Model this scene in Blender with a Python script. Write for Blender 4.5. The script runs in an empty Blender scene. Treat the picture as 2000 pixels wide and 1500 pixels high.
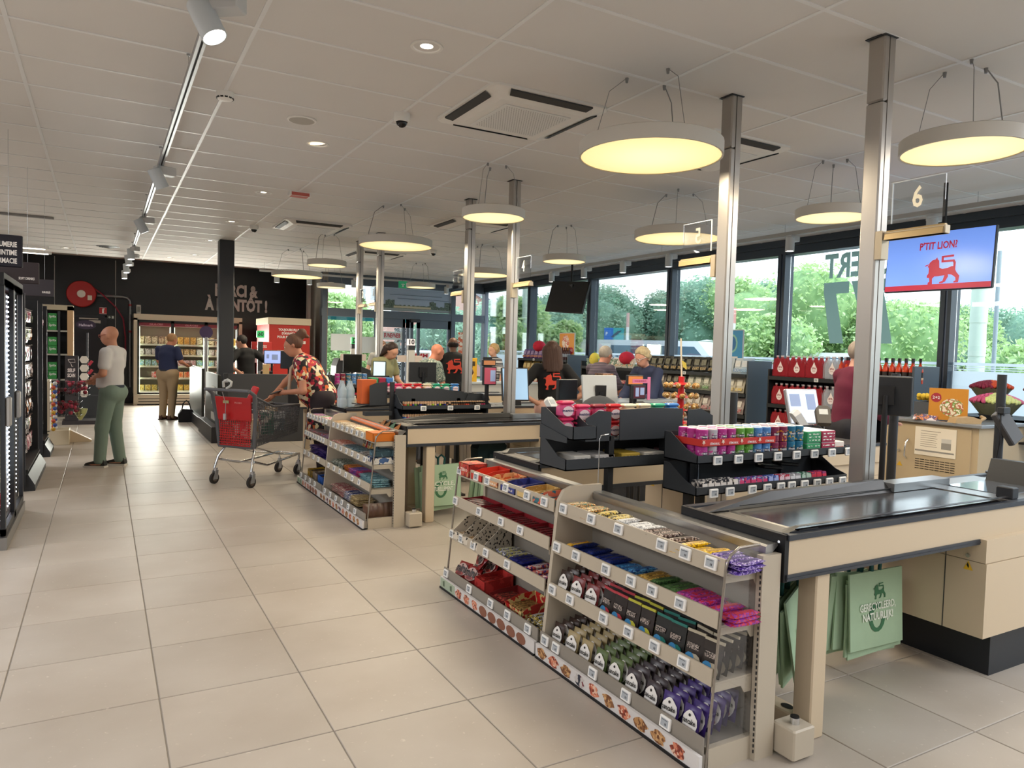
import bpy, bmesh, math, random
import numpy as np
from mathutils import Matrix, Vector
from math import sin, cos, pi, radians as R
rnd = random.Random(7)
SC = bpy.context.scene
COL = SC.collection
# ---------------------------------------------------------------- camera
F_, YAW, PIT, ROL, HC = 1418.0, 0.5137, 0.0458, 0.027, 1.556
fwd = Vector((sin(YAW)*cos(PIT), cos(YAW)*cos(PIT), -sin(PIT)))
rg = Vector((cos(YAW), -sin(YAW), 0)); upv = rg.cross(fwd)
r2 = rg*cos(ROL)+upv*sin(ROL); u2 = upv*cos(ROL)-rg*sin(ROL)
cam = bpy.data.cameras.new('camera'); cam.sensor_width = 36; cam.lens = F_/2000*36
cam.clip_start = .05; cam.clip_end = 500
co = bpy.data.objects.new('camera', cam); COL.objects.link(co)
co.matrix_world = Matrix(((r2.x, u2.x, -fwd.x, 0), (r2.y, u2.y, -fwd.y, 0), (r2.z, u2.z, -fwd.z, HC), (0, 0, 0, 1)))
SC.camera = co
SC.view_settings.view_transform = 'Standard'; SC.view_settings.look = 'None'
SC.view_settings.exposure = 0.12; SC.view_settings.gamma = 1.0; SC.view_settings.use_curve_mapping = False
SC.cycles.max_bounces = 7; SC.cycles.diffuse_bounces = 4; SC.cycles.transparent_max_bounces = 14
SC.cycles.caustics_reflective = False; SC.cycles.caustics_refractive = False
SC.cycles.sample_clamp_indirect = 4.0; SC.cycles.use_denoising = True
# ---------------------------------------------------------------- world, sun
W = bpy.data.worlds.new('world'); SC.world = W; W.use_nodes = True
nt = W.node_tree; bg = nt.nodes['Background']
tc = nt.nodes.new('ShaderNodeTexCoord'); sp = nt.nodes.new('ShaderNodeSeparateXYZ'); cr = nt.nodes.new('ShaderNodeValToRGB')
nt.links.new(tc.outputs['Generated'], sp.inputs[0]); nt.links.new(sp.outputs['Z'], cr.inputs[0]); nt.links.new(cr.outputs[0], bg.inputs[0])
cr.color_ramp.elements[0].position = 0.0; cr.color_ramp.elements[0].color = (.93, .97, 1, 1)
cr.color_ramp.elements[1].position = .6; cr.color_ramp.elements[1].color = (.62, .78, 1, 1)
bg.inputs[1].default_value = 3.0
sun = bpy.data.lights.new('sun', 'SUN'); sun.energy = 2.6; sun.angle = R(3); sun.color = (1, .95, .86)
so = bpy.data.objects.new('sun', sun); COL.objects.link(so); so.rotation_euler = (R(38), 0, R(20))  # outdoors only, from behind the building
def area(name, loc, sx, sy, e, color, rot=(0, 0, 0), spread=pi):
    l = bpy.data.lights.new(name, 'AREA'); l.shape = 'RECTANGLE'; l.size = sx; l.size_y = sy; l.energy = e; l.color = color; l.spread = spread
    o = bpy.data.objects.new(name, l); COL.objects.link(o); o.location = loc; o.rotation_euler = rot; return o
# added fill lights, out of frame around the camera, to brighten the shop
for x, y in ((-3.5, 1), (-3.5, 6), (-3.5, 11), (.5, -2.6), (4.0, -1.6), (6.6, .2)):
    area('fill_light', (x, y, 3.2), 1.6, 3.5, 185 if x < 0 else (60 if x < 1 else 115), (.96, .97, 1))
H = 3.30
# ---------------------------------------------------------------- helpers
def srgb(h):
    if not isinstance(h, str): return tuple(h)
    h = h.lstrip('#'); v = [int(h[i:i+2], 16)/255 for i in (0, 2, 4)]
    return tuple(c/12.92 if c <= .04045 else ((c+.055)/1.055)**2.4 for c in v)
_mats = {}
def pm(c, rough=.5, metal=0., emit=0., alpha=1., var=0., scale=20, bump=0., spec=.5, trans=0., ior=1.45, stretch=(1, 1, 1), sheen=0):
    key = (c, rough, metal, emit, alpha, var, scale, bump, spec, trans, ior, stretch)
    if key in _mats: return _mats[key]
    m = bpy.data.materials.new('mat_%d' % len(_mats)); m.use_nodes = True
    n = m.node_tree.nodes; L = m.node_tree.links; b = n['Principled BSDF']
    col = srgb(c); b.inputs['Base Color'].default_value = (*col, 1)
    b.inputs['Roughness'].default_value = rough; b.inputs['Metallic'].default_value = metal
    b.inputs['Specular IOR Level'].default_value = spec; b.inputs['IOR'].default_value = ior
    if emit: b.inputs['Emission Color'].default_value = (*col, 1); b.inputs['Emission Strength'].default_value = emit
    if alpha < 1: b.inputs['Alpha'].default_value = alpha
    if trans: b.inputs['Transmission Weight'].default_value = trans
    if var or bump:
        t = n.new('ShaderNodeTexCoord'); mp = n.new('ShaderNodeMapping'); mp.inputs['Scale'].default_value = stretch
        no = n.new('ShaderNodeTexNoise'); no.inputs['Scale'].default_value = scale; no.inputs['Detail'].default_value = 5
        L.new(t.outputs['Object'], mp.inputs[0]); L.new(mp.outputs[0], no.inputs['Vector'])
        if var:
            mx = n.new('ShaderNodeMix'); mx.data_type = 'RGBA'
            mx.inputs[6].default_value = tuple(x*(1-var) for x in col)+(1,); mx.inputs[7].default_value = tuple(min(1, x*(1+var)) for x in col)+(1,)
            L.new(no.outputs['Fac'], mx.inputs[0]); L.new(mx.outputs[2], b.inputs['Base Color'])
        if bump:
            bu = n.new('ShaderNodeBump'); bu.inputs['Strength'].default_value = bump; bu.inputs['Distance'].default_value = .01
            L.new(no.outputs['Fac'], bu.inputs['Height']); L.new(bu.outputs[0], b.inputs['Normal'])
    _mats[key] = m; return m
def prt(cols, scale=18, rough=.4, stretch=(1, 1, 1), voro=False, bump=.0, emit=0.):
    """printed packaging / patterned cloth: patches of flat colour, shifted per object"""
    key = ('prt', tuple(cols), scale, rough, stretch, voro, bump, emit)
    if key in _mats: return _mats[key]
    m = bpy.data.materials.new('print_%d' % len(_mats)); m.use_nodes = True
    n = m.node_tree.nodes; L = m.node_tree.links; b = n['Principled BSDF']; b.inputs['Roughness'].default_value = rough
    t = n.new('ShaderNodeTexCoord'); oi = n.new('ShaderNodeObjectInfo'); mp = n.new('ShaderNodeMapping'); mp.inputs['Scale'].default_value = stretch
    ml = n.new('ShaderNodeMath'); ml.operation = 'MULTIPLY'; ml.inputs[1].default_value = 31
    cx = n.new('ShaderNodeCombineXYZ'); L.new(oi.outputs['Random'], ml.inputs[0]); L.new(ml.outputs[0], cx.inputs[0]); L.new(ml.outputs[0], cx.inputs[2])
    L.new(t.outputs['Object'], mp.inputs[0]); L.new(cx.outputs[0], mp.inputs['Location'])
    if voro:
        no = n.new('ShaderNodeTexVoronoi'); no.inputs['Scale'].default_value = scale; L.new(mp.outputs[0], no.inputs['Vector'])
        sx = n.new('ShaderNodeSeparateColor'); L.new(no.outputs['Color'], sx.inputs[0]); fac = sx.outputs[0]
    else:
        no = n.new('ShaderNodeTexNoise'); no.inputs['Scale'].default_value = scale; no.inputs['Detail'].default_value = 3; L.new(mp.outputs[0], no.inputs['Vector']); fac = no.outputs['Fac']
    r = n.new('ShaderNodeValToRGB'); r.color_ramp.interpolation = 'CONSTANT'; k = len(cols)
    while len(r.color_ramp.elements) < k: r.color_ramp.elements.new(.5)
    for i, c in enumerate(cols):
        e = r.color_ramp.elements[i]
        e.position = i/k if voro else (0 if i == 0 else .36+.3*i/k); e.color = (*srgb(c), 1)
    L.new(fac, r.inputs[0]); L.new(r.outputs[0], b.inputs['Base Color'])
    if emit: L.new(r.outputs[0], b.inputs['Emission Color']); b.inputs['Emission Strength'].default_value = emit
    if bump:
        bu = n.new('ShaderNodeBump'); bu.inputs['Strength'].default_value = bump; bu.inputs['Distance'].default_value = .01
        L.new(no.outputs[0], bu.inputs['Height']); L.new(bu.outputs[0], b.inputs['Normal'])
    _mats[key] = m; return m
def glassmat(tint=(.93, .97, .96), refl=.08, rough=0., key='g'):
    k = (key, tint, refl, rough)
    if k in _mats: return _mats[k]
    m = bpy.data.materials.new('glass_%d' % len(_mats)); m.use_nodes = True; n = m.node_tree.nodes; L = m.node_tree.links; n.clear()
    o = n.new('ShaderNodeOutputMaterial'); tr = n.new('ShaderNodeBsdfTransparent'); tr.inputs[0].default_value = (*tint, 1)
    gl = n.new('ShaderNodeBsdfGlossy'); gl.inputs['Roughness'].default_value = rough; mx = n.new('ShaderNodeMixShader')
    lw = n.new('ShaderNodeLayerWeight'); lw.inputs[0].default_value = .25; mm = n.new('ShaderNodeMath'); mm.operation = 'MULTIPLY_ADD'; mm.inputs[1].default_value = .12 if key == 'clr' else .6; mm.inputs[2].default_value = refl*.3
    L.new(lw.outputs['Fresnel'], mm.inputs[0]); L.new(mm.outputs[0], mx.inputs[0]); L.new(tr.outputs[0], mx.inputs[1]); L.new(gl.outputs[0], mx.inputs[2]); L.new(mx.outputs[0], o.inputs[0])
    _mats[k] = m; return m
def transl(c, a=.5, key='t'):
    """thin frosted film / foliage: half diffuse, half light passing through"""
    k = (key, c, a)
    if k in _mats: return _mats[k]
    m = bpy.data.materials.new('translucent_%d' % len(_mats)); m.use_nodes = True; n = m.node_tree.nodes; L = m.node_tree.links; n.clear()
    o = n.new('ShaderNodeOutputMaterial'); d = n.new('ShaderNodeBsdfDiffuse'); t = n.new('ShaderNodeBsdfTranslucent'); mx = n.new('ShaderNodeMixShader')
    d.inputs[0].default_value = (*srgb(c), 1); t.inputs[0].default_value = (*srgb(c), 1); mx.inputs[0].default_value = a
    L.new(d.outputs[0], mx.inputs[1]); L.new(t.outputs[0], mx.inputs[2]); L.new(mx.outputs[0], o.inputs[0]); _mats[k] = m; return m
class MB:
    """collects shapes, build() links them as ONE mesh object"""
    def __init__(s, M=None): s.v = []; s.f = []; s.m = []; s.M = M or Matrix(); s.sm = []
    def add(s, vs, fs, mi=0, sm=False):
        b = len(s.v); s.v += [tuple(s.M @ Vector(v)) for v in vs]
        for f in fs: s.f.append(tuple(b+i for i in f)); s.m.append(mi); s.sm.append(sm)
        return s
    def box(s, x0, x1, y0, y1, z0, z1, mi=0):
        return s.add([(x0, y0, z0), (x1, y0, z0), (x1, y1, z0), (x0, y1, z0), (x0, y0, z1), (x1, y0, z1), (x1, y1, z1), (x0, y1, z1)],
                     [(0, 3, 2, 1), (4, 5, 6, 7), (0, 1, 5, 4), (1, 2, 6, 5), (2, 3, 7, 6), (3, 0, 4, 7)], mi)
    def bbox(s, x0, x1, y0, y1, z0, z1, b=.004, mi=0):
        """box with chamfered edges"""
        xs = [(x0, y0), (x1, y0), (x1, y1), (x0, y1)]; V = []
        def ring(z, i): return [(x0+i+b, y0+i, z), (x1-i-b, y0+i, z), (x1-i, y0+i+b, z), (x1-i, y1-i-b, z), (x1-i-b, y1-i, z), (x0+i+b, y1-i, z), (x0+i, y1-i-b, z), (x0+i, y0+i+b, z)]
        V = ring(z0, b)+ring(z0+b, 0)+ring(z1-b, 0)+ring(z1, b); F = [tuple(range(7, -1, -1)), tuple(range(24, 32))]
        for k in range(3): F += [(8*k+i, 8*k+(i+1) % 8, 8*k+8+(i+1) % 8, 8*k+8+i) for i in range(8)]
        return s.add(V, F, mi)
    def prism(s, poly, ax, a0, a1, mi=0):
        """poly in the two other axes, extruded along ax"""
        n = len(poly)
        def P(p, a): return {'x': (a, p[0], p[1]), 'y': (p[0], a, p[1]), 'z': (p[0], p[1], a)}[ax]
        return s.add([P(p, a0) for p in poly]+[P(p, a1) for p in poly], [tuple(range(n-1, -1, -1)), tuple(range(n, 2*n))]+[(i, (i+1) % n, n+(i+1) % n, n+i) for i in range(n)], mi)
    def cyl(s, p0, p1, r0, r1=None, n=12, mi=0, sm=True, cap=True):
        p0 = Vector(p0); p1 = Vector(p1); r1 = r0 if r1 is None else r1; d = (p1-p0).normalized()
        a = d.orthogonal().normalized(); b = d.cross(a)
        V = [tuple(p0+(a*cos(2*pi*i/n)+b*sin(2*pi*i/n))*r0) for i in range(n)]+[tuple(p1+(a*cos(2*pi*i/n)+b*sin(2*pi*i/n))*r1) for i in range(n)]
        s.add(V, [(i, (i+1) % n, n+(i+1) % n, n+i) for i in range(n)], mi, sm)
        if cap: s.add(V, [tuple(range(n-1, -1, -1)), tuple(range(n, 2*n))], mi)
        return s
    def tube(s, pts, r, n=6, mi=0):
        pts = [Vector(p) for p in pts]; V = []; k = len(pts)
        a = None
        for i, p in enumerate(pts):
            d = (pts[min(i+1, k-1)]-pts[max(i-1, 0)]).normalized()
            a = (d.orthogonal() if a is None else (a-d*a.dot(d))).normalized(); b = d.cross(a); rr = r[i] if isinstance(r, (list, tuple)) else r
            V += [tuple(p+(a*cos(2*pi*j/n)+b*sin(2*pi*j/n))*rr) for j in range(n)]
        F = [(i*n+j, i*n+(j+1) % n, (i+1)*n+(j+1) % n, (i+1)*n+j) for i in range(k-1) for j in range(n)]
        s.add(V, F, mi, True); return s.add(V, [tuple(range(n-1, -1, -1)), tuple(range((k-1)*n, k*n))], mi)
    def lathe(s, prof, c=(0, 0, 0), n=16, mi=0, sm=True, mis=None):
        V = [(c[0]+r*cos(2*pi*j/n), c[1]+r*sin(2*pi*j/n), c[2]+z) for r, z in prof for j in range(n)]
        for i in range(len(prof)-1):
            s.add(V, [(i*n+j, i*n+(j+1) % n, (i+1)*n+(j+1) % n, (i+1)*n+j) for j in range(n)], mis[i] if mis else mi, sm)
        return s
    def ball(s, c, r, n=8, mi=0, sc=(1, 1, 1)):
        k = max(4, n//2+1)
        V = [(c[0]+r*sc[0]*sin(pi*i/k)*cos(2*pi*j/n), c[1]+r*sc[1]*sin(pi*i/k)*sin(2*pi*j/n), c[2]-r*sc[2]*cos(pi*i/k)) for i in range(k+1) for j in range(n)]
        return s.add(V, [(i*n+j, i*n+(j+1) % n, (i+1)*n+(j+1) % n, (i+1)*n+j) for i in range(k) for j in range(n)], mi, True)
    def quad(s, a, b, c, d, mi=0): return s.add([a, b, c, d], [(0, 1, 2, 3)], mi)
    def mesh(s, name, mats):
        me = bpy.data.meshes.new(name); me.from_pydata(s.v, [], s.f)
        for m in (mats if isinstance(mats, (list, tuple)) else [mats]): me.materials.append(m)
        me.polygons.foreach_set('material_index', s.m); me.polygons.foreach_set('use_smooth', s.sm); me.update(); return me
    def build(s, name, mats, parent=None, loc=None):
        return link(name, s.mesh(name, mats), parent, loc)
def link(name, data, parent=None, loc=None, rz=0, rot=None):
    o = bpy.data.objects.new(name, data); COL.objects.link(o)
    if parent: o.parent = parent
    if loc: o.location = loc
    if rot: o.rotation_euler = rot
    elif rz: o.rotation_euler = (0, 0, rz)
    return o
def tag(o, label, cat, group=None, kind=None):
    if label: o['label'] = label
    if cat: o['category'] = cat
    if group: o['group'] = group
    if kind: o['kind'] = kind
    return o
def thing(name, label, cat, loc=(0, 0, 0), rz=0, group=None):
    return tag(link(name, None, None, loc, rz), label, cat, group)
def struct(o): o['kind'] = 'structure'; return o
def kids(o): return [c for c in COL.objects if c.parent == o]
_kid = {}
def dup(root, loc, rz=0, label=None, group=None, rot=None):
    r = root.copy(); COL.objects.link(r); r.location = loc; r.rotation_euler = rot or (0, 0, rz)
    if label: r['label'] = label
    if group: r['group'] = group
    for ch in root.children:
        c = ch.copy(); COL.objects.link(c); c.parent = r
        for g in ch.children:
            d = g.copy(); COL.objects.link(d); d.parent = c
    return r
ORD = ['first', 'second', 'third', 'fourth', 'fifth', 'sixth', 'seventh', 'eighth', 'ninth', 'tenth', 'eleventh', 'twelfth', 'thirteenth', 'fourteenth', 'fifteenth', 'sixteenth', 'seventeenth', 'eighteenth', 'nineteenth', 'twentieth']
def RT(x=0, y=0, z=0, rx=0, ry=0, rz=0): return Matrix.Translation((x, y, z)) @ Matrix.Rotation(rz, 4, 'Z') @ Matrix.Rotation(ry, 4, 'Y') @ Matrix.Rotation(rx, 4, 'X')
_tx = {}
def textgeo(txt, size=1, wx=.75, bold=.02, res=2, ext=0.0, align='CENTER'):
    """flat lettering as (verts, faces) in the XY plane"""
    k = (txt, size, wx, bold, res, ext, align)
    if k in _tx: return _tx[k]
    cu = bpy.data.curves.new('t', 'FONT'); cu.body = txt; cu.size = size; cu.offset = bold*size; cu.resolution_u = res; cu.align_x = align; cu.align_y = 'CENTER'; cu.extrude = ext; cu.space_line = .85
    o = bpy.data.objects.new('t', cu); COL.objects.link(o); dg = bpy.context.evaluated_depsgraph_get()
    me = bpy.data.meshes.new_from_object(o.evaluated_get(dg)); V = [(v.co.x*wx, v.co.y, v.co.z) for v in me.vertices]; Fs = [tuple(p.vertices) for p in me.polygons]
    bpy.data.objects.remove(o); bpy.data.curves.remove(cu); bpy.data.meshes.remove(me); _tx[k] = (V, Fs); return V, Fs
def addtext(mb, txt, M, size, mi=0, **k):
    V, Fs = textgeo(txt, size, **k); old = mb.M; mb.M = mb.M @ M; mb.add(V, Fs, mi); mb.M = old; return mb
def fittext(mb, txt, M, w, cap, mi=0, **k):
    """one line of lettering stretched to width w and capital height cap"""
    V, Fs = textgeo(txt, 1, wx=1, **k); x0 = min(v[0] for v in V); x1 = max(v[0] for v in V); c = (x0+x1)/2; s = w/(x1-x0); t = cap/.73
    old = mb.M; mb.M = mb.M @ M; mb.add([((v[0]-c)*s, v[1]*t, v[2]) for v in V], Fs, mi); mb.M = old; return mb
# text plane orientations: facing -Y (towards camera) and facing -X
FY = Matrix.Rotation(pi/2, 4, 'X')
FX = Matrix.Rotation(-pi/2, 4, 'Z') @ Matrix.Rotation(pi/2, 4, 'X')
# shared materials
WHITE = pm('#e8e6e2', .5); CREAM = pm('#cfc2ab', .45); GREY = pm('#4a4c50', .5); DARK = pm('#26282c', .45); BLACK = pm('#0c0c10', .5)
ALU = pm('#b9bbc0', .35, .8); CHROME = pm('#d8dadd', .18, 1.); STEEL = pm('#a6a6a6', .28, .9, var=.08, scale=6); ANTH = pm('#3c4148', .5)
# ================================================================ SETTING
def floor_material():
    m = bpy.data.materials.new('stone_tile'); m.use_nodes = True; n = m.node_tree.nodes; L = m.node_tree.links; b = n['Principled BSDF']
    b.inputs['Roughness'].default_value = .42; g = n.new('ShaderNodeNewGeometry'); oi = n.new('ShaderNodeObjectInfo')
    n1 = n.new('ShaderNodeTexNoise'); n1.inputs['Scale'].default_value = 1.6; n1.inputs['Detail'].default_value = 6; L.new(g.outputs['Position'], n1.inputs['Vector'])
    n2 = n.new('ShaderNodeTexNoise'); n2.inputs['Scale'].default_value = 38; n2.inputs['Detail'].default_value = 4; L.new(g.outputs['Position'], n2.inputs['Vector'])
    r1 = n.new('ShaderNodeValToRGB'); r1.color_ramp.elements[0].position = .3; r1.color_ramp.elements[0].color = (*srgb('#a69b8e'), 1); r1.color_ramp.elements[1].position = .7; r1.color_ramp.elements[1].color = (*srgb('#b6ada2'), 1)
    r2_ = n.new('ShaderNodeValToRGB'); r2_.color_ramp.elements[0].position = .66; r2_.color_ramp.elements[0].color = (0, 0, 0, 1); r2_.color_ramp.elements[1].position = .75; r2_.color_ramp.elements[1].color = (.6, .6, .6, 1)
    mx = n.new('ShaderNodeMix'); mx.data_type = 'RGBA'; mx.inputs[7].default_value = (*srgb('#cfc6ba'), 1)
    L.new(n1.outputs['Fac'], r1.inputs[0]); L.new(n2.outputs['Fac'], r2_.inputs[0]); L.new(r2_.outputs[0], mx.inputs[0]); L.new(r1.outputs[0], mx.inputs[6])
    hs = n.new('ShaderNodeHueSaturation'); mr = n.new('ShaderNodeMapRange'); mr.inputs['To Min'].default_value = .93; mr.inputs['To Max'].default_value = 1.06
    L.new(oi.outputs['Random'], mr.inputs[0]); L.new(mr.outputs[0], hs.inputs['Value']); L.new(mx.outputs[2], hs.inputs['Color']); L.new(hs.outputs[0], b.inputs['Base Color'])
    return m
TILE = floor_material()
fl = MB(); fl.box(-9, 9, -6, 20.6, -.12, -.004); floor = struct(fl.build('floor', pm('#8d867c', .8)))
X0, Y0 = -.384, 3.434
tm = MB(); tm.bbox(.003, .597, .003, .597, -.02, 0, .002); tme = tm.mesh('floor_tile', TILE)
cells = []
for i in range(-14, 16):
    for j in range(-15, 29):
        x, y = X0+.6*i, Y0+.6*j
        if x < -9 or x > 8.7 or y < -6 or y > 20: continue
        d = fwd.x*(x+.3)+fwd.y*(y+.3); s = rg.x*(x+.3)+rg.y*(y+.3)
        vis = d > 1.5 and abs(s) < d*.78+.5 and not (x > 3.2 and y > 4.3)
        cells.append((0 if vis else 1, d, x, y))
cells.sort(); rest = MB()
for k, (nv, d, x, y) in enumerate(cells):
    if k < 300: link('floor_tile', tme, floor, (x, y, 0))
    else: rest.box(x+.003, x+.597, y+.003, y+.597, -.02, 0)
o = rest.build('floor_tile', TILE, floor); o['kind'] = 'stuff'
# ceiling
PANEL = pm('#dcd9d6', .85, var=.02, scale=3); TEE = pm('#e6e6e6', .45)
ce = MB(); ce.box(-9, 9, -6, 17.6, H+.02, H+.2); ceiling = struct(ce.build('ceiling', pm('#8f8a84', .9)))
ce = MB(); ce.box(-9, 9, 17.6, 20.6, H+.25, H+.4); struct(ce.build('ceiling', pm('#c9c2ba', .9)))
CX0, CY0 = -.464, 2.488
pmn = MB(); pmn.bbox(.008, 1.192, .008, .592, 0, .015, .003); pme = pmn.mesh('ceiling_panel', PANEL)
cells = []
for i in range(-7, 8):
    for j in range(-14, 26):
        x, y = CX0+1.2*i, CY0+.6*j
        if x < -9 or x > 8.9 or y < -6 or y > 17.1: continue
        d = fwd.x*(x+.6)+fwd.y*(y+.3); s = rg.x*(x+.6)+rg.y*(y+.3)
        cells.append((0 if (d > 1.5 and abs(s) < d*.76+.6) else 1, d, x, y))
cells.sort(); rest = MB()
for k, (nv, d, x, y) in enumerate(cells):
    if k < 300: link('ceiling_panel', pme, ceiling, (x, y, H+rnd.uniform(0, .0015)))
    else: rest.box(x+.008, x+1.192, y+.008, y+.592, H, H+.015)
o = rest.build('ceiling_panel', PANEL, ceiling); o['kind'] = 'stuff'
tx = MB(); tx.prism([(-.012, H-.004), (.012, H-.004), (.012, H+.01), (-.012, H+.01)], 'y', -6, 17.6); txm = tx.mesh('ceiling_rail', TEE)
for i in range(-7, 9): link('ceiling_rail', txm, ceiling, (CX0+1.2*i, 0, 0))
ty = MB(); ty.box(-9, 8.85, -.012, .012, H-.0035, H+.01); tym = ty.mesh('ceiling_rail', TEE)
for j in range(-14, 26): link('ceiling_rail', tym, ceiling, (0, CY0+.6*j, 0))
# walls
def wall(name, m, *b):
    w = MB(); w.box(*b); return struct(w.build(name, m))
NIGHT = pm('#08080f', .35)
wb = wall('wall_back', NIGHT, -9, 5.05, 20.42, 20.6, 0, 3.6)
w = MB(); w.box(-9, 9, 17.58, 17.7, H+.02, H+.3); struct(w.build('trim_1', WHITE))
wall('wall_left', pm('#d9d3ca', .8), -9.15, -9, -6, 20.6, 0, 3.6)
wall('wall_front', pm('#d9d3ca', .8), -9, 9, -6.15, -6, 0, 3.6)
MERCI = pm('#cfc6c4', .6)
mt = MB(); mt.M = Matrix.Translation((0, 20.39, 0))
fittext(mt, 'MERCI &', Matrix.Translation((3.08, 0, 2.92)) @ FY, 1.07, .3, bold=.05, ext=.006)
fittext(mt, 'À BIENTÔT !', Matrix.Translation((3.08, 0, 2.54)) @ FY, 1.56, .3, bold=.05, ext=.006)
mt.build('wall_lettering', MERCI, wb)
FR = pm('#565f69', .4, .3); FRD = pm('#3d4650', .35, .3); GL = glassmat(); FILM = transl('#eaf3fa', .72)  # FRD: blue-grey reflection put into the dark frame colour
# window wall on the right
wr = MB(); wr.box(8.8, 9.02, -6, 17.3, 3.08, 3.34); wr.box(8.76, 8.8, -6, 17.3, 3.2, 3.3); wr.box(8.8, 9.02, -6, 17.3, -.1, .12)
wallr = struct(wr.build('wall_right', FRD))
my = [5.08+2.45*i for i in range(-4, 5)]
mm = MB(); mm.box(-.07, .13, -.03, .05, .1, 3.1, 0); mm.box(-.09, -.07, .0, .06, .1, 3.1, 1); mm.box(-.09, .1, -.075, -.03, .1, 3.1, 2)
mme = mm.mesh('mullion', [pm('#74829a', .35, .4), FRD, FRD])
for y in my: link('mullion', mme, wallr, (8.88, y, 0))
yy = my[:-1]+[17.15]
for k in range(len(yy)-1):
    a, b = yy[k]+.06, yy[k+1]-.08
    win = struct(thing('window_%d' % (k+1), None, None, (8.9, 0, 0)))
    p = MB(); p.box(0, .012, a, b, .12, 3.08); p.build('pane', GL, win)
    fm = MB(); fm.quad((-.004, a, .12), (-.004, b, .12), (-.004, b, 1.46), (-.004, a, 1.46))
    for z0, z1 in ((1.475, 1.485), (1.5, 1.512), (1.525, 1.56)):
        y = a
        while y < b:
            l = rnd.uniform(.2, .9); fm.quad((-.004, y, z0), (-.004, min(b, y+l), z0), (-.004, min(b, y+l), z1), (-.004, y, z1)); y += l+(.03 if z0 < 1.52 else 0)*rnd.uniform(1, 3)
    fm.build('frosted_film', FILM, win)
    # opening hours lettering on the outside, seen mirrored from inside
    if k == 5 or k == 4: pass
VIN = transl('#8aa49c', .5)
vt = MB(); Mv = Matrix.Translation((8.892, 0, 0)) @ Matrix.Rotation(pi/2, 4, 'Z') @ Matrix.Rotation(pi/2, 4, 'X')
fittext(vt, 'OUVERT', Mv @ Matrix.Translation((6.2, 2.84, 0)), 1.3, .33, bold=.035)
def seven(y0):   # a big 7 on the glass, reading from outside
    P = [(0, 2.63), (.4, 2.63), (.4, 2.5), (.27, 1.78), (.05, 1.78), (.2, 2.47), (0, 2.47)]
    vt.add([(8.892, y0+a, b) for a, b in P], [tuple(range(7))])
seven(6.45); seven(5.74); vt.add([(8.892, 6.02, 1.78), (8.892, 6.14, 1.78), (8.892, 6.42, 2.63), (8.892, 6.3, 2.63)], [(0, 1, 2, 3)])
o = vt.build('window_lettering', VIN, wallr)
# entrance facade at the far right corner
FY0 = 17.25
fa = MB()
fa.box(4.5, 8.95, FY0, FY0+.14, 3.04, 3.36); fa.box(4.5, 8.95, FY0-.02, FY0+.16, 2.27, 2.46); fa.box(4.5, 8.95, FY0, FY0+.14, -.05, .1)
for x in (4.57, 5.9, 7.92, 8.5, 8.88): fa.box(x-.055, x+.055, FY0-.03, FY0+.15, 0, 3.1)
wf = struct(fa.build('wall_entrance', FR))
for k, (a, b) in enumerate([(4.62, 5.85), (5.95, 7.87), (7.97, 8.45)]):
    win = struct(thing('window_%d' % (20+k), None, None, (0, FY0+.06, 0)))
    p = MB(); p.box(a, b, 0, .012, 2.46, 3.04)
    if k != 1: p.box(a, b, 0, .012, .1, 2.27)
    p.build('pane', GL, win)
for k, (a, b) in enumerate(((5.96, 6.62), (6.66, 6.84), (6.95, 7.86))):
    dr = struct(thing('door_%d' % (k+1), None, None, (0, FY0+.05, 0)))
    p = MB(); p.box(a+.07, b-.07, 0, .012, .14, 2.06); p.build('pane', GL, dr)
    p = MB(); p.box(a, a+.07, -.03, .04, .1, 2.27); p.box(b-.07, b, -.03, .04, .1, 2.27); p.box(a, b, -.03, .04, 2.06, 2.27); p.build('frame', FR, dr)
dc = MB(); dc.bbox(6.72, 6.98, FY0-.1, FY0-.02, 2.2, 2.28, .01); tag(dc.build('door_sensor', DARK), 'black door sensor bar over the open entrance door', 'sensor')
# picture banner of the shop building filling the middle upper pane
bn = MB(); bn.box(5.96, 7.86, FY0+.02, FY0+.03, 2.47, 3.03, 0); bn.box(5.96, 7.86, FY0+.015, FY0+.02, 2.47, 2.56, 1)
for i in range(32):
    x = 5.97+i*.059; hh = .03+.03*abs(sin(i*1.7))+(.12 if i in (2, 3, 4, 5, 22, 23, 24, 29, 30, 31) else 0); bn.box(x, x+.058, FY0+.012, FY0+.02, 2.54, 2.57+hh, 2)
bn.box(6.3, 7.3, FY0+.008, FY0+.012, 2.55, 2.6, 3); bn.box(6.2, 7.6, FY0+.008, FY0+.018, 2.87, 2.878, 4); bn.box(6.4, 7.8, FY0+.008, FY0+.018, 2.78, 2.786, 4)
tag(bn.build('building_banner', [pm('#a3b2c6', .5), pm('#8e9a9c', .6), prt(['#3f4f44', '#55665a', '#6d7a6c'], 30), pm('#bcb59c', .6), pm('#5a6672', .5)]), 'wide photo banner of a low shop building above the entrance doors', 'banner')
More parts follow.
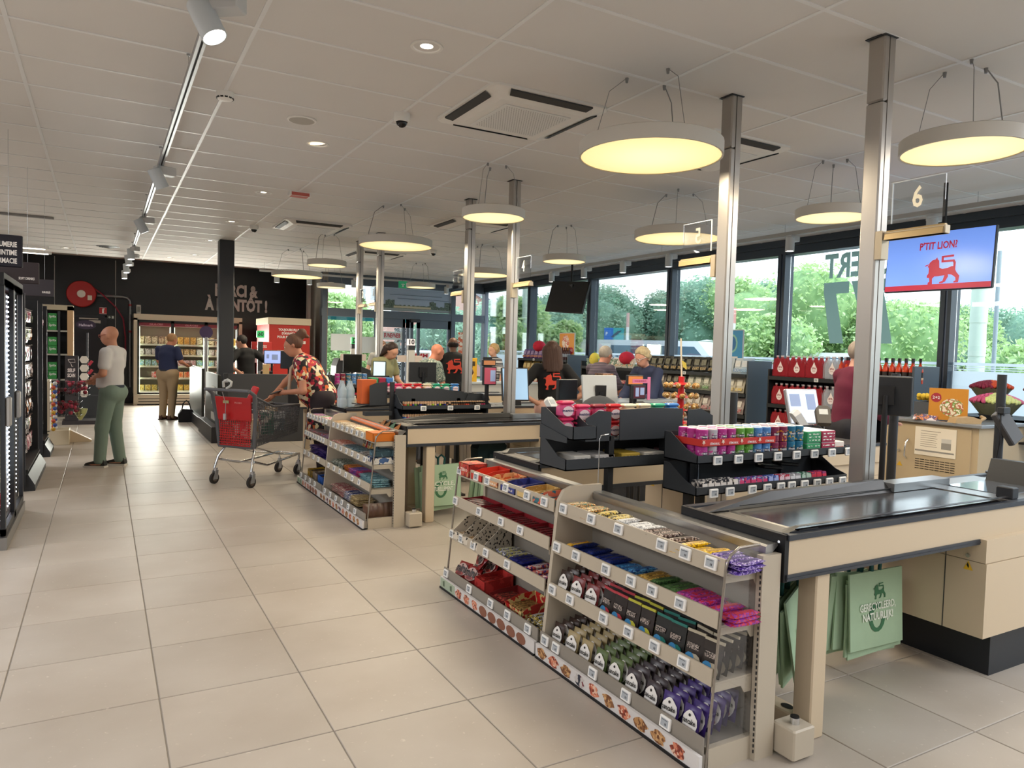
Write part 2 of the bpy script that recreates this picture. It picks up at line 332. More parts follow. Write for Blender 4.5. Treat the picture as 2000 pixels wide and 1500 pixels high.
# brick return wall and pale column between the black wall and the entrance glass
BRK = pm('#a49d98', .9, var=.1, scale=12)
br = MB(); br.box(0, 3.2, 0, .12, 0, 3.56); wbk = struct(br.build('wall_brick', pm('#77706a', .9), None, (5.0, 20.4, 0))); wbk.rotation_euler = (0, 0, math.atan2(-3.15, -.47))
bk2 = MB(); bk2.bbox(0, .41, -.008, .0, 0, .19, .003); bk2e = bk2.mesh('brick', BRK)
for r_ in range(17):
    for c_ in range(7): link('brick', bk2e, wbk, (.03+.43*c_+(.13 if r_ % 2 else 0), .128, .02+.205*r_))
p = MB(); p.box(4.9, 5.02, 20.15, 20.39, 0, 3.55); struct(p.build('trim_2', pm('#cfcdc8', .5)))
# dark free-standing pillar
p = MB(); p.bbox(-.12, .12, -.12, .12, 0, H, .012); struct(p.build('pillar', pm('#33353a', .45), None, (1.83, 13.3, 0)))
# ================================================================ CEILING FITTINGS
LAMPC = (1, .85, .62)
DIFF = pm('#ffd98a', .6, emit=1.35)
def diffuser_mat():
    m = bpy.data.materials.new('lamp_diffuser'); m.use_nodes = True; n = m.node_tree.nodes; L = m.node_tree.links; b = n['Principled BSDF']
    t = n.new('ShaderNodeTexCoord'); v = n.new('ShaderNodeVectorMath'); v.operation = 'LENGTH'; r = n.new('ShaderNodeValToRGB')
    L.new(t.outputs['Object'], v.inputs[0]); L.new(v.outputs['Value'], r.inputs[0])
    r.color_ramp.elements[0].position = .1; r.color_ramp.elements[0].color = (1.0, .87, .50, 1); r.color_ramp.elements[1].position = .46; r.color_ramp.elements[1].color = (1.0, .70, .28, 1)
    L.new(r.outputs[0], b.inputs['Emission Color']); b.inputs['Emission Strength'].default_value = .95; b.inputs['Base Color'].default_value = (.8, .7, .5, 1); return m
DIFF = diffuser_mat(); SHADE = pm('#c9c5bd', .5)
def pendant(x, y, R_, ang, label):
    t = thing('pendant_lamp', label, 'lamp', (x, y, 2.8), ang, 'round pendant lamps over the checkouts')
    h = .085 if R_ > .4 else .08
    s = MB(); n = 40
    s.lathe([(R_-.012, 0), (R_, 0), (R_, h), (R_-.01, h+.006), (0, h+.006)], n=n); s.build('lamp_shade', SHADE, t)
    d = MB(); d.lathe([(R_-.012, .006), (R_*.6, .004), (R_*.3, .003), (0.001, .003)], n=n); d.build('diffuser', DIFF, t)
    c = MB(); c.cyl((0, 0, h), (0, 0, h+.035), .07, .06, 14); c.build('ceiling_box', SHADE, t)
    for k, a in enumerate((.4, 2.5, 4.6)):
        w = MB(); ax, ay = R_*.8*cos(a), R_*.8*sin(a); w.tube([(ax, ay, h), (ax*.75, ay*.75, .42), (ax*.45, ay*.45, .5)], .0022 if k else .004, 5); w.cyl((ax*.45, ay*.45, .47), (ax*.45, ay*.45, .5), .008, .012, 8)
        w.build('suspension_wire', pm('#8d8d8d', .4, .5), t)
    l = bpy.data.lights.new('pendant_light', 'AREA'); l.shape = 'DISK'; l.size = R_*1.9; l.energy = 40 if R_ > .4 else 24; l.color = LAMPC
    lo = link('pendant_light', l, t, (0, 0, -.004)); return t
PL = [(3.02, 3.65, .45, 'large round pendant lamp nearest the camera, over the near checkout'), (3.22, 6.15, .3, 'small round pendant lamp hanging beside the pair of silver posts in mid shop'),
      (3.15, 8.6, .45, 'large round pendant lamp in front of the second far pair of silver posts'), (3.05, 11.4, .3, 'small round pendant lamp left of the far silver posts'),
      (3.1, 13.62, .45, 'large round pendant lamp in front of the black lettered wall'), (4.435, 2.506, .34, 'round pendant lamp right of the nearest silver post above the screen'),
      (5.62, 4.28, .31, 'small round pendant lamp just left of the nearest silver post'), (5.38, 6.0, .46, 'large round pendant lamp left of the second silver post by the lane number'),
      (5.56, 8.48, .3, 'small round pendant lamp in front of the black switched-off screen'), (5.55, 10.9, .43, 'large round pendant lamp behind the pair of posts before the entrance'),
      (5.7, 14.03, .3, 'small round pendant lamp in front of the building banner'), (4.26, 15.55, .3, 'farthest small round pendant lamp by the brick wall')]
for i, (x, y, r_, lb) in enumerate(PL): pendant(x, y, r_, i*1.1, lb)
# suspended light track with spotlights on the left
def spot(x, y, z, rz, tilt, label, big=1, power=22):
    t = thing('track_spotlight', label, 'spotlight', (x, y, z), rz, 'spotlights on the ceiling tracks')
    b = MB(); b.bbox(-.045, .045, -.12, .05, -.075, -.0, .006); b.build('adapter_box', pm('#c4c4c4', .45), t)
    M = RT(-.03, .05, -.09, tilt, 0, 0)
    h = MB(M); h.lathe([(.052, -.12), (.056, -.12), (.056, .05), (.05, .058), (0, .058)], n=20); h.build('lamp_head', pm('#c2c8cc', .4), t)
    e = MB(M); e.lathe([(.05, -.112), (0.0005, -.112)], n=20); e.build('lamp_lens', pm('#fff8ee', .5, emit=9.), t)
    l = bpy.data.lights.new('spot_light', 'SPOT'); l.energy = power; l.spot_size = R(75); l.spot_blend = .6; l.color = (1, .93, .84); l.shadow_soft_size = .05
    o = link('spot_light', l, t); o.matrix_local = M @ Matrix.Translation((0, 0, -.14)); return t
t = thing('light_track', 'long silver and black light track hung below the left part of the ceiling', 'light track', (.45, 0, 3.12))
b = MB(); b.box(-.022, -.006, 0, 19, 0, .035); b.box(.006, .022, 0, 19, 0, .035); b.box(-.022, .022, 0, 19, .03, .037); b.build('track_rail', ALU, t)
b = MB(); b.box(-.006, .006, 0, 19, .012, .03); b.build('track_groove', BLACK, t)
for i in range(12):
    y = 2.45+1.22*i; w = MB(); w.cyl((-.0, y, .037), (-.0, y, .18), .0015, n=5); w.cyl((0, y, .165), (0, y, .18), .01, .014, 8); w.build('suspension_wire', pm('#a0a0a0', .4, .5), t)
NW = ['nearest track spotlight on the left, white light pointing forward', 'second track spotlight from the camera on the left track', 'third track spotlight from the camera on the left track', 'fourth track spotlight from the camera on the left track', 'fifth track spotlight from the camera on the left track', 'sixth small track spotlight near the black back wall', 'last track spotlight right before the black back wall']
for i, (y, rz) in enumerate([(3.6, .9), (7.3, 1.9), (10.4, 1.7), (13.8, .4), (14.9, 1.2), (16.6, .4), (18.2, .3)]): spot(.45, y, 3.12, rz, R(-28 if i < 3 else -8), NW[i])
t = thing('light_track', 'white light track running along the window wall', 'light track', (7.75, 0, 3.14))
b = MB(); b.box(-.02, .02, -2, 16.5, 0, .05); b.build('track_rail', pm('#a5a5a3', .5), t)
for i in range(7): w = MB(); w.cyl((0, 1.8+2.4*i, .05), (0, 1.8+2.4*i, .16), .002, n=5); w.build('suspension_wire', pm('#a0a0a0', .4, .5), t)
WN = ['spotlight above the blue screen on the window track', 'spotlight left of the OUVERT lettering on the window track', 'spotlight over the snack rack window on the window track', 'spotlight over the third window from the black screen', 'spotlight right of the black screen on the window track', 'spotlight left of the black screen on the window track']
for i, y in enumerate((4.66, 6.5, 8.8, 9.95, 11.1, 12.2)): spot(7.75, y, 3.14, pi/2, 0, WN[i], power=12)
b = MB(); b.box(-.02, .02, -.02, .02, 0, .04)
t = thing('light_track', 'white light track in front of the entrance doors', 'light track', (4.2, 16.2, 3.1))
b = MB(); b.box(-1.3, 3.6, -.02, .02, 0, .04); b.build('track_rail', pm('#b5b5b3', .5), t)
for i in range(4): w = MB(); w.cyl((-1.2+1.5*i, 0, .04), (-1.2+1.5*i, 0, .2), .002, n=5); w.build('suspension_wire', pm('#a0a0a0', .4, .5), t)
for i, x in enumerate((3.3, 4.0, 5.0, 7.3)): spot(x, 16.2, 3.1, 0, 0, ['spotlight shining on the black wall beside the pillar', 'spotlight in front of the pale column', 'spotlight before the left entrance window', 'spotlight before the building banner'][i], power=60 if i < 2 else 12)
# recessed downlights
dn = ['nearest downlight, recessed round in the ceiling', 'second recessed downlight from the camera', 'third recessed downlight from the camera', 'fourth recessed downlight before the dark pillar', 'fifth recessed downlight behind the dark pillar top', 'farthest recessed downlight near the black wall', 'downlight on the far left before the black wall']
for i, (x, y) in enumerate([(1.63, 4.0), (1.61, 8.8), (1.61, 11.18), (1.6, 13.49), (1.6, 15.91), (1.2, 16.8), (-.62, 16.5)]):
    t = thing('downlight', dn[i], 'downlight', (x, y, H), 0, 'recessed ceiling downlights')
    b = MB(); b.lathe([(.095, 0), (.094, -.006), (.078, -.006), (.07, .01), (.064, .02)], n=28); b.build('trim_ring', WHITE, t)
    b = MB(); b.lathe([(.064, .004), (.03, .0), (.0005, -.002)], n=24); b.build('lamp_lens', pm('#fff3dc', .4, emit=5.), t)
    l = bpy.data.lights.new('downlight_light', 'SPOT'); l.energy = 13; l.spot_size = R(110); l.spot_blend = .8; l.color = (1, .93, .85); l.shadow_soft_size = .06
    link('downlight_light', l, t, (0, 0, -.03))
t = thing('downlight', 'swivelled recessed downlight next to the round ceiling speaker', 'downlight', (1.62, 6.41, H), 0, 'recessed ceiling downlights')
b = MB(); b.lathe([(.095, 0), (.094, -.006), (.078, -.006), (.07, .01)], n=28); b.build('trim_ring', WHITE, t)
b = MB(RT(0, 0, .0, R(18), R(-14))); b.lathe([(.066, .0), (.04, -.004), (.0005, -.004)], n=24); b.build('lamp_lens', pm('#ffe9c4', .4, emit=3.), t)
l = bpy.data.lights.new('downlight_light', 'SPOT'); l.energy = 13; l.spot_size = R(110); l.spot_blend = .8; l.color = (1, .93, .85); l.shadow_soft_size = .06; link('downlight_light', l, t, (0, 0, -.03))
b = MB(); b.lathe([(.11, 0), (.11, -.008), (.095, -.012), (.0005, -.012)], c=(1.34, 5.8, H), n=30, mis=[0, 0, 1]); tag(b.build('ceiling_speaker', [WHITE, pm('#b3aea6', .7)]), 'flat round speaker flush in the ceiling', 'speaker')
# smoke detector, cameras, alarm
t = thing('smoke_detector', 'white smoke detector on the ceiling rail', 'smoke detector', (.74, 5.49, H))
b = MB(); b.lathe([(.06, 0), (.06, -.035), (.05, -.05), (.02, -.056), (.0005, -.056)], n=24); b.build('housing', WHITE, t)
b = MB()
for k in range(10): b.box(-.004, .004, -.004, .004, -.045, -.032)
b = MB(); 
for k in range(12): a = k*pi/6; b.M = RT(0, 0, 0, 0, 0, a); b.box(.05, .0575, -.01, .01, -.047, -.037)
b.build('smoke_slot', BLACK, t)
def domecam(x, y, lb):
    t = thing('security_camera', lb, 'camera', (x, y, H)); b = MB(); b.lathe([(.062, 0), (.062, -.035), (.056, -.06), (.045, -.064)], n=24); b.build('housing', WHITE, t)
    b = MB(); b.ball((0, 0, -.062), .042, 16); b.build('dome', pm('#141414', .08), t)
domecam(1.94, 5.22, 'white dome security camera left of the large air conditioner'); domecam(1.94, 11.3, 'small dome security camera above the dark pillar'); domecam(6.4, 13.2, 'far dome security camera left of the black screen'); domecam(5.1, 12.0, 'dome security camera above the far entrance lamps')
t = thing('evacuation_sign', 'small flat sign with a red panel under the ceiling', 'sign', (1.96, 8.55, H)); b = MB(); b.bbox(-.12, .12, -.06, .06, -.05, 0, .005); b.build('housing', WHITE, t); b = MB(); b.box(-.1, .1, -.062, -.06, -.046, -.01); b.box(-.1, .09, -.05, .05, -.052, -.05); b.build('red_panel', pm('#c4655c', .4), t)
# cassette air conditioners
GRL = pm('#8d8d8d', .7)
def aircon(x, y, lb, fine=True):
    t = thing('air_conditioner', lb, 'air conditioner', (x, y, H), 0, 'ceiling cassette air conditioners')
    s = .475; b = MB()
    b.prism([(-s, -s+.05), (-s+.05, -s), (s-.05, -s), (s, -s+.05), (s, s-.05), (s-.05, s), (-s+.05, s), (-s, s-.05)], 'z', -.018, 0)
    i = s-.14; V = [(-s+.02, -s+.02, -.018), (s-.02, -s+.02, -.018), (s-.02, s-.02, -.018), (-s+.02, s-.02, -.018), (-i, -i, -.055), (i, -i, -.055), (i, i, -.055), (-i, i, -.055)]
    b.add(V, [(0, 4, 5, 1), (1, 5, 6, 2), (2, 6, 7, 3), (3, 7, 4, 0), (4, 7, 6, 5)]); b.build('panel', WHITE, t)
    for k in range(4):
        q = MB(RT(0, 0, 0, 0, 0, k*pi/2)); q.add([(-.33, -.455, -.03), (.33, -.455, -.03), (.31, -.4, -.046), (-.31, -.4, -.046), (-.33, -.455, -.019), (.33, -.455, -.019)], [(0, 3, 2, 1), (0, 1, 5, 4)]); q.build('air_outlet', pm('#3a3a3a', .6), t)
    g = MB(); g.bbox(-.27, .27, -.27, .27, -.062, -.055, .003); g.build('grille', pm('#e2e2e0', .5), t)
    if fine:
        h = MB(); n = 26
        for a in range(n):
            for c in range(n):
                xx = -.24+.48*a/(n-1)+(.009 if c % 2 else 0); yy = -.24+.48*c/(n-1); h.add([(xx-.0045, yy, -.0625), (xx, yy+.0045, -.0625), (xx+.0045, yy, -.0625), (xx, yy-.0045, -.0625)], [(0, 1, 2, 3)])
        o = h.build('grille_hole', pm('#6d6a6c', .8), t); o['kind'] = 'stuff'
aircon(2.67, 4.72, 'large square air conditioner nearest the camera with a dotted grille'); aircon(2.66, 10.8, 'square ceiling air conditioner above the dark pillar and red wall'); aircon(4.5, 4.2+.45, 'square ceiling air conditioner behind the second silver post', 0); aircon(4.5, 9.2, 'square ceiling air conditioner behind the small lamp and twin posts', 0); aircon(4.45, 13.3, 'farthest square ceiling air conditioner before the entrance', 0)
# other small ceiling things
t = thing('shop_light', 'white tube light fitting cut by the left picture edge', 'lamp', (-1.05, 9.2, 3.18)); b = MB(); b.box(-.3, .12, -.03, .03, 0, .04); b.build('housing', WHITE, t); b = MB(); b.box(-.3, .1, -.02, .02, -.012, 0); b.build('tube', pm('#ffffff', .4, emit=5.), t)
for k, (y, z) in enumerate(((14.6, 3.05), (15.4, 3.05))):
    t = thing('shop_light', ['upper twin tube light behind the perfume sign', 'lower twin tube light behind the perfume sign'][k], 'lamp', (-1.05, y, z)); b = MB(); b.box(-.6, .25, -.03, .03, 0, .05); b.build('housing', WHITE, t); b = MB(); b.box(-.6, .2, -.02, .02, -.012, 0); b.build('tube', pm('#fff4e0', .4, emit=5.), t)
b = MB(); b.box(-1.9, -.62, 12.45, 12.53, H-.03, H-.003); tag(b.build('ceiling_grille', pm('#8c8a88', .6)), 'long grey air grille in the left part of the ceiling', 'grille')
t = thing('ceiling_vent', 'round slotted air vent in the ceiling before the black wall', 'vent', (.08, 15.67, H)); b = MB()
for k in range(4): b.lathe([(.2-.045*k, -.004-.006*k), (.17-.045*k, -.012-.006*k)], n=24)
b.build('vent_ring', GREY, t)
t = thing('exit_sign', 'green emergency exit sign hanging before the entrance', 'sign', (5.9, 15.6, 2.98)); b = MB(); b.bbox(-.1, .1, -.012, .012, -.08, .08, .003); b.build('sign_box', pm('#2c9465', .4, emit=.25), t)
b = MB(); b.prism([(-.02, -.05), (.02, -.05), (.0, .04)], 'y', -.014, -.0125); b.box(-.045, .045, -.014, -.0125, .0, .012); b.build('arrow', WHITE, t); b = MB(); b.cyl((0, 0, .08), (0, 0, .32), .003, n=5); b.build('hanger', GREY, t)
b = MB(); b.cyl((4.05, 13.3, 3.12), (4.05, 13.3, 3.14), .14, n=20); 
# ---- silver posts with dark cable slot, lane numbers
def post(x, y, lb, sgn):
    t = thing('silver_post', lb, 'post', (x, y, 0), 0, 'silver floor to ceiling posts between the checkouts')
    b = MB(); b.bbox(-.045, .0, -.05, .05, 0, H-.35, .008); b.bbox(-.045, .0, -.05, .05, H-.347, H, .008)
    b.box(.0, .045, .02, .05, 0, H); b.box(.0, .045, -.05, -.02, 0, H); b.build('post_profile', pm('#b0aba5', .32, .75), t)
    s = MB(); s.box(0, .03, -.02, .02, 0, H); s.build('cable_slot', BLACK, t)
    c = MB(); c.box(-.06, .055, -.06, .06, H-.006, H-.001); c.build('ceiling_collar', DARK, t)
    return t
PO = [(3.68, 2.54, 'nearest silver post beside the blue screen'), (3.69, 3.63, 'second silver post, left of the big windows'), (3.69, 6.59, 'silver post in front of the long haired woman'), (3.73, 7.7, 'silver post left of the tallest mid post, before the dark shirted man'),
      (3.7, 10.76, 'far silver post right of the brick wall'), (3.72, 11.85, 'farthest silver post by the entrance window')]
for x, y, lb in PO: post(x, y, lb, 1)
def lanesign(x, y, z, num, lb, lit, side=1):
    t = thing('lane_number_sign', lb, 'sign', (x-.02, y, z), -pi/2*side); AC = glassmat((.93, .95, .97), .25, key='acr')
    b = MB(); b.box(.05, .09, -.03, .03, -.1, .05); b.box(.05, .42, -.02, .02, .0, .04); b.build('bracket', pm('#b5a892', .4, .5), t)
    b = MB(); b.prism([(-.03, 0), (.03, 0), (.024, .03), (.008, .05), (-.008, .05), (-.024, .03)], 'x', .1, .41); M_ = pm('#c2a97c', .4, .3) if lit else pm('#a8977e', .4, .4); b.M = Matrix.Translation((0, 0, .04)); b.build('light_bar', M_, t)
    b = MB(); b.box(.12, .4, -.004, .004, .085, .3); b.build('acrylic_plate', AC, t)
    b = MB(); fittext(b, num, Matrix.Translation((.26, -.006, .2)) @ FY, .055, .11); b.build('lane_number', pm('#efe2c4', .4, emit=.3), t)
    e = MB(); e.box(.12, .4, -.0045, .0045, .296, .3); e.box(.118, .121, -.0045, .0045, .085, .3); e.build('plate_edge', pm('#e8eef2', .3), t)
lanesign(3.68, 2.54, 2.2, '6', 'clear lane number plate reading 6 on the nearest silver post', 1)
lanesign(3.69, 3.63, 2.2, '5', 'clear lane number plate on the second silver post before a lamp', 1, -1)
lanesign(3.69, 6.59, 2.2, '4', 'lane number plate on the post before the long haired woman', 1); lanesign(3.73, 7.7, 2.2, '3', 'lane number plate left of the tall mid silver post', 1, -1)
lanesign(3.72, 11.85, 2.2, '2', 'lane number plate on the farthest silver post', 0); lanesign(3.7, 10.76, 2.2, '1', 'lane number plate on the far post right of the brick wall', 0, -1)
# ---- TV screens
t = thing('tv_screen', "wide screen showing a red lion and the words P'TIT LION? on light blue", 'screen', (6.9, 4.08, 2.52), -pi/2)
Mt = RT(0, 0, 0, R(-4), 0, R(5)); b = MB(Mt); b.bbox(-.49, .49, -.0, .045, -.285, .285, .006); b.build('screen_case', BLACK, t)
b = MB(Mt); b.box(-.48, .48, -.003, 0, -.275, .275); b.build('screen_panel', pm('#6a8fe0', .25, emit=.75), t)
RL = pm('#a01535', .4, emit=.55)
b = MB(Mt); b.box(-.48, .48, -.005, -.003, -.275, -.225); fittext(b, "P'TIT LION?", Matrix.Translation((0, -.005, .14)) @ FY, .34, .07, bold=.03)
LION = [(-.25, .26), (-.2, .3), (-.17, .33), (-.1, .34), (-.06, .4), (-.04, .34), (0, .3), (.02, .1), (.1, .06), (.24, .08), (.34, .12), (.38, .12), (.38, .2), (.36, .24), (.06, .24), (.06, .42), (.38, .44), (.38, .38), (.12, .37), (.12, .3), (.4, .3), (.44, .22), (.44, .02), (.48, -.06), (.56, -.16), (.54, -.34), (.42, -.34), (.42, -.3), (.47, -.28), (.46, -.2), (.36, -.12), (.26, -.1), (.27, -.16), (.2, -.3), (.12, -.34), (.04, -.34), (.05, -.3), (.13, -.27), (.17, -.12), (.02, -.14), (-.1, -.14), (-.15, -.2), (-.14, -.36), (-.26, -.36), (-.26, -.3), (-.22, -.28), (-.23, -.18), (-.3, -.16), (-.3, -.1), (-.26, -.04), (-.26, .1), (-.3, .16), (-.25, .2), (-.37, .15), (-.36, .19), (-.26, .22)]
def lion(mb, M, s, mi=0, dy=0):
    old = mb.M; mb.M = mb.M @ M; mb.add([(x*s, 0, z*s) for x, z in LION], [tuple(range(len(LION)-1, -1, -1))], mi); mb.M = old
lion(b, Matrix.Translation((.02, -.005, -.105)), .34); b.build('screen_print', RL, t)
b = MB(); b.cyl((0, .08, .1), (0, .08, .74), .02, n=10); b.box(-.1, .1, .04, .08, -.1, .12); b.build('ceiling_mount', BLACK, t)
t = thing('tv_screen', 'switched off black screen hanging before the windows', 'screen', (7.25, 10.94, 2.55), -pi/2)
Mt = RT(0, 0, 0, R(-14), R(4), R(8)); b = MB(Mt); b.bbox(-.5, .5, 0, .045, -.29, .29, .006); b.build('screen_case', BLACK, t); b = MB(Mt); b.box(-.49, .49, -.003, 0, -.28, .28); b.build('screen_panel', pm('#0b0c10', .12), t)
b = MB(); b.cyl((0, .1, .2), (0, .1, .72), .02, n=10); b.box(-.1, .1, .05, .1, -.05, .22); b.build('ceiling_mount', BLACK, t)
# ================================================================ SNACK STANDS (gondolas) along the aisle
GB = pm('#b9ae9c', .45); GB2 = pm('#8f887e', .5); TAGW = pm('#f0efec', .4); TAGS = pm('#aab0b6', .3); CLR = glassmat((.98, .985, .99), .02, key='clr')
SH = [.735, .54, .325, .075]; XF = [2.03, 2.005, 1.985, 1.96]; XB = 2.235
tg = MB(); tg.bbox(-.008, .004, -.031, .031, -.024, .024, .003, 0); tg.box(-.0088, -.008, -.021, .021, -.015, .016, 1); tg.box(-.0094, -.0088, -.015, .017, .01, .012, 2); tg.box(-.0094, -.0088, -.012, -.009, -.009, .0, 2); tg.box(-.0094, -.0088, -.006, -.003, -.009, .0, 2); tgm = tg.mesh('price_tag', [TAGW, TAGS, pm('#3a3d42', .5)])
MARB = pm('#d8d4d2', .4, var=.05, scale=9)
def gondola(y0, y1, label, tags, strip, left_panel=True, glass='right'):
    """y0 = end nearer the camera; faces -X"""
    t = thing('snack_stand', label, 'display stand', (0, 0, 0), 0, 'snack stands in front of the checkouts')
    b = MB(); b.box(XB, XB+.02, y0, y1, .02, .82, 0); b.build('back_panel', GB2, t)
    b = MB(); b.box(2.19, 2.29, y0-.03, y0, 0, .8); 
    for k in range(34): b.box(2.186, 2.19, y0-.024, y0-.02, .03+.022*k, .042+.022*k, 1)
    b.box(1.97, 2.29, y0-.005, y0+.02, 0, .09); b.build('upright', [GB, DARK], t)
    b = MB(); b.prism([(1.955, 0), (1.955, .12), (2.02, .8), (2.05, .85), (2.1, .87), (2.285, .87), (2.285, 0)] if left_panel else [(2.22, 0), (2.22, .83), (2.285, .83), (2.285, 0)], 'y', y1-.025, y1); b.build('side_panel', GB, t)
    for s in range(3):
        b = MB(); z = SH[s]; b.box(XF[s], XB, y0+.005, y1-.025, z, z+.008); b.prism([(XF[s]-.006, z-.004), (XF[s], z-.004), (XF[s]+.004, z+.062), (XF[s]-.004, z+.062)], 'y', y0+.005, y1-.025)
        b.prism([(XF[s], z), (XF[s]+.22, z), (XF[s]+.22, z-.06), (XF[s]+.17, z-.06), (XF[s]+.15, z-.03), (XF[s], z-.028)], 'y', y0+.003, y0+.008); b.build('shelf', GB, t)
    b = MB(); b.box(1.935, XB, y0, y1, .012, .07); b.box(1.945, 1.952, y0, y1, .07, .135); b.build('base_shelf', GB2, t)
    b = MB(); b.box(1.915, 1.96, y0-.01, y1, .0, .012, 0); b.box(1.92, 1.935, y0-.01, y1, .01, .075, 1); b.build('kick_strip', [BLACK, MARB], t)
    r = MB()
    L_ = y1-y0; n = int(L_/.11)
    for k in range(n):
        c = y1-.06-k*.11; kind = strip[k % len(strip)]; r.M = Matrix.Translation((1.9195, c, .042))
        if kind == 'g': r.box(0, .0005, -.055, .055, -.03, .03, 3); r.M = r.M @ RT(rx=.5); r.add([(-.0006, -.02, -.01), (-.0006, 0, .022), (-.0006, .022, 0), (-.0006, .005, -.022)], [(0, 1, 2, 3)], 4)
        elif kind == 'e': r.add([(-.0005, .05*cos(a*.5), .03*sin(a*.5)) for a in range(12)], [tuple(range(12))], 5)
        else: r.add([(-.0005, (.04+.012*sin(a*2.3+k))*cos(a*.5), .028*sin(a*.5)) for a in range(12)], [tuple(range(12))], {'n': 0, 'r': 1, 'b': 2}[kind])
    r.build('strip_print', [prt(['#8a5a36', '#b98a58', '#6e4226', '#d3a876'], 90, voro=True), prt(['#b5533a', '#d9896a', '#7d3325', '#e8c0a8'], 90, voro=True), prt(['#2e3340', '#c8c2be', '#7b3440'], 60, voro=True), pm('#a9b7a2', .5), pm('#5a6b55', .5), pm('#8a5b48', .5)], t)
    b = MB(); b.prism([(2.225, .80), (2.26, .80), (2.293, .826), (2.293, .835), (2.235, .835), (2.225, .828)], 'y', y0-.01, y1-.03); b.build('top_rail', STEEL, t)
    # clear end screen with rounded top corner
    ye = y0 if glass == 'right' else y1-.005
    if glass:
        b = MB(); b.prism([(1.965, .05), (2.028, .76), (2.05, .81), (2.09, .835), (2.2, .835), (2.2, .05)], 'y', ye-.003, ye+.002); b.build('clear_side_screen', CLR, t)
        b = MB(); b.tube([(1.962, ye, .02), (2.026, ye, .76), (2.035, ye, .79), (2.05, ye, .812), (2.09, ye, .836), (2.2, ye, .838)], .006, 6); b.build('screen_edge', pm('#9a9288', .25, .6), t)
    for s, ys in enumerate(tags):
        for y in ys: link('price_tag', tgm, t, (XF[s]-.008 if s < 3 else 1.942, y, SH[s]+(.025 if s < 3 else .02)+.008), rot=(0, R(8), 0))
    return t
ga = gondola(1.93, 3.085, 'nearest snack stand with pancake pouches, in front of the near checkout belt', [(3.02, 2.78, 2.57, 2.28, 2.14, 2.0), (3.03, 2.86, 2.62, 2.44, 2.3, 2.13), (3.03, 2.87, 2.6, 2.42, 2.25, 2.08), (3.03, 2.93, 2.62, 2.38, 2.13)], 'nrnbrnrnnr')
gb = gondola(3.11, 4.285, 'second snack stand with red trays and cartons, behind the nearest one', [(4.24, 4.0, 3.85, 3.62, 3.38, 3.2), (4.24, 3.9, 3.62, 3.4), (4.24, 4.1, 3.93, 3.76, 3.5), (4.24, 3.9, 3.62, 3.42, 3.2)], 'ggrrreeeee', False, 'left')
gc = gondola(5.93, 7.32, 'mid shop snack stand with an orange box on top, by the second checkout', [[7.2-.155*k for k in range(8)], [7.2-.18*k for k in range(7)], [7.2-.2*k for k in range(6)], [7.2-.2*k for k in range(6)]], 'nnbnrnbrnr')
gd = gondola(7.34, 8.3, 'low snack stand left of the orange box stand, below the floral woman', [[8.25-.13*k for k in range(7)], [8.25-.11*k for k in range(8)], [8.2-.2*k for k in range(4)], [8.2-.2*k for k in range(4)]], 'ggrrreee', False, 'left')
for g, yb in ((ga, 1.9), (gc, 5.9)):   # power box at the foot of the upright
    b = MB(); b.bbox(2.3, 2.42, yb-.09, yb+.02, .01, .13, .006); b.build('foot_box', GB, g)
    b = MB(); b.cyl((2.36, yb-.04, .13), (2.36, yb-.04, .155), .018, n=14); b.cyl((2.36, yb-.04, .155), (2.36, yb-.04, .16), .017, n=14, mi=1); b.build('knob', [CHROME, BLACK], g)
# ---------------- product meshes
def pouch_mesh(c, label=None, txt='pancake', lc='#e9e6e2', art=('#c89a5a', '#8a5a2c'), w=.084, h=.125, d=.026):
    """standing pillow pouch facing -X, base at z=0"""
    m = MB(); ys = [-.5, -.3, 0, .3, .5]; zs = [0, .06, .3, .62, .88, .94, 1]; th = [.1, .45, 1, .9, .4, .06, .06]
    for side in (-1, 1):
        V = []
        for z, tz in zip(zs, th):
            for y in ys: V.append((side*d/2*tz*(1-(abs(y)*2)**3*.93), y*w*(1-.1*(z > .9)*0), z*h))
        F = [(i*5+j, i*5+j+1, i*5+j+6, i*5+j+5) for i in range(6) for j in range(4)]
        if side < 0: F = [f[::-1] for f in F]
        m.add(V, F, 0, True)
    def surf(y, z):   # a hair in front of the pouch front
        yy = abs(y)/(w/2); tz = np.interp(z/h, zs, th); return -d/2*max(tz, .8)*(1-yy**3*.6)-.003
    if label:
        P = [(w*.46*cos(a)*(.8 if sin(a) > .5 else 1), h*(.47+.4*sin(a))) for a in [2*pi*k/14 for k in range(14)]]
        m.add([(surf(0, h*.47)-.0006, 0, h*.47)]+[(surf(y, z), y, z) for y, z in P], [(0, 1+(k+1) % 14, 1+k) for k in range(14)], 1)
        V, Fs = textgeo(txt, 1, wx=1, res=1, bold=.02); x0 = min(v[0] for v in V); x1 = max(v[0] for v in V); s = w*.78/(x1-x0)
        m.add([(surf(-(v[0]-(x0+x1)/2)*s, h*.52)-.003, -(v[0]-(x0+x1)/2)*s, h*.53+v[1]*s*1.45) for v in V], Fs, 2)
        m.add([(surf(0, h*.7)-.0025, .006*cos(a), h*.72+.006*sin(a)) for a in [2*pi*k/8 for k in range(8)]], [tuple(range(8))], 2)
        m.add([(surf(0, h*.22)-.003, w*.3*cos(a), h*.23+h*.12*sin(a)) for a in [2*pi*k/10 for k in range(10)]], [tuple(range(10))], 3)
        m.add([(surf(0, h*.22)-.0036, w*.2*cos(a), h*.22+h*.07*sin(a)) for a in [2*pi*k/10 for k in range(10)]], [tuple(range(10))], 4)
    return m.mesh('pouch', [pm(c, .3), pm(lc, .35), pm('#1d1b1c', .4), pm(art[0], .4), pm(art[1], .4)])
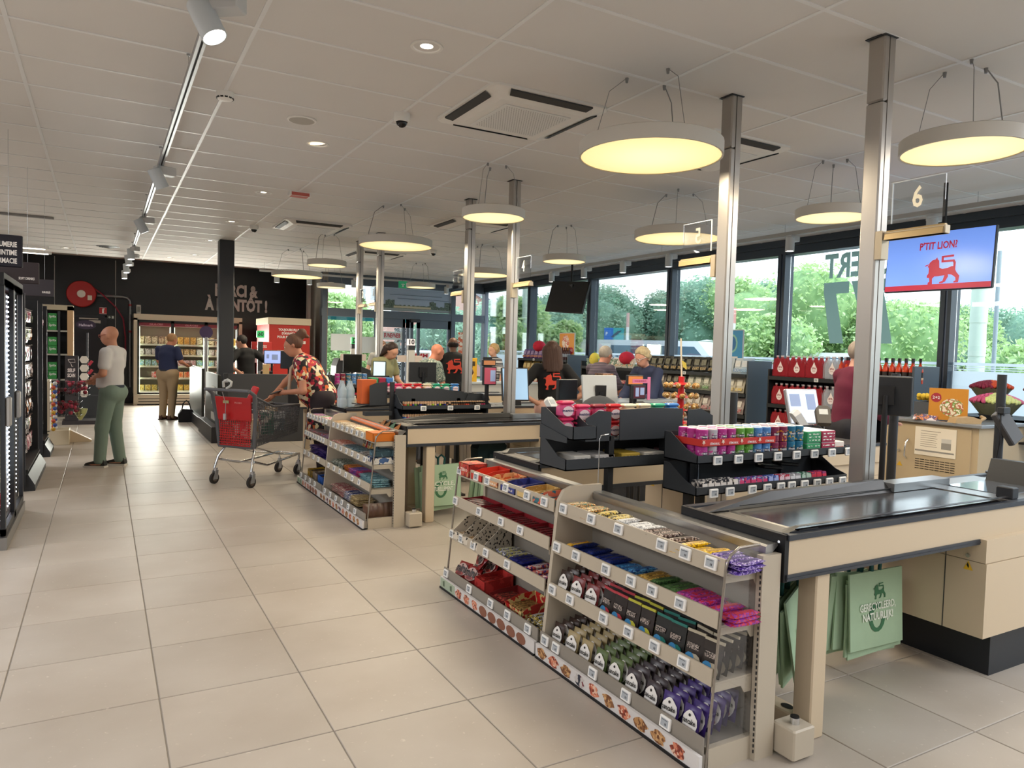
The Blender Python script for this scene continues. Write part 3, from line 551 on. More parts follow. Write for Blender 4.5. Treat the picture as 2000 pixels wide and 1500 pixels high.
def bar_mesh(cols, L_=.125, w=.036, h=.017, scale=60):
    """flow-wrapped bar lying along X"""
    m = MB(); xs = [-.5, -.45, -.38, 0, .38, .45, .5]; hs = [.1, .1, .85, 1, .85, .1, .1]; ws = [1.05, .98, .95, 1, .95, .98, 1.05]; V = []
    for x, hh, ww in zip(xs, hs, ws):
        V += [(x*L_, -ww*w/2, h*.45-h*.3*hh), (x*L_, ww*w/2, h*.45-h*.3*hh), (x*L_, ww*w/2, h*.45+h*.25*hh), (x*L_, ww*w*.33, h*.45+h*.5*hh), (x*L_, -ww*w*.33, h*.45+h*.5*hh), (x*L_, -ww*w/2, h*.45+h*.25*hh)]
    F = [(i*6+j, (i+1)*6+j, (i+1)*6+(j+1) % 6, i*6+(j+1) % 6) for i in range(6) for j in range(6)]+[(0, 1, 2, 3, 4, 5), tuple(range(41, 35, -1))]
    m.add(V, F, 0, False); m.box(-L_*.28, L_*.3, -w*.22, w*.22, h*.9, h*.965, 1)
    return m.mesh('snack_bar', [prt(cols, scale, .28), prt([cols[-1], cols[0], cols[-1]], 160, .3)])
def lay_bars(name, stand, shelf, y_from, specs, x=2.1, z=None, layers=3, deep=1, pitch=.04, L_=.13, cat='snack bar', gap=0):
    """specs: (colour word, colours, how many columns); placed from y_from towards the camera"""
    y = y_from; tot = 0
    z = SH['0123'.index(str(shelf))]+.01 if z is None else z
    sn = ['top', 'second', 'third', 'bottom'][shelf]; LN = ['lowest', 'middle', 'upper', 'topmost']
    for word, cols, n in specs:
        me = bar_mesh(cols, L_, pitch*.95)
        for c in range(n):
            for l in range(layers):
                if l == layers-1 and rnd.random() < .25: continue
                o = link('snack_bar', me, None, (x+rnd.uniform(-.012, .012), y-pitch/2, z+l*.0165+.001), rot=(rnd.uniform(-.08, .08), 0, rnd.uniform(-.09, .09)))
                tag(o, '%s %s, %s column, %s layer, %s shelf, %s stand' % (word, name, ORD[c], LN[l], sn, stand), cat, '%s %ss on the %s shelf of %s stand' % (word, name, sn, stand))
            y -= pitch
        y -= gap
    return y
def stand_pouches(name, stand, shelf, y_from, specs, x0=2.0, z=None, deep=5, dx=.04, pitch=.118, lean=-.28, cat='snack pouch', **kw):
    y = y_from; z = SH[shelf]+.01 if z is None else z; sn = ['top', 'second', 'third', 'bottom'][shelf]; seen = {}
    for word, me, n in specs:
        for c in range(n):
            q = seen.get(word, 0); seen[word] = q+1
            for r_ in range(deep):
                o = link('pouch', me, None, (x0+dx*r_, y-pitch/2+rnd.uniform(-.004, .004), z+.006*r_), rot=(rnd.uniform(-.04, .04), R(12)-.0*r_, rnd.uniform(-.1, .1)+R(4)))
                tag(o, '%s %s, %s row, %s from front, %s shelf, %s stand' % (word, name, ORD[q], ORD[r_], sn, stand), cat, '%s %ss on the %s shelf of %s stand' % (word, name, sn, stand))
            y -= pitch
    return y
P_ = {}
for k, (c, art) in dict(dark=('#3a2a24', ('#d8c7a0', '#c58b3c')), red=('#6e1d1c', ('#e4cfa5', '#c07a2e')), cream=('#9c8a62', ('#e2d2ae', '#b98b45')), green=('#55653a', ('#8fa35a', '#c9b97a')), grey=('#3b3236', ('#5b4a45', '#8a6d58')), purple=('#3d2a6e', ('#a3405e', '#e3c8cc'))).items(): P_[k] = pouch_mesh(c, 1, art=art)
stand_pouches('pancake pouch', 'nearest', 3, 3.05, [('dark brown', P_['dark'], 1), ('cream', P_['cream'], 2), ('green', P_['green'], 2), ('grey brown', P_['grey'], 2), ('purple', P_['purple'], 2)], x0=1.985, z=.07, deep=6)
stand_pouches('pancake pouch', 'nearest', 2, 3.05, [('dark brown', P_['dark'], 1), ('red brown', P_['red'], 2)], x0=2.01, deep=5)
def treat_mesh(c, stick): # flat bag with a coloured seam strip and round badge
    m = MB(); w, h, d = .088, .135, .02
    for s in (-1, 1):
        V = [(s*d/2*(1 if abs(y) < .4 and .1 < z < .8 else .15), y*w, z*h) for z in (0, .12, .5, .8, 1) for y in (-.5, -.3, .3, .5)]
        F = [(i*4+j, i*4+j+1, i*4+j+5, i*4+j+4) for i in range(4) for j in range(3)]; m.add(V, F if s > 0 else [f[::-1] for f in F], 0, True)
    m.box(-.004, .004, -w*.5, w*.5, h*.95, h*1.03, 1); m.box(-d/2-.002, -d/2+.001, -w*.3, w*.35, h*.5, h*.66, 2)
    m.add([(-d/2-.002, .012+.022*cos(a*.6), h*.25+.02*sin(a*.6)) for a in range(10)], [tuple(range(10))], 3); m.add([(-d/2-.0015, -.01+.032*cos(a*.6), h*.2+.026*sin(a*.6)) for a in range(10)], [tuple(range(10))], 1)
    return m.mesh('pouch', [pm(c, .35), pm(stick, .4), prt(['#1a1614', '#b8a9a0', '#1a1614'], 120), pm('#3f86b8', .4)])
stand_pouches('coated snack bag', 'nearest', 2, 2.7, [('black and red', treat_mesh('#241a18', '#b33a44'), 2), ('black and yellow', treat_mesh('#2a2120', '#b8b43c'), 2), ('black and teal', treat_mesh('#20201f', '#1f6f66'), 2), ('black and white', treat_mesh('#2c2420', '#b4aa94'), 2)], x0=2.02, deep=5, pitch=.095, cat='snack bag')
lay_bars('snack bar', 'nearest', 0, 3.04, [('orange and green', ['#2f6f66', '#e0a15a', '#3a3226', '#e8c690'], 5), ('yellow and black', ['#d9c06a', '#2d2520', '#e7d9a2'], 5), ('silver white', ['#dcdcda', '#9a9a9a', '#f4f4f2'], 5), ('brown and white', ['#4a352c', '#b8a79c', '#30211a'], 5), ('bright yellow', ['#c99a10', '#f0c81c', '#8c6a10'], 5), ('purple', ['#3b2470', '#5d3d9c', '#b9a6d8', '#3b2470'], 4)], x=2.11, L_=.15)
lay_bars('snack bar', 'nearest', 1, 3.04, [('orange yellow', ['#e0a320', '#e7bb4c', '#1c4a8c'], 2), ('dark blue', ['#15235c', '#22347e', '#0e1740'], 8), ('light blue', ['#2f6ea5', '#5a9ccc', '#1c3f78'], 4), ('golden', ['#a07a2c', '#c9a75a', '#6d5420'], 3), ('green', ['#3a5a34', '#557a45', '#2c4028'], 4), ('magenta', ['#7d2470', '#b04aa0', '#d02a3a'], 4), ('red and purple', ['#b3283c', '#8a3a9c', '#d8465a'], 4)], x=2.1, L_=.15)
# second stand: cartons
def carton(x, y, z, sx, sy, sz, cols, label, txt=None, open_=True, items=None, rz=0, grp=None, tcol='#f2e9dc', cut=.55):
    """open display carton; x is its depth axis"""
    t = thing('display_carton', label, 'carton', (x, y, z), rz, grp); b = MB(); th = .003; m = prt(cols, 14, .5, (1, 1, 1)) if len(cols) > 1 else pm(cols[0], .5)
    b.box(-sx/2, sx/2, -sy/2, sy/2, 0, th, 0); fz = sz*cut if open_ else sz
    b.box(-sx/2, -sx/2+th, -sy/2, sy/2, 0, fz, 0); b.box(sx/2-th, sx/2, -sy/2, sy/2, 0, sz, 0)
    for s in (-1, 1): y0, y1 = (-sy/2, -sy/2+th) if s < 0 else (sy/2-th, sy/2); b.prism([(-sx/2, 0), (sx/2, 0), (sx/2, sz), (-sx*.1, sz*(.9 if open_ else 1)), (-sx/2, fz)], 'y', y0, y1, 0)
    if not open_: b.box(-sx/2, sx/2, -sy/2, sy/2, sz-th, sz, 0)
    b.build('carton_body', [m], t)
    if txt: b = MB(); fittext(b, txt, Matrix.Translation((-sx/2-.0006, 0, fz*.5)) @ FX, sy*.7, min(.02, fz*.35), res=1); b.build('printed_word', pm(tcol, .5), t)
    if items:
        word, ic, n = items; me = bar_mesh(ic, sx*.8, sy/n*.92, .018); k = 0
        for c in range(n):
            for l in range(max(1, int(fz/.02))): tag(link('snack_bar', me, None, (x+.003, y-sy/2+sy*(c+.5)/n, z+.004+.018*l), rot=(0, 0, rnd.uniform(-.05, .05))), '%s, %s column, %s layer, in %s' % (word, ORD[c], ORD[l], ' '.join(label.split()[:4])), 'snack bar', word+'s in the '+label.split(',')[0])
    return t
z1, z2, z3, z4 = SH[0]+.009, SH[1]+.009, SH[2]+.009, .071
carton(2.08, 4.17, z1, .13, .15, .085, ['#8c1f1a', '#c23a2c', '#b98a5a'], 'red photo printed carton at the far left of the second stand', 'ZERO', False)
carton(2.12, 4.0, z1, .2, .15, .07, ['#c4301e'], 'open bright red carton of thin bars on the second stand', None, True, ('thin red wrapped bar', ['#d05a3c', '#e8b080', '#b52c1c'], 4))
carton(2.12, 3.8, z1, .2, .16, .06, ['#b5573a', '#d9a778', '#c8643c'], 'orange brown open carton on the second stand', 'BARS', True, ('orange grain bar', ['#c88a4a', '#e4c08a', '#8c4a2a'], 4))
carton(2.12, 3.6, z1, .2, .17, .06, ['#2b3270', '#3c4690'], 'dark blue open carton on the second stand', 'BARS', True, ('blue grain bar', ['#20275c', '#c0874a', '#30408c'], 4))
carton(2.12, 3.42, z1, .2, .14, .055, ['#b8924e', '#d4b87c'], 'golden open carton on the second stand', None, True, ('golden grain bar', ['#a8803c', '#d8b878', '#7c5a2a'], 4))
carton(2.12, 3.25, z1, .2, .14, .055, ['#2c6a78', '#d86a4c', '#e0d6c4'], 'teal open carton on the second stand', None, True, ('teal grain bar', ['#2c5a64', '#c8b088', '#1c3c44'], 4))
for k in range(4): carton(2.1, 4.08-.27*k, z2, .16, .262, .05, ['#8e1c26'], ['leftmost', 'second', 'third', 'rightmost'][k]+' long red tray on the second stand', 'CREAM', True, ('dark red bar', ['#5a1018', '#2a0c0e', '#8c2430'], 6), cut=.95, grp='long red trays on the second snack stand')
DOT = prt(['#d6cdbd', '#d6cdbd', '#d6cdbd', '#d6cdbd', '#d6cdbd', '#2c2722'], 95, voro=True)
for k in range(3):
    t = thing('display_carton', ['leftmost', 'middle', 'rightmost'][k]+' white black-dotted carton on the second stand', 'carton', (2.08, 4.17-.135*k, z3), R(14), 'white dotted cartons on the second snack stand')
    b = MB(); b.box(-.1, .12, -.062, .062, 0, .003); b.box(-.1, -.097, -.062, .062, 0, .05); b.box(.117, .12, -.062, .062, 0, .13)
    for s in (-.062, .059): b.prism([(-.1, 0), (.12, 0), (.12, .13), (.02, .135), (-.1, .06)], 'y', s, s+.003)
    b.build('carton_body', DOT, t)
    me = bar_mesh(['#8a6c48', '#c9a878', '#ded2c0'], .17, .024, .02)
    for c in range(4):
        for l in range(2 if k < 2 else 1): tag(link('snack_bar', me, None, (2.085, 4.17-.135*k-.044+.03*c, z3+.004+.02*l), rot=(0, 0, R(14))), 'thin seed bar, %s column, %s layer, in the %s dotted carton' % (ORD[c], ORD[l], ['leftmost', 'middle', 'rightmost'][k]), 'snack bar', 'seed bars in the dotted cartons')
lay_bars('chocolate bar', 'second', 2, 3.74, [('yellow and blue', ['#a8a03c', '#1f2c7c', '#c8c8c0'], 4), ('deep blue', ['#141a5c', '#20287c', '#0c1040'], 4), ('blue and red', ['#20307c', '#c8503c', '#d8d0c8'], 5)], x=2.09, pitch=.046, L_=.16)
RB = pouch_mesh('#8c1a1c', 1, 'mini', '#c9a8a0', ('#b34a40', '#6c1214'), w=.12, h=.11, d=.05)
for k, (x, y, z, rx) in enumerate([(2.02, 4.2, .075, 0), (2.03, 4.08, .075, 0), (2.12, 4.16, .1, .1), (2.14, 4.03, .12, -.2), (2.1, 4.1, .17, .3), (2.17, 4.2, .15, 0), (2.2, 4.05, .16, .1)]):
    tag(link('candy_bag', RB, None, (x, y, z), rot=(rx, R(35), rnd.uniform(-.3, .3))), 'glossy red candy bag, %s of the loose heap on the second stand bottom' % ORD[k], 'candy bag', 'red candy bags heaped on the second stand')
carton(2.11, 3.9, z4, .2, .14, .1, ['#9c2220', '#b83430'], 'tall red carton of candy rolls on the bottom of the second stand', None, True, ('red candy roll', ['#8c1c1c', '#a83028', '#5c1010'], 4), cut=.8)
carton(2.12, 3.7, z4, .2, .19, .05, ['#7c2424'], 'low red tray with ribboned bars on the second stand', None, True, ('dark ribboned bar', ['#6a3a30', '#b04038', '#3c1c18'], 6))
carton(2.11, 3.48, z4, .2, .19, .085, ['#b03028', '#d8c080', '#c0201c'], 'red and cream photo carton on the second stand', 'ChaCha', True, ('golden brown wafer', ['#8c6a3c', '#a88450', '#5c4424'], 6), tcol='#7c1a16')
lay_bars('nut bar', 'second', 3, 3.34, [('black and white', ['#e0dcd4', '#1c1a18', '#c8b040', '#202860'], 5)], z=z4, x=2.08)
# mid stands
def pilez(name, stand, shelf, y0, specs, n_layers=3, pitch=.1, L_=.17, cat='sweets bag', x=2.11, h=.02):
    y = y0; sn = ['top', 'second', 'third', 'bottom'][shelf]
    for word, cols, n in specs:
        me = bar_mesh(cols, L_, pitch*.95, h)
        for c in range(n):
            for l in range(n_layers): tag(link('sweets_bag', me, None, (x+rnd.uniform(-.01, .01), y-pitch/2, SH[shelf]+.01+(h*.93)*l), rot=(rnd.uniform(-.05, .05), 0, rnd.uniform(-.1, .1))), '%s %s, %s column, %s layer, %s shelf, %s stand' % (word, name, ORD[c], ORD[l], sn, stand), cat, '%s %ss on the %s stand' % (word, name, stand))
            y -= pitch
pilez('paper bag', 'orange box', 0, 7.3, [('tan', ['#b08c60', '#c9a878'], 2), ('tiger striped', ['#d8c8a8', '#2a2420', '#c8a880'], 5), ('golden', ['#b89448', '#d8bc78'], 3), ('pale', ['#c8b088', '#a88c5c'], 2)], 3, .1)
carton(2.11, 6.05, z1, .2, .2, .075, ['#d9741c'], 'bright orange carton at the near end of the mid shop stand', None, False)
pilez('sweets bag', 'orange box', 1, 7.3, [('red and white', ['#b8302c', '#e0d4cc', '#c87038'], 4), ('blue grey', ['#3c5c68', '#88a0a8', '#28404c'], 5), ('white', ['#d0ccc8', '#404048', '#b0a898'], 2)], 3, .1)
for k in range(3): tag(link('sweets_bag', pouch_mesh(['#b02a2a', '#c8963c', '#4c7484'][k], 1, 'mix', '#d8c8b0', w=.11, h=.13), None, (2.2, 6.75-.14*k, z2+.03), rot=(0, R(10), 0)), ['red', 'yellow', 'slate blue'][k]+' upright sweets bag behind the second shelf of the mid stand', 'sweets bag')
carton(2.1, 6.02, z2, .2, .17, .06, ['#23365c', '#d8d4cc', '#3c5c8c'], 'blue and white photo box by the clear end screen of the mid stand', None, False); carton(2.12, 6.03, z2+.062, .17, .16, .055, ['#2c4854', '#608090'], 'slate blue box stacked on the photo box of the mid stand', None, False)
pilez('sweets pack', 'orange box', 2, 7.3, [('green and white', ['#4c5c4c', '#c8ccc0', '#2c3830'], 4), ('orange', ['#c8702c', '#6c2c2c', '#d89048'], 2), ('blue and pink', ['#2c4ca0', '#c85080', '#4060b8'], 2), ('pink', ['#b83c6c', '#7c2448'], 1), ('pale blue', ['#6c9ca8', '#90b4bc', '#406c78'], 4)], 4, .1)
pilez('sweets bag', 'orange box', 3, 7.3, [('red and cream', ['#8c2c34', '#d8ccb8', '#a8485c'], 4), ('royal blue', ['#1c3484', '#e0dcd4', '#142460'], 2), ('beige', ['#a88c5c', '#c8b488'], 2)], 4, .11)
BRP = pouch_mesh('#5c4030', None, w=.1, h=.13, d=.035)
for k in range(5): tag(link('pouch', BRP, None, (2.0+.055*k, 5.99, .075), rot=(0, R(12), pi/2)), 'brown pouch, %s of the row behind the mid stand end screen' % ORD[k], 'snack pouch', 'brown pouches on the mid stand')
pilez('sweets pack', 'low', 0, 8.28, [('blue', ['#1c3c9c', '#e0e4e8', '#c83038'], 3), ('green', ['#60b040', '#d0dcc0'], 1), ('pink', ['#c03060', '#e8d0d8'], 3), ('tan', ['#a89068', '#c8b088'], 2)], 2, .1)
pilez('gum pack', 'low', 1, 8.28, [('grey green', ['#8ca09c', '#c84848', '#50707c'], 5), ('red and blue', ['#c03840', '#3c70b0', '#d8c8b8'], 4)], 4, .1, h=.016)
pilez('candy bag', 'low', 2, 8.2, [('dark purple', ['#2c1c5c', '#40307c', '#181038'], 7)], 5, .12, h=.024)
for k, (c, w) in enumerate([(['#b8902c', '#6c5420'], 'mustard yellow'), (['#7c6c5c', '#a89888'], 'brown grey'), (['#1c4c9c', '#2c60b0'], 'bright blue')]): carton(2.11, 8.05-.22*k, z4, .22, .2, .12, c, w+' carton of small packs on the bottom of the low stand', None, True, ('dark candy stick', ['#2c2428', '#504048', '#181418'], 4), cut=.9)
# upright cards and orange rolls standing behind the mid stand top shelf
for k in range(4):
    b = MB(RT(2.2, 6.45-.13*k, z1+.02, 0, R(40), 0)); b.prism([(-.05, 0), (.05, 0), (.06, .1), (.0, .16), (-.05, .09)], 'x', -.002, .002)
    tag(b.build('leaf_card', pm(['#8c6038', '#7c5830', '#4c7058', '#98602c'][k], .6)), ['first', 'second', 'third', 'fourth'][k]+' slanted leaf shaped card behind the mid stand top shelf', 'card')
b = MB(); 
for k in range(5): b.cyl((2.2+.012*k, 6.15, z1+.07+.012*(k % 2)), (2.2+.012*k, 7.2, z1+.08+.012*(k % 2)), .012, n=8, mi=k % 3)
tag(b.build('wrapping_rolls', [pm('#d8784c', .5), pm('#c8a090', .5), pm('#a86070', .5)]), 'bundle of orange and pink paper rolls along the mid stand top', 'wrapping paper')
# ================================================================ CHECKOUT COUNTERS
BELT = pm('#2e2c2e', .17, spec=.9); RAILM = pm('#17181b', .35); FRAME = pm('#34383f', .4); CRM = pm('#c9b79c', .45)
def counter(yn, flip, label, full=True, xe=5.7):
    t = thing('checkout_counter', label, 'checkout counter', (0, 0, 0), 0, 'checkout counters with conveyor belts')
    M = Matrix.Translation((0, yn, 0)) @ (Matrix.Scale(-1, 4, (0, 1, 0)) if flip else Matrix())
    def P(name, m, fn): b = MB(M); fn(b); return b.build(name, m, t)
    xc = 3.66
    P('side_panel', CRM, lambda b: (b.box(2.32, xe, 0, .02, .715, .85), b.box(2.32, xe, .56, .58, .715, .85)))
    P('edge_strip', FRAME, lambda b: (b.box(2.31, xe, -.008, .03, .85, .872), b.box(2.31, xe, .55, .588, .85, .872), b.box(2.31, xc+.2, -.006, .03, .69, .715), b.box(2.31, xc+.2, .55, .586, .69, .715), b.box(2.31, xc+.2, -.009, -.006, .7, .703)))
    P('end_cap', [BLACK, CHROME], lambda b: (b.box(2.297, 2.32, 0, .58, .685, .872), b.cyl((2.296, .03, .84), (2.299, .03, .84), .006, n=8, mi=1), b.cyl((2.296, .03, .74), (2.299, .03, .74), .006, n=8, mi=1)))
    P('end_plate', pm('#77726b', .35, .4), lambda b: b.prism([(2.32, .862), (2.55, .867), (2.55, .855), (2.32, .85)], 'y', .03, .55))
    P('conveyor_belt', BELT, lambda b: b.prism([(2.42, .855), (2.44, .869), (3.93, .869), (3.95, .855)], 'y', .05, .53))
    P('guide_rail', RAILM, lambda b: (b.add([(2.33, .045, .87), (2.33, .02, .87), (2.4, .02, .893), (2.4, .04, .893), (3.95, .04, .893), (3.95, .02, .893), (3.95, .075, .872), (2.36, .075, .872)], [(0, 1, 2, 3), (3, 2, 5, 4), (0, 3, 4, 6, 7), (1, 0, 7)])))
    P('guide_rail', RAILM, lambda b: (b.add([(2.31, .43, .87), (2.31, .5, .87), (2.75, .47, .925), (2.75, .5, .925), (3.6, .47, .925), (3.6, .5, .925), (3.6, .41, .87), (3.6, .52, .87)], [(0, 2, 4, 6), (2, 3, 5, 4), (1, 7, 5, 3), (0, 1, 3, 2), (4, 5, 7, 6)]), b.box(2.5, 3.6, .42, .424, .885, .889)))
    P('steel_guard', STEEL, lambda b: b.box(3.6, 4.1, .40, .5, .872, .915))
    # portal leg with round cable hole
    for lx in (2.505,):
        P('leg', CRM, lambda b: (b.bbox(lx, lx+.085, .01, .1, 0, .69, .006), b.bbox(lx, lx+.085, .46, .55, 0, .69, .006), b.bbox(lx-.0, lx+.085, .1, .46, .0, .07, .006)))
        P('cable_hole', BLACK, lambda b: b.add([(lx+.045+.022*cos(a*.5), .16+.03*sin(a*.5), .0715) for a in range(12)], [tuple(range(12))]))
    P('cabinet', [CRM, DARK], lambda b: (b.box(xc, xe, -.04, .56, .24, .6, 0), b.box(xc, xe, -.035, .56, .603, .716, 0), b.box(xc-.002, xc, .15, .154, .24, .69, 1)))
    P('plinth', pm('#1c1f25', .4), lambda b: b.box(xc+.19, xe-.1, .02, .53, 0, .24))
    P('warning_sign', [pm('#e0b42c', .4), BLACK], lambda b: (b.add([(xc-.003, .02, .555), (xc-.003, .065, .555), (xc-.003, .0425, .6)], [(0, 2, 1)], 0), b.add([(xc-.004, .04, .562), (xc-.004, .05, .578), (xc-.004, .038, .576), (xc-.004, .044, .592)], [(0, 1, 3, 2)], 1)))
    P('keyhole', CHROME, lambda b: b.cyl((xc-.01, .045, .625), (xc, .045, .625), .01, n=12))
    P('scanner_plate', STEEL, lambda b: (b.box(3.96, 4.62, .03, .55, .858, .872), b.box(4.62, xe, .03, .55, .85, .86)))
    P('scanner_glass', pm('#3c4450', .05, spec=1.), lambda b: b.box(4.1, 4.5, .12, .42, .872, .875))
    P('guard_block', DARK, lambda b: b.bbox(4.0, 4.06, .03, .11, .872, .93, .004))
    P('scanner_tower', DARK, lambda b: b.prism([(4.5, .872), (4.62, .872), (4.6, 1.0), (4.55, 1.0)], 'y', .12, .42))
    P('keyswitch', [BLACK, ALU], lambda b: (b.cyl((xc+.6, -.045 if False else .585, .78), (xc+.6, .62, .78), .03, n=16), b.cyl((xc+.6, .62, .78), (xc+.6, .625, .78), .02, n=16, mi=1)))
    return t
counter(1.89, 0, 'nearest checkout counter with dark empty belt, bags hanging below'); counter(4.30, 1, 'second checkout counter, belt behind the second snack stand')
counter(5.94, 0, 'third checkout counter behind the orange box stand, cream long side'); counter(8.35, 1, 'fourth checkout counter behind the lighter rack')
counter(9.97, 0, 'fifth checkout counter right of the floral woman')
# plate with pin pad pole on the near counter
t = thing('payment_terminal', 'black pole with payment terminal cut by the right picture edge', 'payment terminal', (4.86, 2.43, .87))
b = MB(); b.cyl((0, 0, 0), (0, 0, .62), .026, n=14); b.cyl((0, 0, 0), (0, 0, .012), .06, n=16); b.build('pole', DARK, t)
b = MB(RT(.03, -.03, .3, R(-20), R(-25), 0)); b.bbox(-.06, .06, -.02, .02, -.11, .11, .006); b.build('terminal_body', pm('#4b4a4c', .4), t)
b = MB(); b.tube([(-.02, -.02, .42), (-.05, -.03, .36), (-.045, -.03, .2), (-.02, 0, .06)], .005); b.build('cable', BLACK, t); b = MB(); b.bbox(-.06, .02, -.05, -.01, .38, .42, .004); b.build('clamp', DARK, t)
# ---------------------------------------------------------------- paper carrier bags
BAGM = [pm('#a9c4a4', .75, bump=.15, scale=14, var=.05), pm('#e9efe2', .7), pm('#3f7350', .7)]
def bagmesh(l1, l2):
    b = MB(); w, h = .2, .19
    b.add([(-w, 0, -h), (w, 0, -h), (w, 0, h), (-w, 0, h), (-w, .01, -h), (w, .01, -h), (w, .01, h), (-w, .01, h), (0, -.004, -h*.3), (0, -.003, h*.5)], [(0, 1, 8), (1, 2, 9, 8), (2, 3, 9), (3, 0, 8, 9), (4, 7, 6, 5), (0, 4, 5, 1), (1, 5, 6, 2), (2, 6, 7, 3), (3, 7, 4, 0)], 0)
    fittext(b, l1, Matrix.Translation((0, -.0075, .014)) @ FY, .27, .038, mi=1, bold=.02); fittext(b, l2, Matrix.Translation((0, -.0075, -.036)) @ FY, .23, .038, mi=1, bold=.03)
    P = [(.062*cos(a)-.005, .075*sin(a)-.04) for a in [pi*.35+2*pi*.8*k/12 for k in range(13)]]; Q = [(.035*cos(a)-.005, .05*sin(a)-.045) for a in [pi*.35+2*pi*.8*k/12 for k in range(13)]]
    for k in range(12): b.add([(P[k][0], -.0058, P[k][1]), (P[k+1][0], -.0058, P[k+1][1]), (Q[k+1][0], -.0058, Q[k+1][1]), (Q[k][0], -.0058, Q[k][1])], [(0, 1, 2, 3)], 2)
    lion(b, Matrix.Translation((.005, -.0058, .085)), .1, 2); return b.mesh('carrier_bag', BAGM)
BG1 = bagmesh('GERECYCLEERD,', 'NATUURLIJK!'); BG2 = bagmesh('FRANCHEMENT !', 'NATUURLIJK!'); BG3 = bagmesh('RECYCLE,', 'NATURELLEMENT')
hd = MB(); hd.tube([(-.03, .005, .19), (-.035, -.0, .25), (0, .0, .28), (.035, .0, .25), (.03, .005, .19)], .01, 6); hdm = hd.mesh('handle', pm('#1e5552', .7))
def bags(x, y, z, n, me, rz, label, ry=0, step=.016, dx=0):
    for k in range(n):
        o = link('carrier_bag', me, None, (x+dx*k+rnd.uniform(-.008, .008)-.012*k*(k > 2), y+step*k, z-rnd.uniform(0, .05)*(k > 0)), rot=(R(rnd.uniform(-4, 6)), ry+R(rnd.uniform(-5, 5)) if k else ry, rz+R(rnd.uniform(-9, 4)) if k else rz))
        tag(o, 'green paper carrier bag, %s from the front, %s' % (ORD[k], label), 'carrier bag', 'green paper bags '+label)
        if k % 3 == 0: h = link('handle', hdm, o); h['label'] = 'dark green handle'
bags(3.4, 2.22, .31, 9, BG1, R(-2), 'in the right bunch under the near belt'); bags(2.76, 2.13, .38, 11, BG2, R(20), 'in the left bunch under the near belt', R(-14), .02, -.012)
bags(2.72, 6.1, .3, 4, BG3, 0, 'in the left bunch under the third counter'); bags(3.4, 6.25, .27, 7, BG1, R(4), 'in the right bunch under the third counter', R(3))
b = MB(RT(4.02, 4.0, .0)); 
for k in range(5): b.prism([(-.12+.045*k, .3), (-.07+.045*k, .3), (-.075+.035*k, .66), (-.06+.035*k-.05, .66)], 'y', -.01+.012*(k % 2), .03+.012*(k % 2))
b.tube([(-.12, 0, .62), (0, 0, .68), (.1, 0, .62)], .008); tag(b.build('cloth_bag_bundle', pm('#173f36', .85)), 'bundle of dark green cloth bags hanging under the second counter', 'bag')
b = MB(RT(3.3, 6.3, 0)); b.prism([(-.14, .45), (.14, .45), (.17, .62), (.1, .7), (-.1, .7), (-.15, .6)], 'y', -.08, .08); b.prism([(-.04, .3), (.02, .3), (.03, .55), (-.03, .55)], 'y', -.1, -.09); tag(b.build('cloth_bag_bundle', pm('#10282a', .85)), 'dark cloth bag bundle under the third counter belt', 'bag')
# ---------------------------------------------------------------- impulse racks between the counters
SHELLM = pm('#2e3237', .5)
def tray(b, x0, x1, yf, yb, z, lip=.045):
    b.box(x0, x1, yf, yb, z, z+.006); b.box(x0, x1, yf, yf+.004, z, z+lip)
    for x in (x0, x1-.004): b.prism([(yf, z), (yb, z), (yb, z+.15), (yb-.05, z+.15), (yf+.08, z+.07), (yf, z+lip)], 'x', x, x+.004)
    b.box(x0, x1, yb-.004, yb, z, z+.15)
def rack(x0, x1, yf, z1, z2, label, dep=.26):
    t = thing('impulse_rack', label, 'display rack', (0, 0, 0))
    for z in (z1, z2): b = MB(); tray(b, x0, x1, yf, yf+dep, z); b.build('tray', SHELLM, t)
    b = MB()
    for x in (x0+.18, x1-.3): b = MB(); b.box(x, x+.04, yf+dep-.02, yf+dep+.03, .02, z1+.1); b.box(x-.0, x+.04, yf+dep-.2, yf+dep+.2, 0, .02); b.build('leg', DARK, t)
    return t
def tags(t, xs, y, z):
    for x in xs: link('price_tag', tgm, t, (x, y-.006, z), rot=(0, 0, pi/2))
r_ = rack(2.72, 3.95, 2.82, .985, .815, 'chewing gum rack with two trays behind the near belt'); tags(r_, [2.86+.155*k for k in range(8)], 2.82, 1.0); tags(r_, [2.84, 2.96, 3.13, 3.25, 3.36, 3.45, 3.56, 3.67, 3.78, 3.9], 2.82, .825)
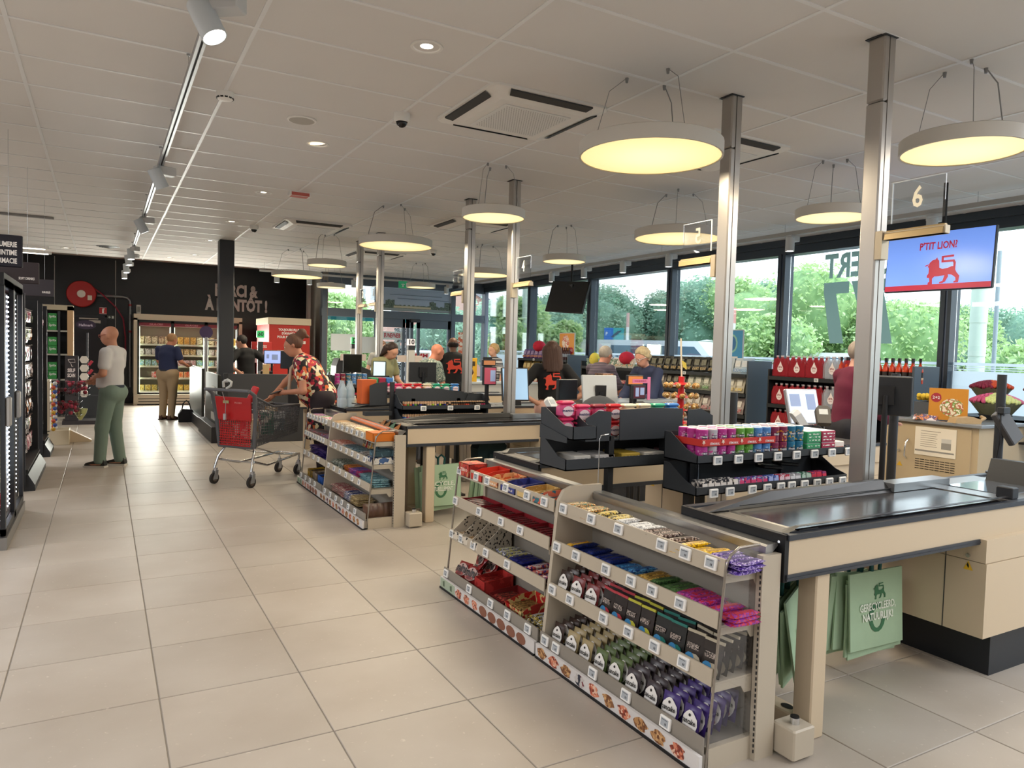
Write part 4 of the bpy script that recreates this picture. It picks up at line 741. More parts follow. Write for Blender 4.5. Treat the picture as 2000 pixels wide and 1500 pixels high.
def can_mesh(c, band, txt, wl='#e8e8ea'):
    b = MB(); R_, h = .032, .086
    b.lathe([(R_-.003, 0), (R_, .003), (R_, h*.72), (R_*.98, h*.74)], n=14, mi=0); b.lathe([(R_*1.02, h*.74), (R_*1.02, h*.95), (R_*.9, h), (R_*.85, h*.985), (.0005, h*.985)], n=14, mis=[1, 1, 3, 3])
    for k in (0,):
        for j in range(5): a0, a1 = -pi/2-.5+.2*j, -pi/2-.3+.2*j; b.add([(R_*1.01*cos(a0), R_*1.01*sin(a0), h*.42), (R_*1.01*cos(a1), R_*1.01*sin(a1), h*.42), (R_*1.01*cos(a1), R_*1.01*sin(a1), h*.62), (R_*1.01*cos(a0), R_*1.01*sin(a0), h*.62)], [(0, 1, 2, 3)], 2)
    V, Fs = textgeo(txt, 1, wx=1, res=1); x0 = min(v[0] for v in V); x1 = max(v[0] for v in V); s = .05/(x1-x0)
    b.add([(R_*1.03*sin((v[0]-(x0+x1)/2)*s/R_), -R_*1.03*cos((v[0]-(x0+x1)/2)*s/R_), h*.52+v[1]*s*1.3) for v in V], Fs, 3)
    return b.mesh('gum_jar', [prt([c, c, c, band], 70, .35), pm(c, .35), pm('#1b1e36', .4), pm(wl, .4)])
CJ = [('magenta', can_mesh('#b03088', '#d8a0c8', 'STIMOROL')), ('silver', can_mesh('#b8b4bc', '#d0589c', 'STIMOROL')), ('green', can_mesh('#5c9c38', '#b8d8a0', 'STIMOROL')), ('blue', can_mesh('#4c84c0', '#a8c8e8', 'STIMOROL')), ('wine red', can_mesh('#7c2048', '#e0a020', 'mentos')), ('teal', can_mesh('#1c6c90', '#e0b828', 'mentos'))]
cols_ = [0, 1, 0, 0, 2, 2, 3, 3, 4, 4, 5, 5]; wd = {}
for k, ci in enumerate(cols_):
    w, me = CJ[ci]; q = wd.get(w, 0); wd[w] = q+1
    for l in range(2):
        for r in range(3): tag(link('gum_jar', me, None, (2.78+.0685*k+.005, 2.86+.067*r, .992+.088*l), rz=rnd.uniform(-.3, .3)), '%s gum jar, %s column, %s layer, %s row from the front' % (w, ORD[q], ['lower', 'upper'][l], ORD[r]), 'gum jar', w+' gum jars on the gum rack')
RC = pm('#c8342c', .5)
for k, x in enumerate((2.78, 2.92, 3.06, 3.2)):
    b = MB(); x0, x1 = x-.032, x+.105; b.box(x0, x1, 2.818, 2.822, 1.08, 1.115); b.box(x0, x1, 2.818, 3.03, 1.078, 1.081); b.box(x0-.001, x0+.001, 2.818, 3.03, 1.08, 1.115); fittext(b, 'STIMOROL', Matrix.Translation((x0+.09, 2.816, 1.09)) @ FY, .07, .013, mi=1, res=1); b.add([(x0+.012+.014*cos(a)*(1 if j % 2 else .4), 2.8165, 1.1+.016*sin(a)*(1 if j % 2 else .4)) for j, a in enumerate([pi/2+pi/5*i for i in range(10)])], [tuple(range(9, -1, -1))], 2)
    tag(b.build('carton_tray', [RC, pm('#f4f4f4', .5), pm('#e8d8c8', .5)]), ['leftmost', 'second', 'third', 'rightmost'][k]+' red card tray with a star around the gum jars', 'carton', 'red card trays on the gum rack')
for k, (c, w) in enumerate([('#3c9c68', 'green'), ('#a02848', 'crimson')]):
    for l in range(2):
        b = MB(); x = 3.65+.13*k; b.bbox(x-.06, x+.06, 2.83, 3.04, .992+.07*l, 1.058+.07*l+.0, .002, 0); b.box(x-.055, x+.055, 2.835, 3.035, 1.058+.07*l, 1.06+.07*l, 1)
        for j in range(3): b.box(x-.05, x+.05, 2.828, 2.83, 1.004+.018*j+.07*l, 1.011+.018*j+.07*l, 2)
        tag(b.build('gum_box', [pm(c, .4), pm('#dde6ea', .4), prt(['#e8efe8', c], 60)]), '%s box of gum packs, %s layer, right of the jars' % (w, ['lower', 'upper'][l]), 'gum box')
b = MB(); b.bbox(3.85, 3.94, 2.84, 3.0, .992, 1.06, .003, 0); b.box(3.86, 3.93, 2.838, 2.84, 1.0, 1.03, 1); tag(b.build('gum_box', [pm('#ded4cc', .5), pm('#c86a50', .5)]), 'white box at the right end of the upper gum tray', 'gum box')
# lower tray: packs
pk = []
for k, (c, w) in enumerate([(['#26262c', '#e0d8d0'], 'cream black'), (['#c8c0d0', '#3048a0', '#d04070'], 'white and pink'), (['#3048a0', '#a0b0e0'], 'blue'), (['#b83048', '#e8d0d8'], 'red'), (['#8c8c90', '#d8d8dc'], 'grey'), (['#206848', '#b8d0c0'], 'green'), (['#7c2060', '#d02848'], 'purple red')]): b = MB(); b.bbox(-.021, .021, -.012, .012, 0, .062, .003, 0); b.box(-.019, .019, -.0125, -.012, .02, .05, 1); pk.append((w, b.mesh('gum_pack', [prt(c, 50, .35), pm(c[-1], .4)])))
x = 2.8
for j, n in enumerate([6, 5, 2, 2, 2, 2, 3]):
    for c in range(n):
        for r in range(2 if j else 3): tag(link('gum_pack', pk[j][1], None, (x, 2.845+.03*r, .823+.0), rot=(R(-6), 0, rnd.uniform(-.15, .15))), '%s gum pack, %s column, %s row, lower gum tray' % (pk[j][0], ORD[c], ORD[r]), 'gum pack', pk[j][0]+' gum packs in the lower gum tray')
        x += .046
for k in range(2): b = MB(RT(3.45+.14*k, 2.98, .9+.012*k, 0, R(5), R(-12))); b.bbox(-.07, .07, -.045, .045, 0, .022, .006); tag(b.build('gum_wallet', BLACK), ['left', 'right'][k]+' black glossy pack lying over the lower gum tray', 'gum pack')
# rack seen from behind with sweet jars (mentos), left of the gum rack
t = thing('impulse_rack', 'dark backed rack turned away, pink mint jars showing above it', 'display rack', (0, 0, 0))
def backp(x0, x1, zl, zr, zb=1.075, y=3.2): b = MB(); b.prism([(x0, zb), (x1, zb), (x1, zr), ((x0+x1)/2, max(zl, zr)+.008), (x0, zl)], 'y', y, y+.006); b.build('back_panel', SHELLM, t)
backp(2.27, 2.44, 1.2, 1.235); backp(2.5, 2.96, 1.245, 1.245); backp(3.0, 3.2, 1.235, 1.2)
b = MB(); tray(b, 2.12, 2.27, 3.1, 3.42, 1.1, .07); b.box(2.27, 3.25, 3.206, 3.42, 1.075, 1.085); b.prism([(3.15, 1.08), (3.42, 1.08), (3.42, 1.16), (3.15, 1.11)], 'x', 2.115, 2.12); b.build('tray', SHELLM, t)
b = MB(); tray(b, 2.12, 3.2, 3.16, 3.42, .93, .06); b.build('tray', SHELLM, t)
for q in ((2.43, 2.465, 3.2, 3.24, .0, 1.1), (3.12, 3.16, 3.2, 3.24, 0, 1.1)): b = MB(); b.box(*q); b.build('leg', pm('#15171a', .5), t)
b = MB(); b.box(2.83, 3.02, 3.15, 3.25, .93, 1.09); b.build('divider', pm('#15171a', .5), t)
b = MB(); b.tube([(2.29, 3.1, .83), (2.29, 3.1, 1.1), (2.3, 3.1, 1.12), (2.35, 3.1, 1.125)], .003); b.build('wire_holder', CHROME, t)
b = MB(); b.tube([(3.02, 3.05, 1.13), (2.96, 3.05, 1.11), (2.95, 3.05, 1.08), (2.95, 3.05, .82), (2.98, 3.03, .79), (3.05, 3.0, .8), (3.06, 3.0, .83)], .004); b.build('hook', CHROME, t)
def jar_mesh(c, cap, txt):
    b = MB(); w, h = .048, .09; b.bbox(-w, w, -.03, .03, 0, h*.76, .012, 0); b.bbox(-w*.96, w*.96, -.028, .028, h*.77, h, .008, 1); b.add([(.035*cos(a*.5), -.031, h*.38+.028*sin(a*.5)) for a in range(13)][:12], [tuple(range(12))], 2)
    fittext(b, txt, Matrix.Translation((0, -.0325, h*.42)) @ FY, .075, .017, mi=3, res=1); return b.mesh('mint_jar', [pm(c, .3), pm(cap, .35), pm('#f0d8dc', .4), pm('#1c2860', .4)])
JM = [jar_mesh('#d85888', '#d82c60', 'mentos'), jar_mesh('#c04068', '#8c1830', 'mentos'), jar_mesh('#d04048', '#c81c28', 'mentos'), jar_mesh('#e0c8a8', '#e8dcc0', 'mentos'), jar_mesh('#48a888', '#2ca080', 'mentos'), jar_mesh('#5088c0', '#3878c0', 'mentos')]
for k, j in enumerate([0, 0, 1, 2, 3, 3, 4, 5]):
    for l in range(2): tag(link('mint_jar', JM[j], None, (2.2+.108*k, 3.3, (1.088 if k else 1.11)+.092*l-.0)), '%s mint jar, %s from the left, %s layer, above the dark panels' % (['pink', 'crimson', 'red', 'cream', 'green', 'blue'][j], ORD[k], ['lower', 'upper'][l]), 'mint jar', 'mint jars on the dark backed rack')
CB = [(2.2, .12, '#c8c4bc', 'white'), (2.34, .14, '#b8b4b0', 'grey'), (2.52, .14, '#b89c3c', 'mustard'), (2.68, .16, '#e0dcd4', 'pale'), (2.9, .16, '#c08c98', 'pink')]
for k, (x, w, c, n_) in enumerate(CB): b = MB(); b.bbox(x-.0, x+w-.01, 3.2, 3.38, .94, 1.0, .003, 0); b.box(x+.01, x+w-.02, 3.199, 3.2, .955, .985, 1); tag(b.build('sweets_box', [pm(c, .5), prt([c, '#50505a', '#e8e4e0'], 40)]), n_+' small box on the lower tray of the dark backed rack', 'box')
# lighter rack on the second lane pair
r_ = rack(2.62, 3.62, 6.86, .93, .80, 'two tier rack full of lighters behind the third counter', .24)
tags(r_, [2.84, 3.14, 3.45], 6.86, .945); tags(r_, [2.8, 3.1, 3.38], 6.86, .815)
b = MB(); b.prism([(2.62, 1.0), (3.42, 1.0), (3.4, 1.1), (3.05, 1.14), (2.62, 1.13)], 'y', 7.08, 7.086); b.prism([(3.42, 1.0), (3.72, 1.0), (3.7, 1.06), (3.46, 1.09)], 'y', 7.08, 7.086); b.build('back_panel', SHELLM, r_)
LC = ['#c85030', '#58a030', '#1c2c90', '#20242c', '#d8c0a0', '#90c020', '#1c2c90', '#141418', '#a07858', '#6c3c28', '#c04830', '#40342c', '#8c8478', '#b0305c']
def lighter(c, cap):
    b = MB(); b.lathe([(.011, 0), (.011, .05), (.0, .05)], n=8, mi=0); b.box(-.008, .008, -.008, .008, .05, .068, 1); b.box(-.006, .004, -.005, .005, .068, .074, 2); return b.mesh('lighter', [pm(c, .25), pm(cap, .35, .4), pm('#caa27c', .4)])
for l, (z, L0) in enumerate(((.937, LC), (.807, ['#3870c0', '#c04080', '#50a060', '#d8d040', '#4068c0', '#d85050', '#28242c', '#2c2428', '#e8d8d0', '#c8405c', '#50a8b0', '#403830', '#a0b060', '#1c1c20']))):
    ms = [lighter(c, '#c8a888' if i < 8 or l else '#2c2824') for i, c in enumerate(L0)]
    LNM = ['red', 'green', 'blue', 'black', 'tan', 'lime', 'navy', 'jet black', 'brown', 'dark brown', 'rust', 'umber', 'grey', 'magenta'] if l == 0 else ['sky blue', 'pink', 'green', 'yellow', 'cobalt', 'red', 'black', 'dark grey', 'cream', 'crimson', 'turquoise', 'taupe', 'olive', 'jet black']
    cnt = {}
    for k in range(34):
        ci = k*len(ms)//34; ci = (ci+(k % 2 if ci < 8 else 0)) % len(ms); q = cnt.get(ci, 0); cnt[ci] = q+1
        for r in range(3): tag(link('lighter', ms[ci], None, (2.66+.027*k, 6.885+.03*r, z), rz=rnd.uniform(-.4, .4)), '%s lighter, %s of its colour, %s row, %s tier of the rack' % (LNM[ci], ORD[q], ORD[r], ['upper', 'lower'][l]), 'lighter', 'lighters on the two tier lighter rack')
t = thing('impulse_rack', 'black turned away rack panel with an orange box, left of the lighters', 'display rack', (0, 0, 0)); b = MB(); b.prism([(2.37, .96), (2.56, .96), (2.56, 1.2), (2.44, 1.19), (2.37, 1.16)], 'y', 7.15, 7.156); b.box(2.26, 2.6, 7.16, 7.4, .96, .97); b.box(2.3, 2.58, 7.05, 7.15, .86, .9); b.build('back_panel', SHELLM, t); b = MB(); b.box(2.58, 2.62, 7.1, 7.14, 0, 1.2); b.build('leg', DARK, t)
b = MB(); b.bbox(2.3, 2.46, 7.2, 7.36, .97, 1.22, .004); tag(b.build('sweets_box', pm('#c85c28', .5)), 'bright orange box behind the black rack panel by the lighters', 'box')
for k in range(8): tag(link('mint_jar', JM[[0, 0, 2, 2, 3, 4, 4, 5][k]], None, (2.62+.11*k, 7.3, 1.085)), '%s mint jar, %s from the left, above the lighter rack' % (['pink', 'crimson', 'red', 'cream', 'green', 'blue'][[0, 0, 2, 2, 3, 4, 4, 5][k]], ORD[k]), 'mint jar', 'mint jars above the lighter rack')
b = MB(); b.box(2.58, 3.5, 7.2, 7.4, 1.07, 1.083); b.box(2.9, 2.94, 7.28, 7.32, 0, 1.07); b.box(3.3, 3.34, 7.28, 7.32, 0, 1.07); tag(b.build('jar_shelf', SHELLM), 'dark shelf carrying the mint jars above the lighters', 'shelf')
# third gum rack, far (fifth counter)
r_ = rack(2.5, 3.3, 8.95, 1.03, .9, 'far gum rack right of the floral woman'); tags(r_, [2.7+.17*k for k in range(4)], 8.95, 1.04); tags(r_, [2.75+.17*k for k in range(3)], 8.95, .91)
for k in range(6):
    for l in range(2): tag(link('gum_jar', CJ[[0, 4, 5, 3, 5, 3][k]][1], None, (2.56+.07*k, 9.0, 1.037+.088*l)), '%s gum jar, %s column, %s layer, far gum rack' % (CJ[[0, 4, 5, 3, 5, 3][k]][0], ORD[k], ['lower', 'upper'][l]), 'gum jar', 'gum jars on the far gum rack')
for k in range(3): b = MB(); x = 3.0+.1*k; b.bbox(x, x+.09, 8.98, 9.15, 1.037, 1.16, .004); tag(b.build('gum_box', pm(['#3c9c68', '#a02848', '#4078c0'][k], .4)), ['green', 'crimson', 'blue'][k]+' box on the far gum rack', 'gum box')
for k in range(9): tag(link('gum_pack', pk[[0, 1, 6, 6, 3, 3, 6, 2, 5][k]][1], None, (2.58+.07*k, 9.0, .907)), 'gum pack, %s from the left on the lower tray of the far gum rack' % ORD[k], 'gum pack', 'gum packs on the far gum rack')
# six pack of water bottles standing on the belt beside it
t = thing('water_pack', 'shrink wrapped clear water bottles standing left of the orange box', 'bottle pack', (2.33, 7.95, .872))
for k in range(4):
    b = MB(); x, y = .09*(k % 2), .09*(k//2); b.lathe([(.035, 0), (.042, .02), (.042, .09), (.036, .11), (.042, .14), (.04, .2), (.014, .27), (.014, .3), (.0, .3)], c=(x, y, 0), n=12); b.build('bottle', pm('#c4d4dc', .15, alpha=.55), t)
# ================================================================ OUTSIDE
g = MB(); g.box(9.05, 90, -30, 90, -.2, -.12); struct(g.build('ground', pm('#a8a8a6', .9, var=.1, scale=.6)))
g = MB(); g.box(4, 9.05, 17.5, 90, -.2, -.12); struct(g.build('ground', pm('#a8a8a6', .9, var=.1, scale=.6)))
g = MB(); g.box(19, 22, -20, 60, -.13, -.05); struct(g.build('grass_strip', pm('#7c9c58', .9, var=.2, scale=3)))
LEAF = [transl('#b4cd90', .45, 'la'), transl('#93b39a', .4, 'lb')]; LEAF2 = [transl('#d0e0b0', .45, 'la'), transl('#b6ceb6', .4, 'lb')]; CORE = [pm('#86a570', .9, var=.2, scale=3), pm('#76957f', .9, var=.2, scale=3)]  # leaf greens paled so the colour carries the outdoor haze
def tree(x, y, top, r, kind, label, low=False):
    t = thing('tree' if not low else 'hedge_bush', label, 'tree' if not low else 'bush', (x, y, -.12), 0, 'trees beyond the car park')
    rr = random.Random(int(x*100+y*7)); hh = top+.12; bl = []
    ch = hh*.82 if not low else hh
    for k in range(11 if not low else 6):
        z = hh-ch*(.16+.76*k/11)+rr.uniform(-.1, .1)*r; q = r*(.45+.55*sin(pi*min(1, .25+.75*k/11)))
        a = rr.uniform(0, 6.3); bl.append((q*.45*cos(a), q*.45*sin(a), 0, q*rr.uniform(.55, .8))); bl[-1] = (bl[-1][0], bl[-1][1], min(max(z, r*.3), hh-bl[-1][3]*1.1), bl[-1][3])
    bl.append((0, 0, hh-r*.42, r*.36))
    c = MB()
    for bx, by, bz, br_ in bl: c.ball((bx, by, bz), br_*.8, 8)
    c.build('crown_core', CORE[kind], t)
    m = MB(); V = []; F = []; MI = []
    n = int(2500+3000*r) if not low else 4000
    for k in range(n):
        bx, by, bz, br_ = bl[rr.randrange(len(bl))]; u = rr.uniform(-1, 1); a = rr.uniform(0, 2*pi); s = (1-u*u)**.5; q = br_*rr.uniform(.8, 1.12)
        p = Vector((bx+q*s*cos(a), by+q*s*sin(a), bz+q*u)); d1 = Vector((rr.gauss(0, 1), rr.gauss(0, 1), rr.gauss(0, 1))).normalized(); d2 = d1.orthogonal().normalized(); w = .07*rr.uniform(.5, 1.3)
        b = len(V); V += [tuple(p-d1*w-d2*w*.5), tuple(p+d1*w-d2*w*.5), tuple(p+d1*w*.6+d2*w*.7), tuple(p-d1*w*.6+d2*w*.6)]; F.append((b, b+1, b+2, b+3)); MI.append(rr.random() < .35)
    m.v = V; m.f = F; m.m = [int(i) for i in MI]; m.sm = [False]*len(F)
    o = m.build('crown', [LEAF[kind], LEAF2[kind]], t); o['kind'] = 'stuff'
    if not low: b = MB(); b.tube([(0, 0, 0), (.05, .02, hh*.3), (0, 0, hh*.7)], [r*.12, r*.09, r*.05], 7); b.build('trunk', pm('#6a5a48', .9), t)
TT = [(7.4, 27.0, 3.9, .9, 0, 'light green tree behind the left entrance glass'), (9.2, 29.4, 4.0, .9, 0, 'second light tree behind the left entrance glass'), (12.3, 27.6, 3.8, 1.2, 1, 'bluish tree behind the narrow entrance glass'), (17.3, 31.8, 4.7, 1.9, 1, 'dark tree in the leftmost window by the entrance'), (11.0, 19.2, 3.5, .9, 0, 'bright young tree in the leftmost window'),
      (15.5, 25.9, 4.2, 1.4, 1, 'tree just left of the black screen'), (18.3, 28.9, 4.7, 1.9, 1, 'dark tree behind the black screen'), (11.1, 16.8, 2.6, .55, 0, 'small bright bush tree below the black screen'), (20.8, 29.9, 5.1, 1.9, 1, 'tree right of the black screen'),
      (23.0, 30.9, 5.8, 2.3, 1, 'tall tree left in the window of the sky gap'), (25.2, 32.0, 5.0, 1.6, 1, 'tree sloping down towards the sky gap'), (27.2, 30.8, 5.7, 1.5, 1, 'tree right of the sky gap'), (26.7, 28.9, 6.2, 2.0, 1, 'tall tree left in the window of the blue poster'), (26.3, 26.8, 6.2, 1.9, 1, 'tall dark tree above the blue poster'),
      (26.0, 24.7, 6.1, 1.9, 0, 'lighter tree right of the second silver post'), (28.7, 25.4, 6.1, 1.9, 1, 'dark tree behind the lighter one'), (16.1, 14.0, 3.0, 1.0, 0, 'bright yellow green bush beside the OUVERT window frame'), (22.0, 17.7, 5.6, 2.0, 0, 'tall bright green tree under the OUVERT lettering'), (28.3, 21.0, 5.2, 2.0, 1, 'bluish tree right of the lettering tree'),
      (31.3, 21.6, 5.0, 2.0, 1, 'tree behind the nearest silver post'), (23.0, 14.7, 3.9, 1.7, 0, 'bright tree right of the nearest silver post'), (25.5, 15.6, 4.1, 1.6, 0, 'bright tree under the blue screen'), (30.0, 17.7, 4.4, 1.8, 1, 'tree left of the right window frame'), (30.9, 17.2, 4.3, 1.6, 0, 'tree in the right window beside the pale pole'),
      (38.6, 19.8, 4.9, 2.4, 1, 'far tree right of the pale pole'), (42.1, 20.1, 4.9, 2.6, 1, 'far tree at the right picture edge'), (27.3, 33.0, 4.0, 1.8, 1, 'low far tree under the sky gap')]
for x, y, z, r, k, lb in TT: tree(x, y, 1.55+(z-1.55)*.86, r, k, lb)
tree(17.5, 8.2, 2.1, 1.3, 0, 'pale bush low in the right window', True)
for k in range(16):
    u = k/15; tree(17+26*u+rnd.uniform(-1, 1), 37-17*u+3*(u < .1), 3.3+.5*sin(k*2.1), 1.4, 1, 'row tree %s from the left at the back of the car park' % ORD[k])
hb = MB()
for k in range(60): hb.ball((16+.42*k, 28-.28*k+rnd.uniform(-.2, .2), .9), .95, 8, 0, (1, 1, 1.25))
tag(hb.build('hedge', pm('#6f9468', .9, var=.25, scale=6, bump=.8)), 'long clipped hedge at the back of the car park', 'hedge', None, 'stuff')
def vehicle(x, y, rz, L_, h, c, label, name='car'):
    t = thing(name, label, 'car' if name == 'car' else 'van', (x, y, -.12), rz); w = .85; van = name != 'car'
    P = [(-L_/2, .35), (-L_/2, h*.55), (-L_/2+.35, h*.62), (-L_/2+1.0, h), (L_/2-(.15 if van else .9), h), (L_/2, h*(.85 if van else .6)), (L_/2, .35)]
    b = MB(); b.prism(P, 'y', -w, w); b.build('body', pm(c, .3), t); gm = pm('#5c7484', .1)
    b = MB(); Q = [(-L_/2+.55, h*.64), (-L_/2+1.1, h*.93), (L_/2-(1.2 if van else 1.0), h*.93), (L_/2-(1.1 if van else .6), h*.64)]
    b.prism(Q, 'y', -w-.005, -w+.01); b.prism(Q, 'y', w-.01, w+.005); b.build('side_window', gm, t)
    b = MB(); b.add([(-L_/2+.38, -w*.85, h*.64), (-L_/2+.38, w*.85, h*.64), (-L_/2+.98, w*.8, h*.96), (-L_/2+.98, -w*.8, h*.96)], [(0, 1, 2, 3)]); b.build('windscreen', gm, t)
    for sx in (-L_*.32, L_*.32):
        for sy in (-w, w): b = MB(); b.cyl((sx, sy-.1, .33), (sx, sy+.1, .33), .33, n=16); b.build('wheel', BLACK, t)
vehicle(13.4, 15.5, 2.1, 4.6, 2.05, '#eef0f2', 'white van parked behind the frosted window strip', 'van'); vehicle(12.6, 19.0, 2.2, 4.3, 1.95, '#dfe3e6', 'pale silver people carrier parked left of the white van'); vehicle(17.5, 13.5, 2.2, 4.3, 1.85, '#e6e8ea', 'white car roof seen above the frosted strip behind the blue poster'); vehicle(9.5, 24.5, 1.2, 4.3, 1.6, '#d8dadc', 'pale car outside the entrance glass')
def pole(x, y, h, r, label, cols, lamp=False):
    t = thing('street_pole', label, 'pole', (x, y, -.12)); b = MB(); n = 6
    for k in range(n): b.cyl((0, 0, h*k/n), (0, 0, h*(k+1)/n), r, r*.95, 10, mi=k % len(cols))
    b.build('pole', [pm(c, .5) for c in cols], t)
    if lamp: b = MB(); b.lathe([(.02, 0), (.3, .06), (.32, .1), (0, .16)], c=(0, 0, h), n=14); b.build('lamp_head', pm('#c8ccce', .4), t)
pole(17.0, 21.5, 3.2, .06, 'red and white banded barrier pole near the blue sign', ['#e8e4e2', '#d8b0a8']); pole(20.5, 19.6, 3.5, .06, 'red and white banded pole above the blue poster', ['#e8e4e2', '#d89890'])
pole(13.7, 7.3, 3.6, .14, 'thick pale green pole in the right window', ['#ccd8c4']); pole(13.3, 6.8, 3.6, .035, 'thin grey pole beside the thick pale one', ['#9aa4a8']); pole(10.9, 18.6, 4.5, .12, 'pale green pole in the leftmost window', ['#c4d2c0'])
pole(22, 22.5, 2.2, .04, 'small street lamp under the dark trees, left', ['#a8b4b4'], True); pole(24.5, 21.5, 2.0, .04, 'small street lamp under the dark trees, right', ['#a8b4b4'], True)
t = thing('road_sign', 'blue and green information board by the banded pole', 'sign', (14.7, 19.3, 2.2), -.9); b = MB(); b.bbox(-.33, .33, -.02, .02, -.2, .2, .005); b.build('board', pm('#2468b8', .4), t); b = MB(); b.box(-.02, .33, -.024, -.02, -.2, .2, 0); b.add([(-.1, -.026, -.1), (.0, -.026, -.12), (.28, -.026, .12), (.12, -.026, .1)], [(0, 1, 2, 3)], 1); fittext(b, 'P', Matrix.Translation((-.24, -.026, 0)) @ FY, .06, .12, mi=2); b.build('board_print', [pm('#3c9c9c', .4), pm('#344c5c', .5), WHITE], t)
b = MB(); b.cyl((-.2, .03, -2.3), (-.2, .03, 0), .03); b.cyl((.2, .03, -2.3), (.2, .03, 0), .03); b.build('support', ALU, t)
t = thing('house', 'far brick house with a grey gable seen through the entrance glass', 'house', (18.8, 41.3, 0), -.4)
b = MB(); b.box(-4, 4, -3, 3, 0, 3.2); b.prism([(-4, 3.2), (4, 3.2), (0, 5.6)], 'y', -3, 3); b.build('wall', pm('#b08c80', .9), t); b = MB(); b.prism([(-4.3, 3.1), (-4, 3.05), (0, 5.6), (4, 3.05), (4.3, 3.1), (0, 5.95)], 'y', -3.2, 3.2); b.build('roof', pm('#7c7c80', .8), t)
for k in range(2): b = MB(); b.box(-2.5+3*k, -1.3+3*k, -3.05, -3, 1, 2.4); b.build('window', pm('#3c4850', .2), t)
t = thing('entrance_canopy', 'white canopy frame with a turquoise band outside the left entrance glass', 'canopy', (6.6, 21, 0)); b = MB(); b.box(-1.6, 1.3, -1, 1.4, 2.45, 2.6); b.build('roof', WHITE, t); b = MB(); b.box(-1.6, 1.3, -1.01, -1, 2.28, 2.45); b.build('band', pm('#3cb4bc', .4), t)
for x in (-1.55, 1.22): b = MB(); b.box(x, x+.08, -1, -.92, -.12, 2.5); b.build('post', pm('#c8ccd0', .4), t)
for k in range(4): b = MB(); b.box(.72+.02, 1.2, -1.0, -.98, .2+.5*k, .62+.5*k); b.build('poster', prt(['#e8e8e8', '#3c4048', '#c8ccd0'], 8), t)
# house posters on the entrance glass
def poster(x0, x1, z0, z1, y, cols, label, lines=(), tc='#b82838', scale=10):
    t = thing('poster', label, 'poster', ((x0+x1)/2, y, (z0+z1)/2)); w, h = (x1-x0)/2, (z1-z0)/2
    b = MB(); b.box(-w, w, -.004, .004, -h, h); b.build('sheet', prt(cols, scale) if len(cols) > 1 else pm(cols[0], .5), t)
    if lines:
        b = MB()
        for k, l in enumerate(lines): fittext(b, l, Matrix.Translation((0, -.006, h-(2*h)*(k+.5)/len(lines))) @ FY, w*1.6, h/len(lines)*1.1, res=1, bold=.04)
        b.build('printed_words', pm(tc, .5), t)
    return t
poster(6.02, 6.56, 1.75, 1.95, FY0+.044, ['#c4d4d8'], 'white sticker reading BIENVENUE on the entrance door glass', ('EUNEVNEIB',), '#a03848'); poster(6.05, 6.5, 1.5, 1.7, FY0+.044, ['#a8bcc0'], 'grey sticker lettering below the welcome sticker', ('-HOT',), '#e8eef0')
poster(6.75, 7.3, .95, 1.45, FY0+.03, ['#f0ece8'], 'white board with slanted red lettering by the entrance door', ('MMM', 'de', 'MM'), '#b82430')
poster(4.75, 5.4, 1.45, 1.85, FY0+.044, ['#dfe6e8'], 'white sheet on the left entrance glass'); poster(5.5, 5.85, 1.4, 1.8, FY0+.044, ['#c4ccd0'], 'grey framed sheet beside the white one on the entrance glass'); poster(5.05, 5.4, .95, 1.3, FY0+.044, ['#e8ecf0', '#2c58a8', '#e8ecf0'], 'blue and white folder on a stand by the entrance glass', scale=5)
poster(8.1, 8.4, 1.2, 2.0, FY0+.044, ['#e8c8b0', '#d8683c', '#f0e0c8'], 'tall narrow orange banner by the corner window', scale=6)
# ================================================================ WINDOW RACKS
CHG = pm('#48525c', .5); SHD = pm('#1e2124', .5)
def wrack(y0, y1, shelves, label, endp=True, top=1.5):
    t = thing('shop_shelving', label, 'shelving', (0, 0, 0), 0, 'window side shelving'); x0, x1 = 8.05, 8.5
    b = MB(); b.box(x1, x1+.02, y0, y1, 0, shelves[0]+.05); b.build('back_panel', SHD, t)
    b = MB(); b.box(x0-.02, x1, y0, y1, 0, .12); b.build('base', SHD, t)
    for z in shelves: b = MB(); b.box(x0, x1, y0, y1, z-.03, z); b.box(x0-.025, x0, y0, y1, z-.045, z+.005); b.build('shelf', SHD, t)
    if endp: b = MB(); b.bbox(x0-.02, x1+.02, y0-.04, y0-.01, 0, top, .004); b.build('end_panel', CHG, t)
    b = MB(); b.box(x0, x1, y1, y1+.02, 0, top-.1); b.build('end_panel', SHD, t)
    for z in shelves:
        for k in range(int((y1-y0)/.9)): link('price_tag', tgm, t, (x0-.03, y0+.35+.9*k, z-.02))
    return t
wrack(4.98, 7.02, (1.3, .92, .56), 'dark window shelving with red water packs'); wrack(7.42, 11.55, (1.3, 1.02, .71, .4), 'dark window shelving with snack bags'); wrack(12.05, 14.0, (1.4, 1.1, .8), 'dark window shelving with purple bags', True, 1.5)
def bottle_prof(h, r): return [(r*.92, 0), (r, .015), (r, h*.55), (r*.8, h*.72), (r*.35, h*.85), (r*.33, h*.93)]
REDW = pm('#a8323c', .25, var=.1, scale=30); CLW = pm('#c8ccd4', .12, alpha=.55); CAPW = pm('#d8d0d4', .4)
def waterpack(red):
    bm = MB(); bm.lathe(bottle_prof(.29, .042), n=12); bm.lathe([(.017, .27), (.017, .29), (.0, .29)], n=8, mi=1); return bm.mesh('bottle', [REDW if red else CLW, CAPW])
WB = [waterpack(1), waterpack(0)]
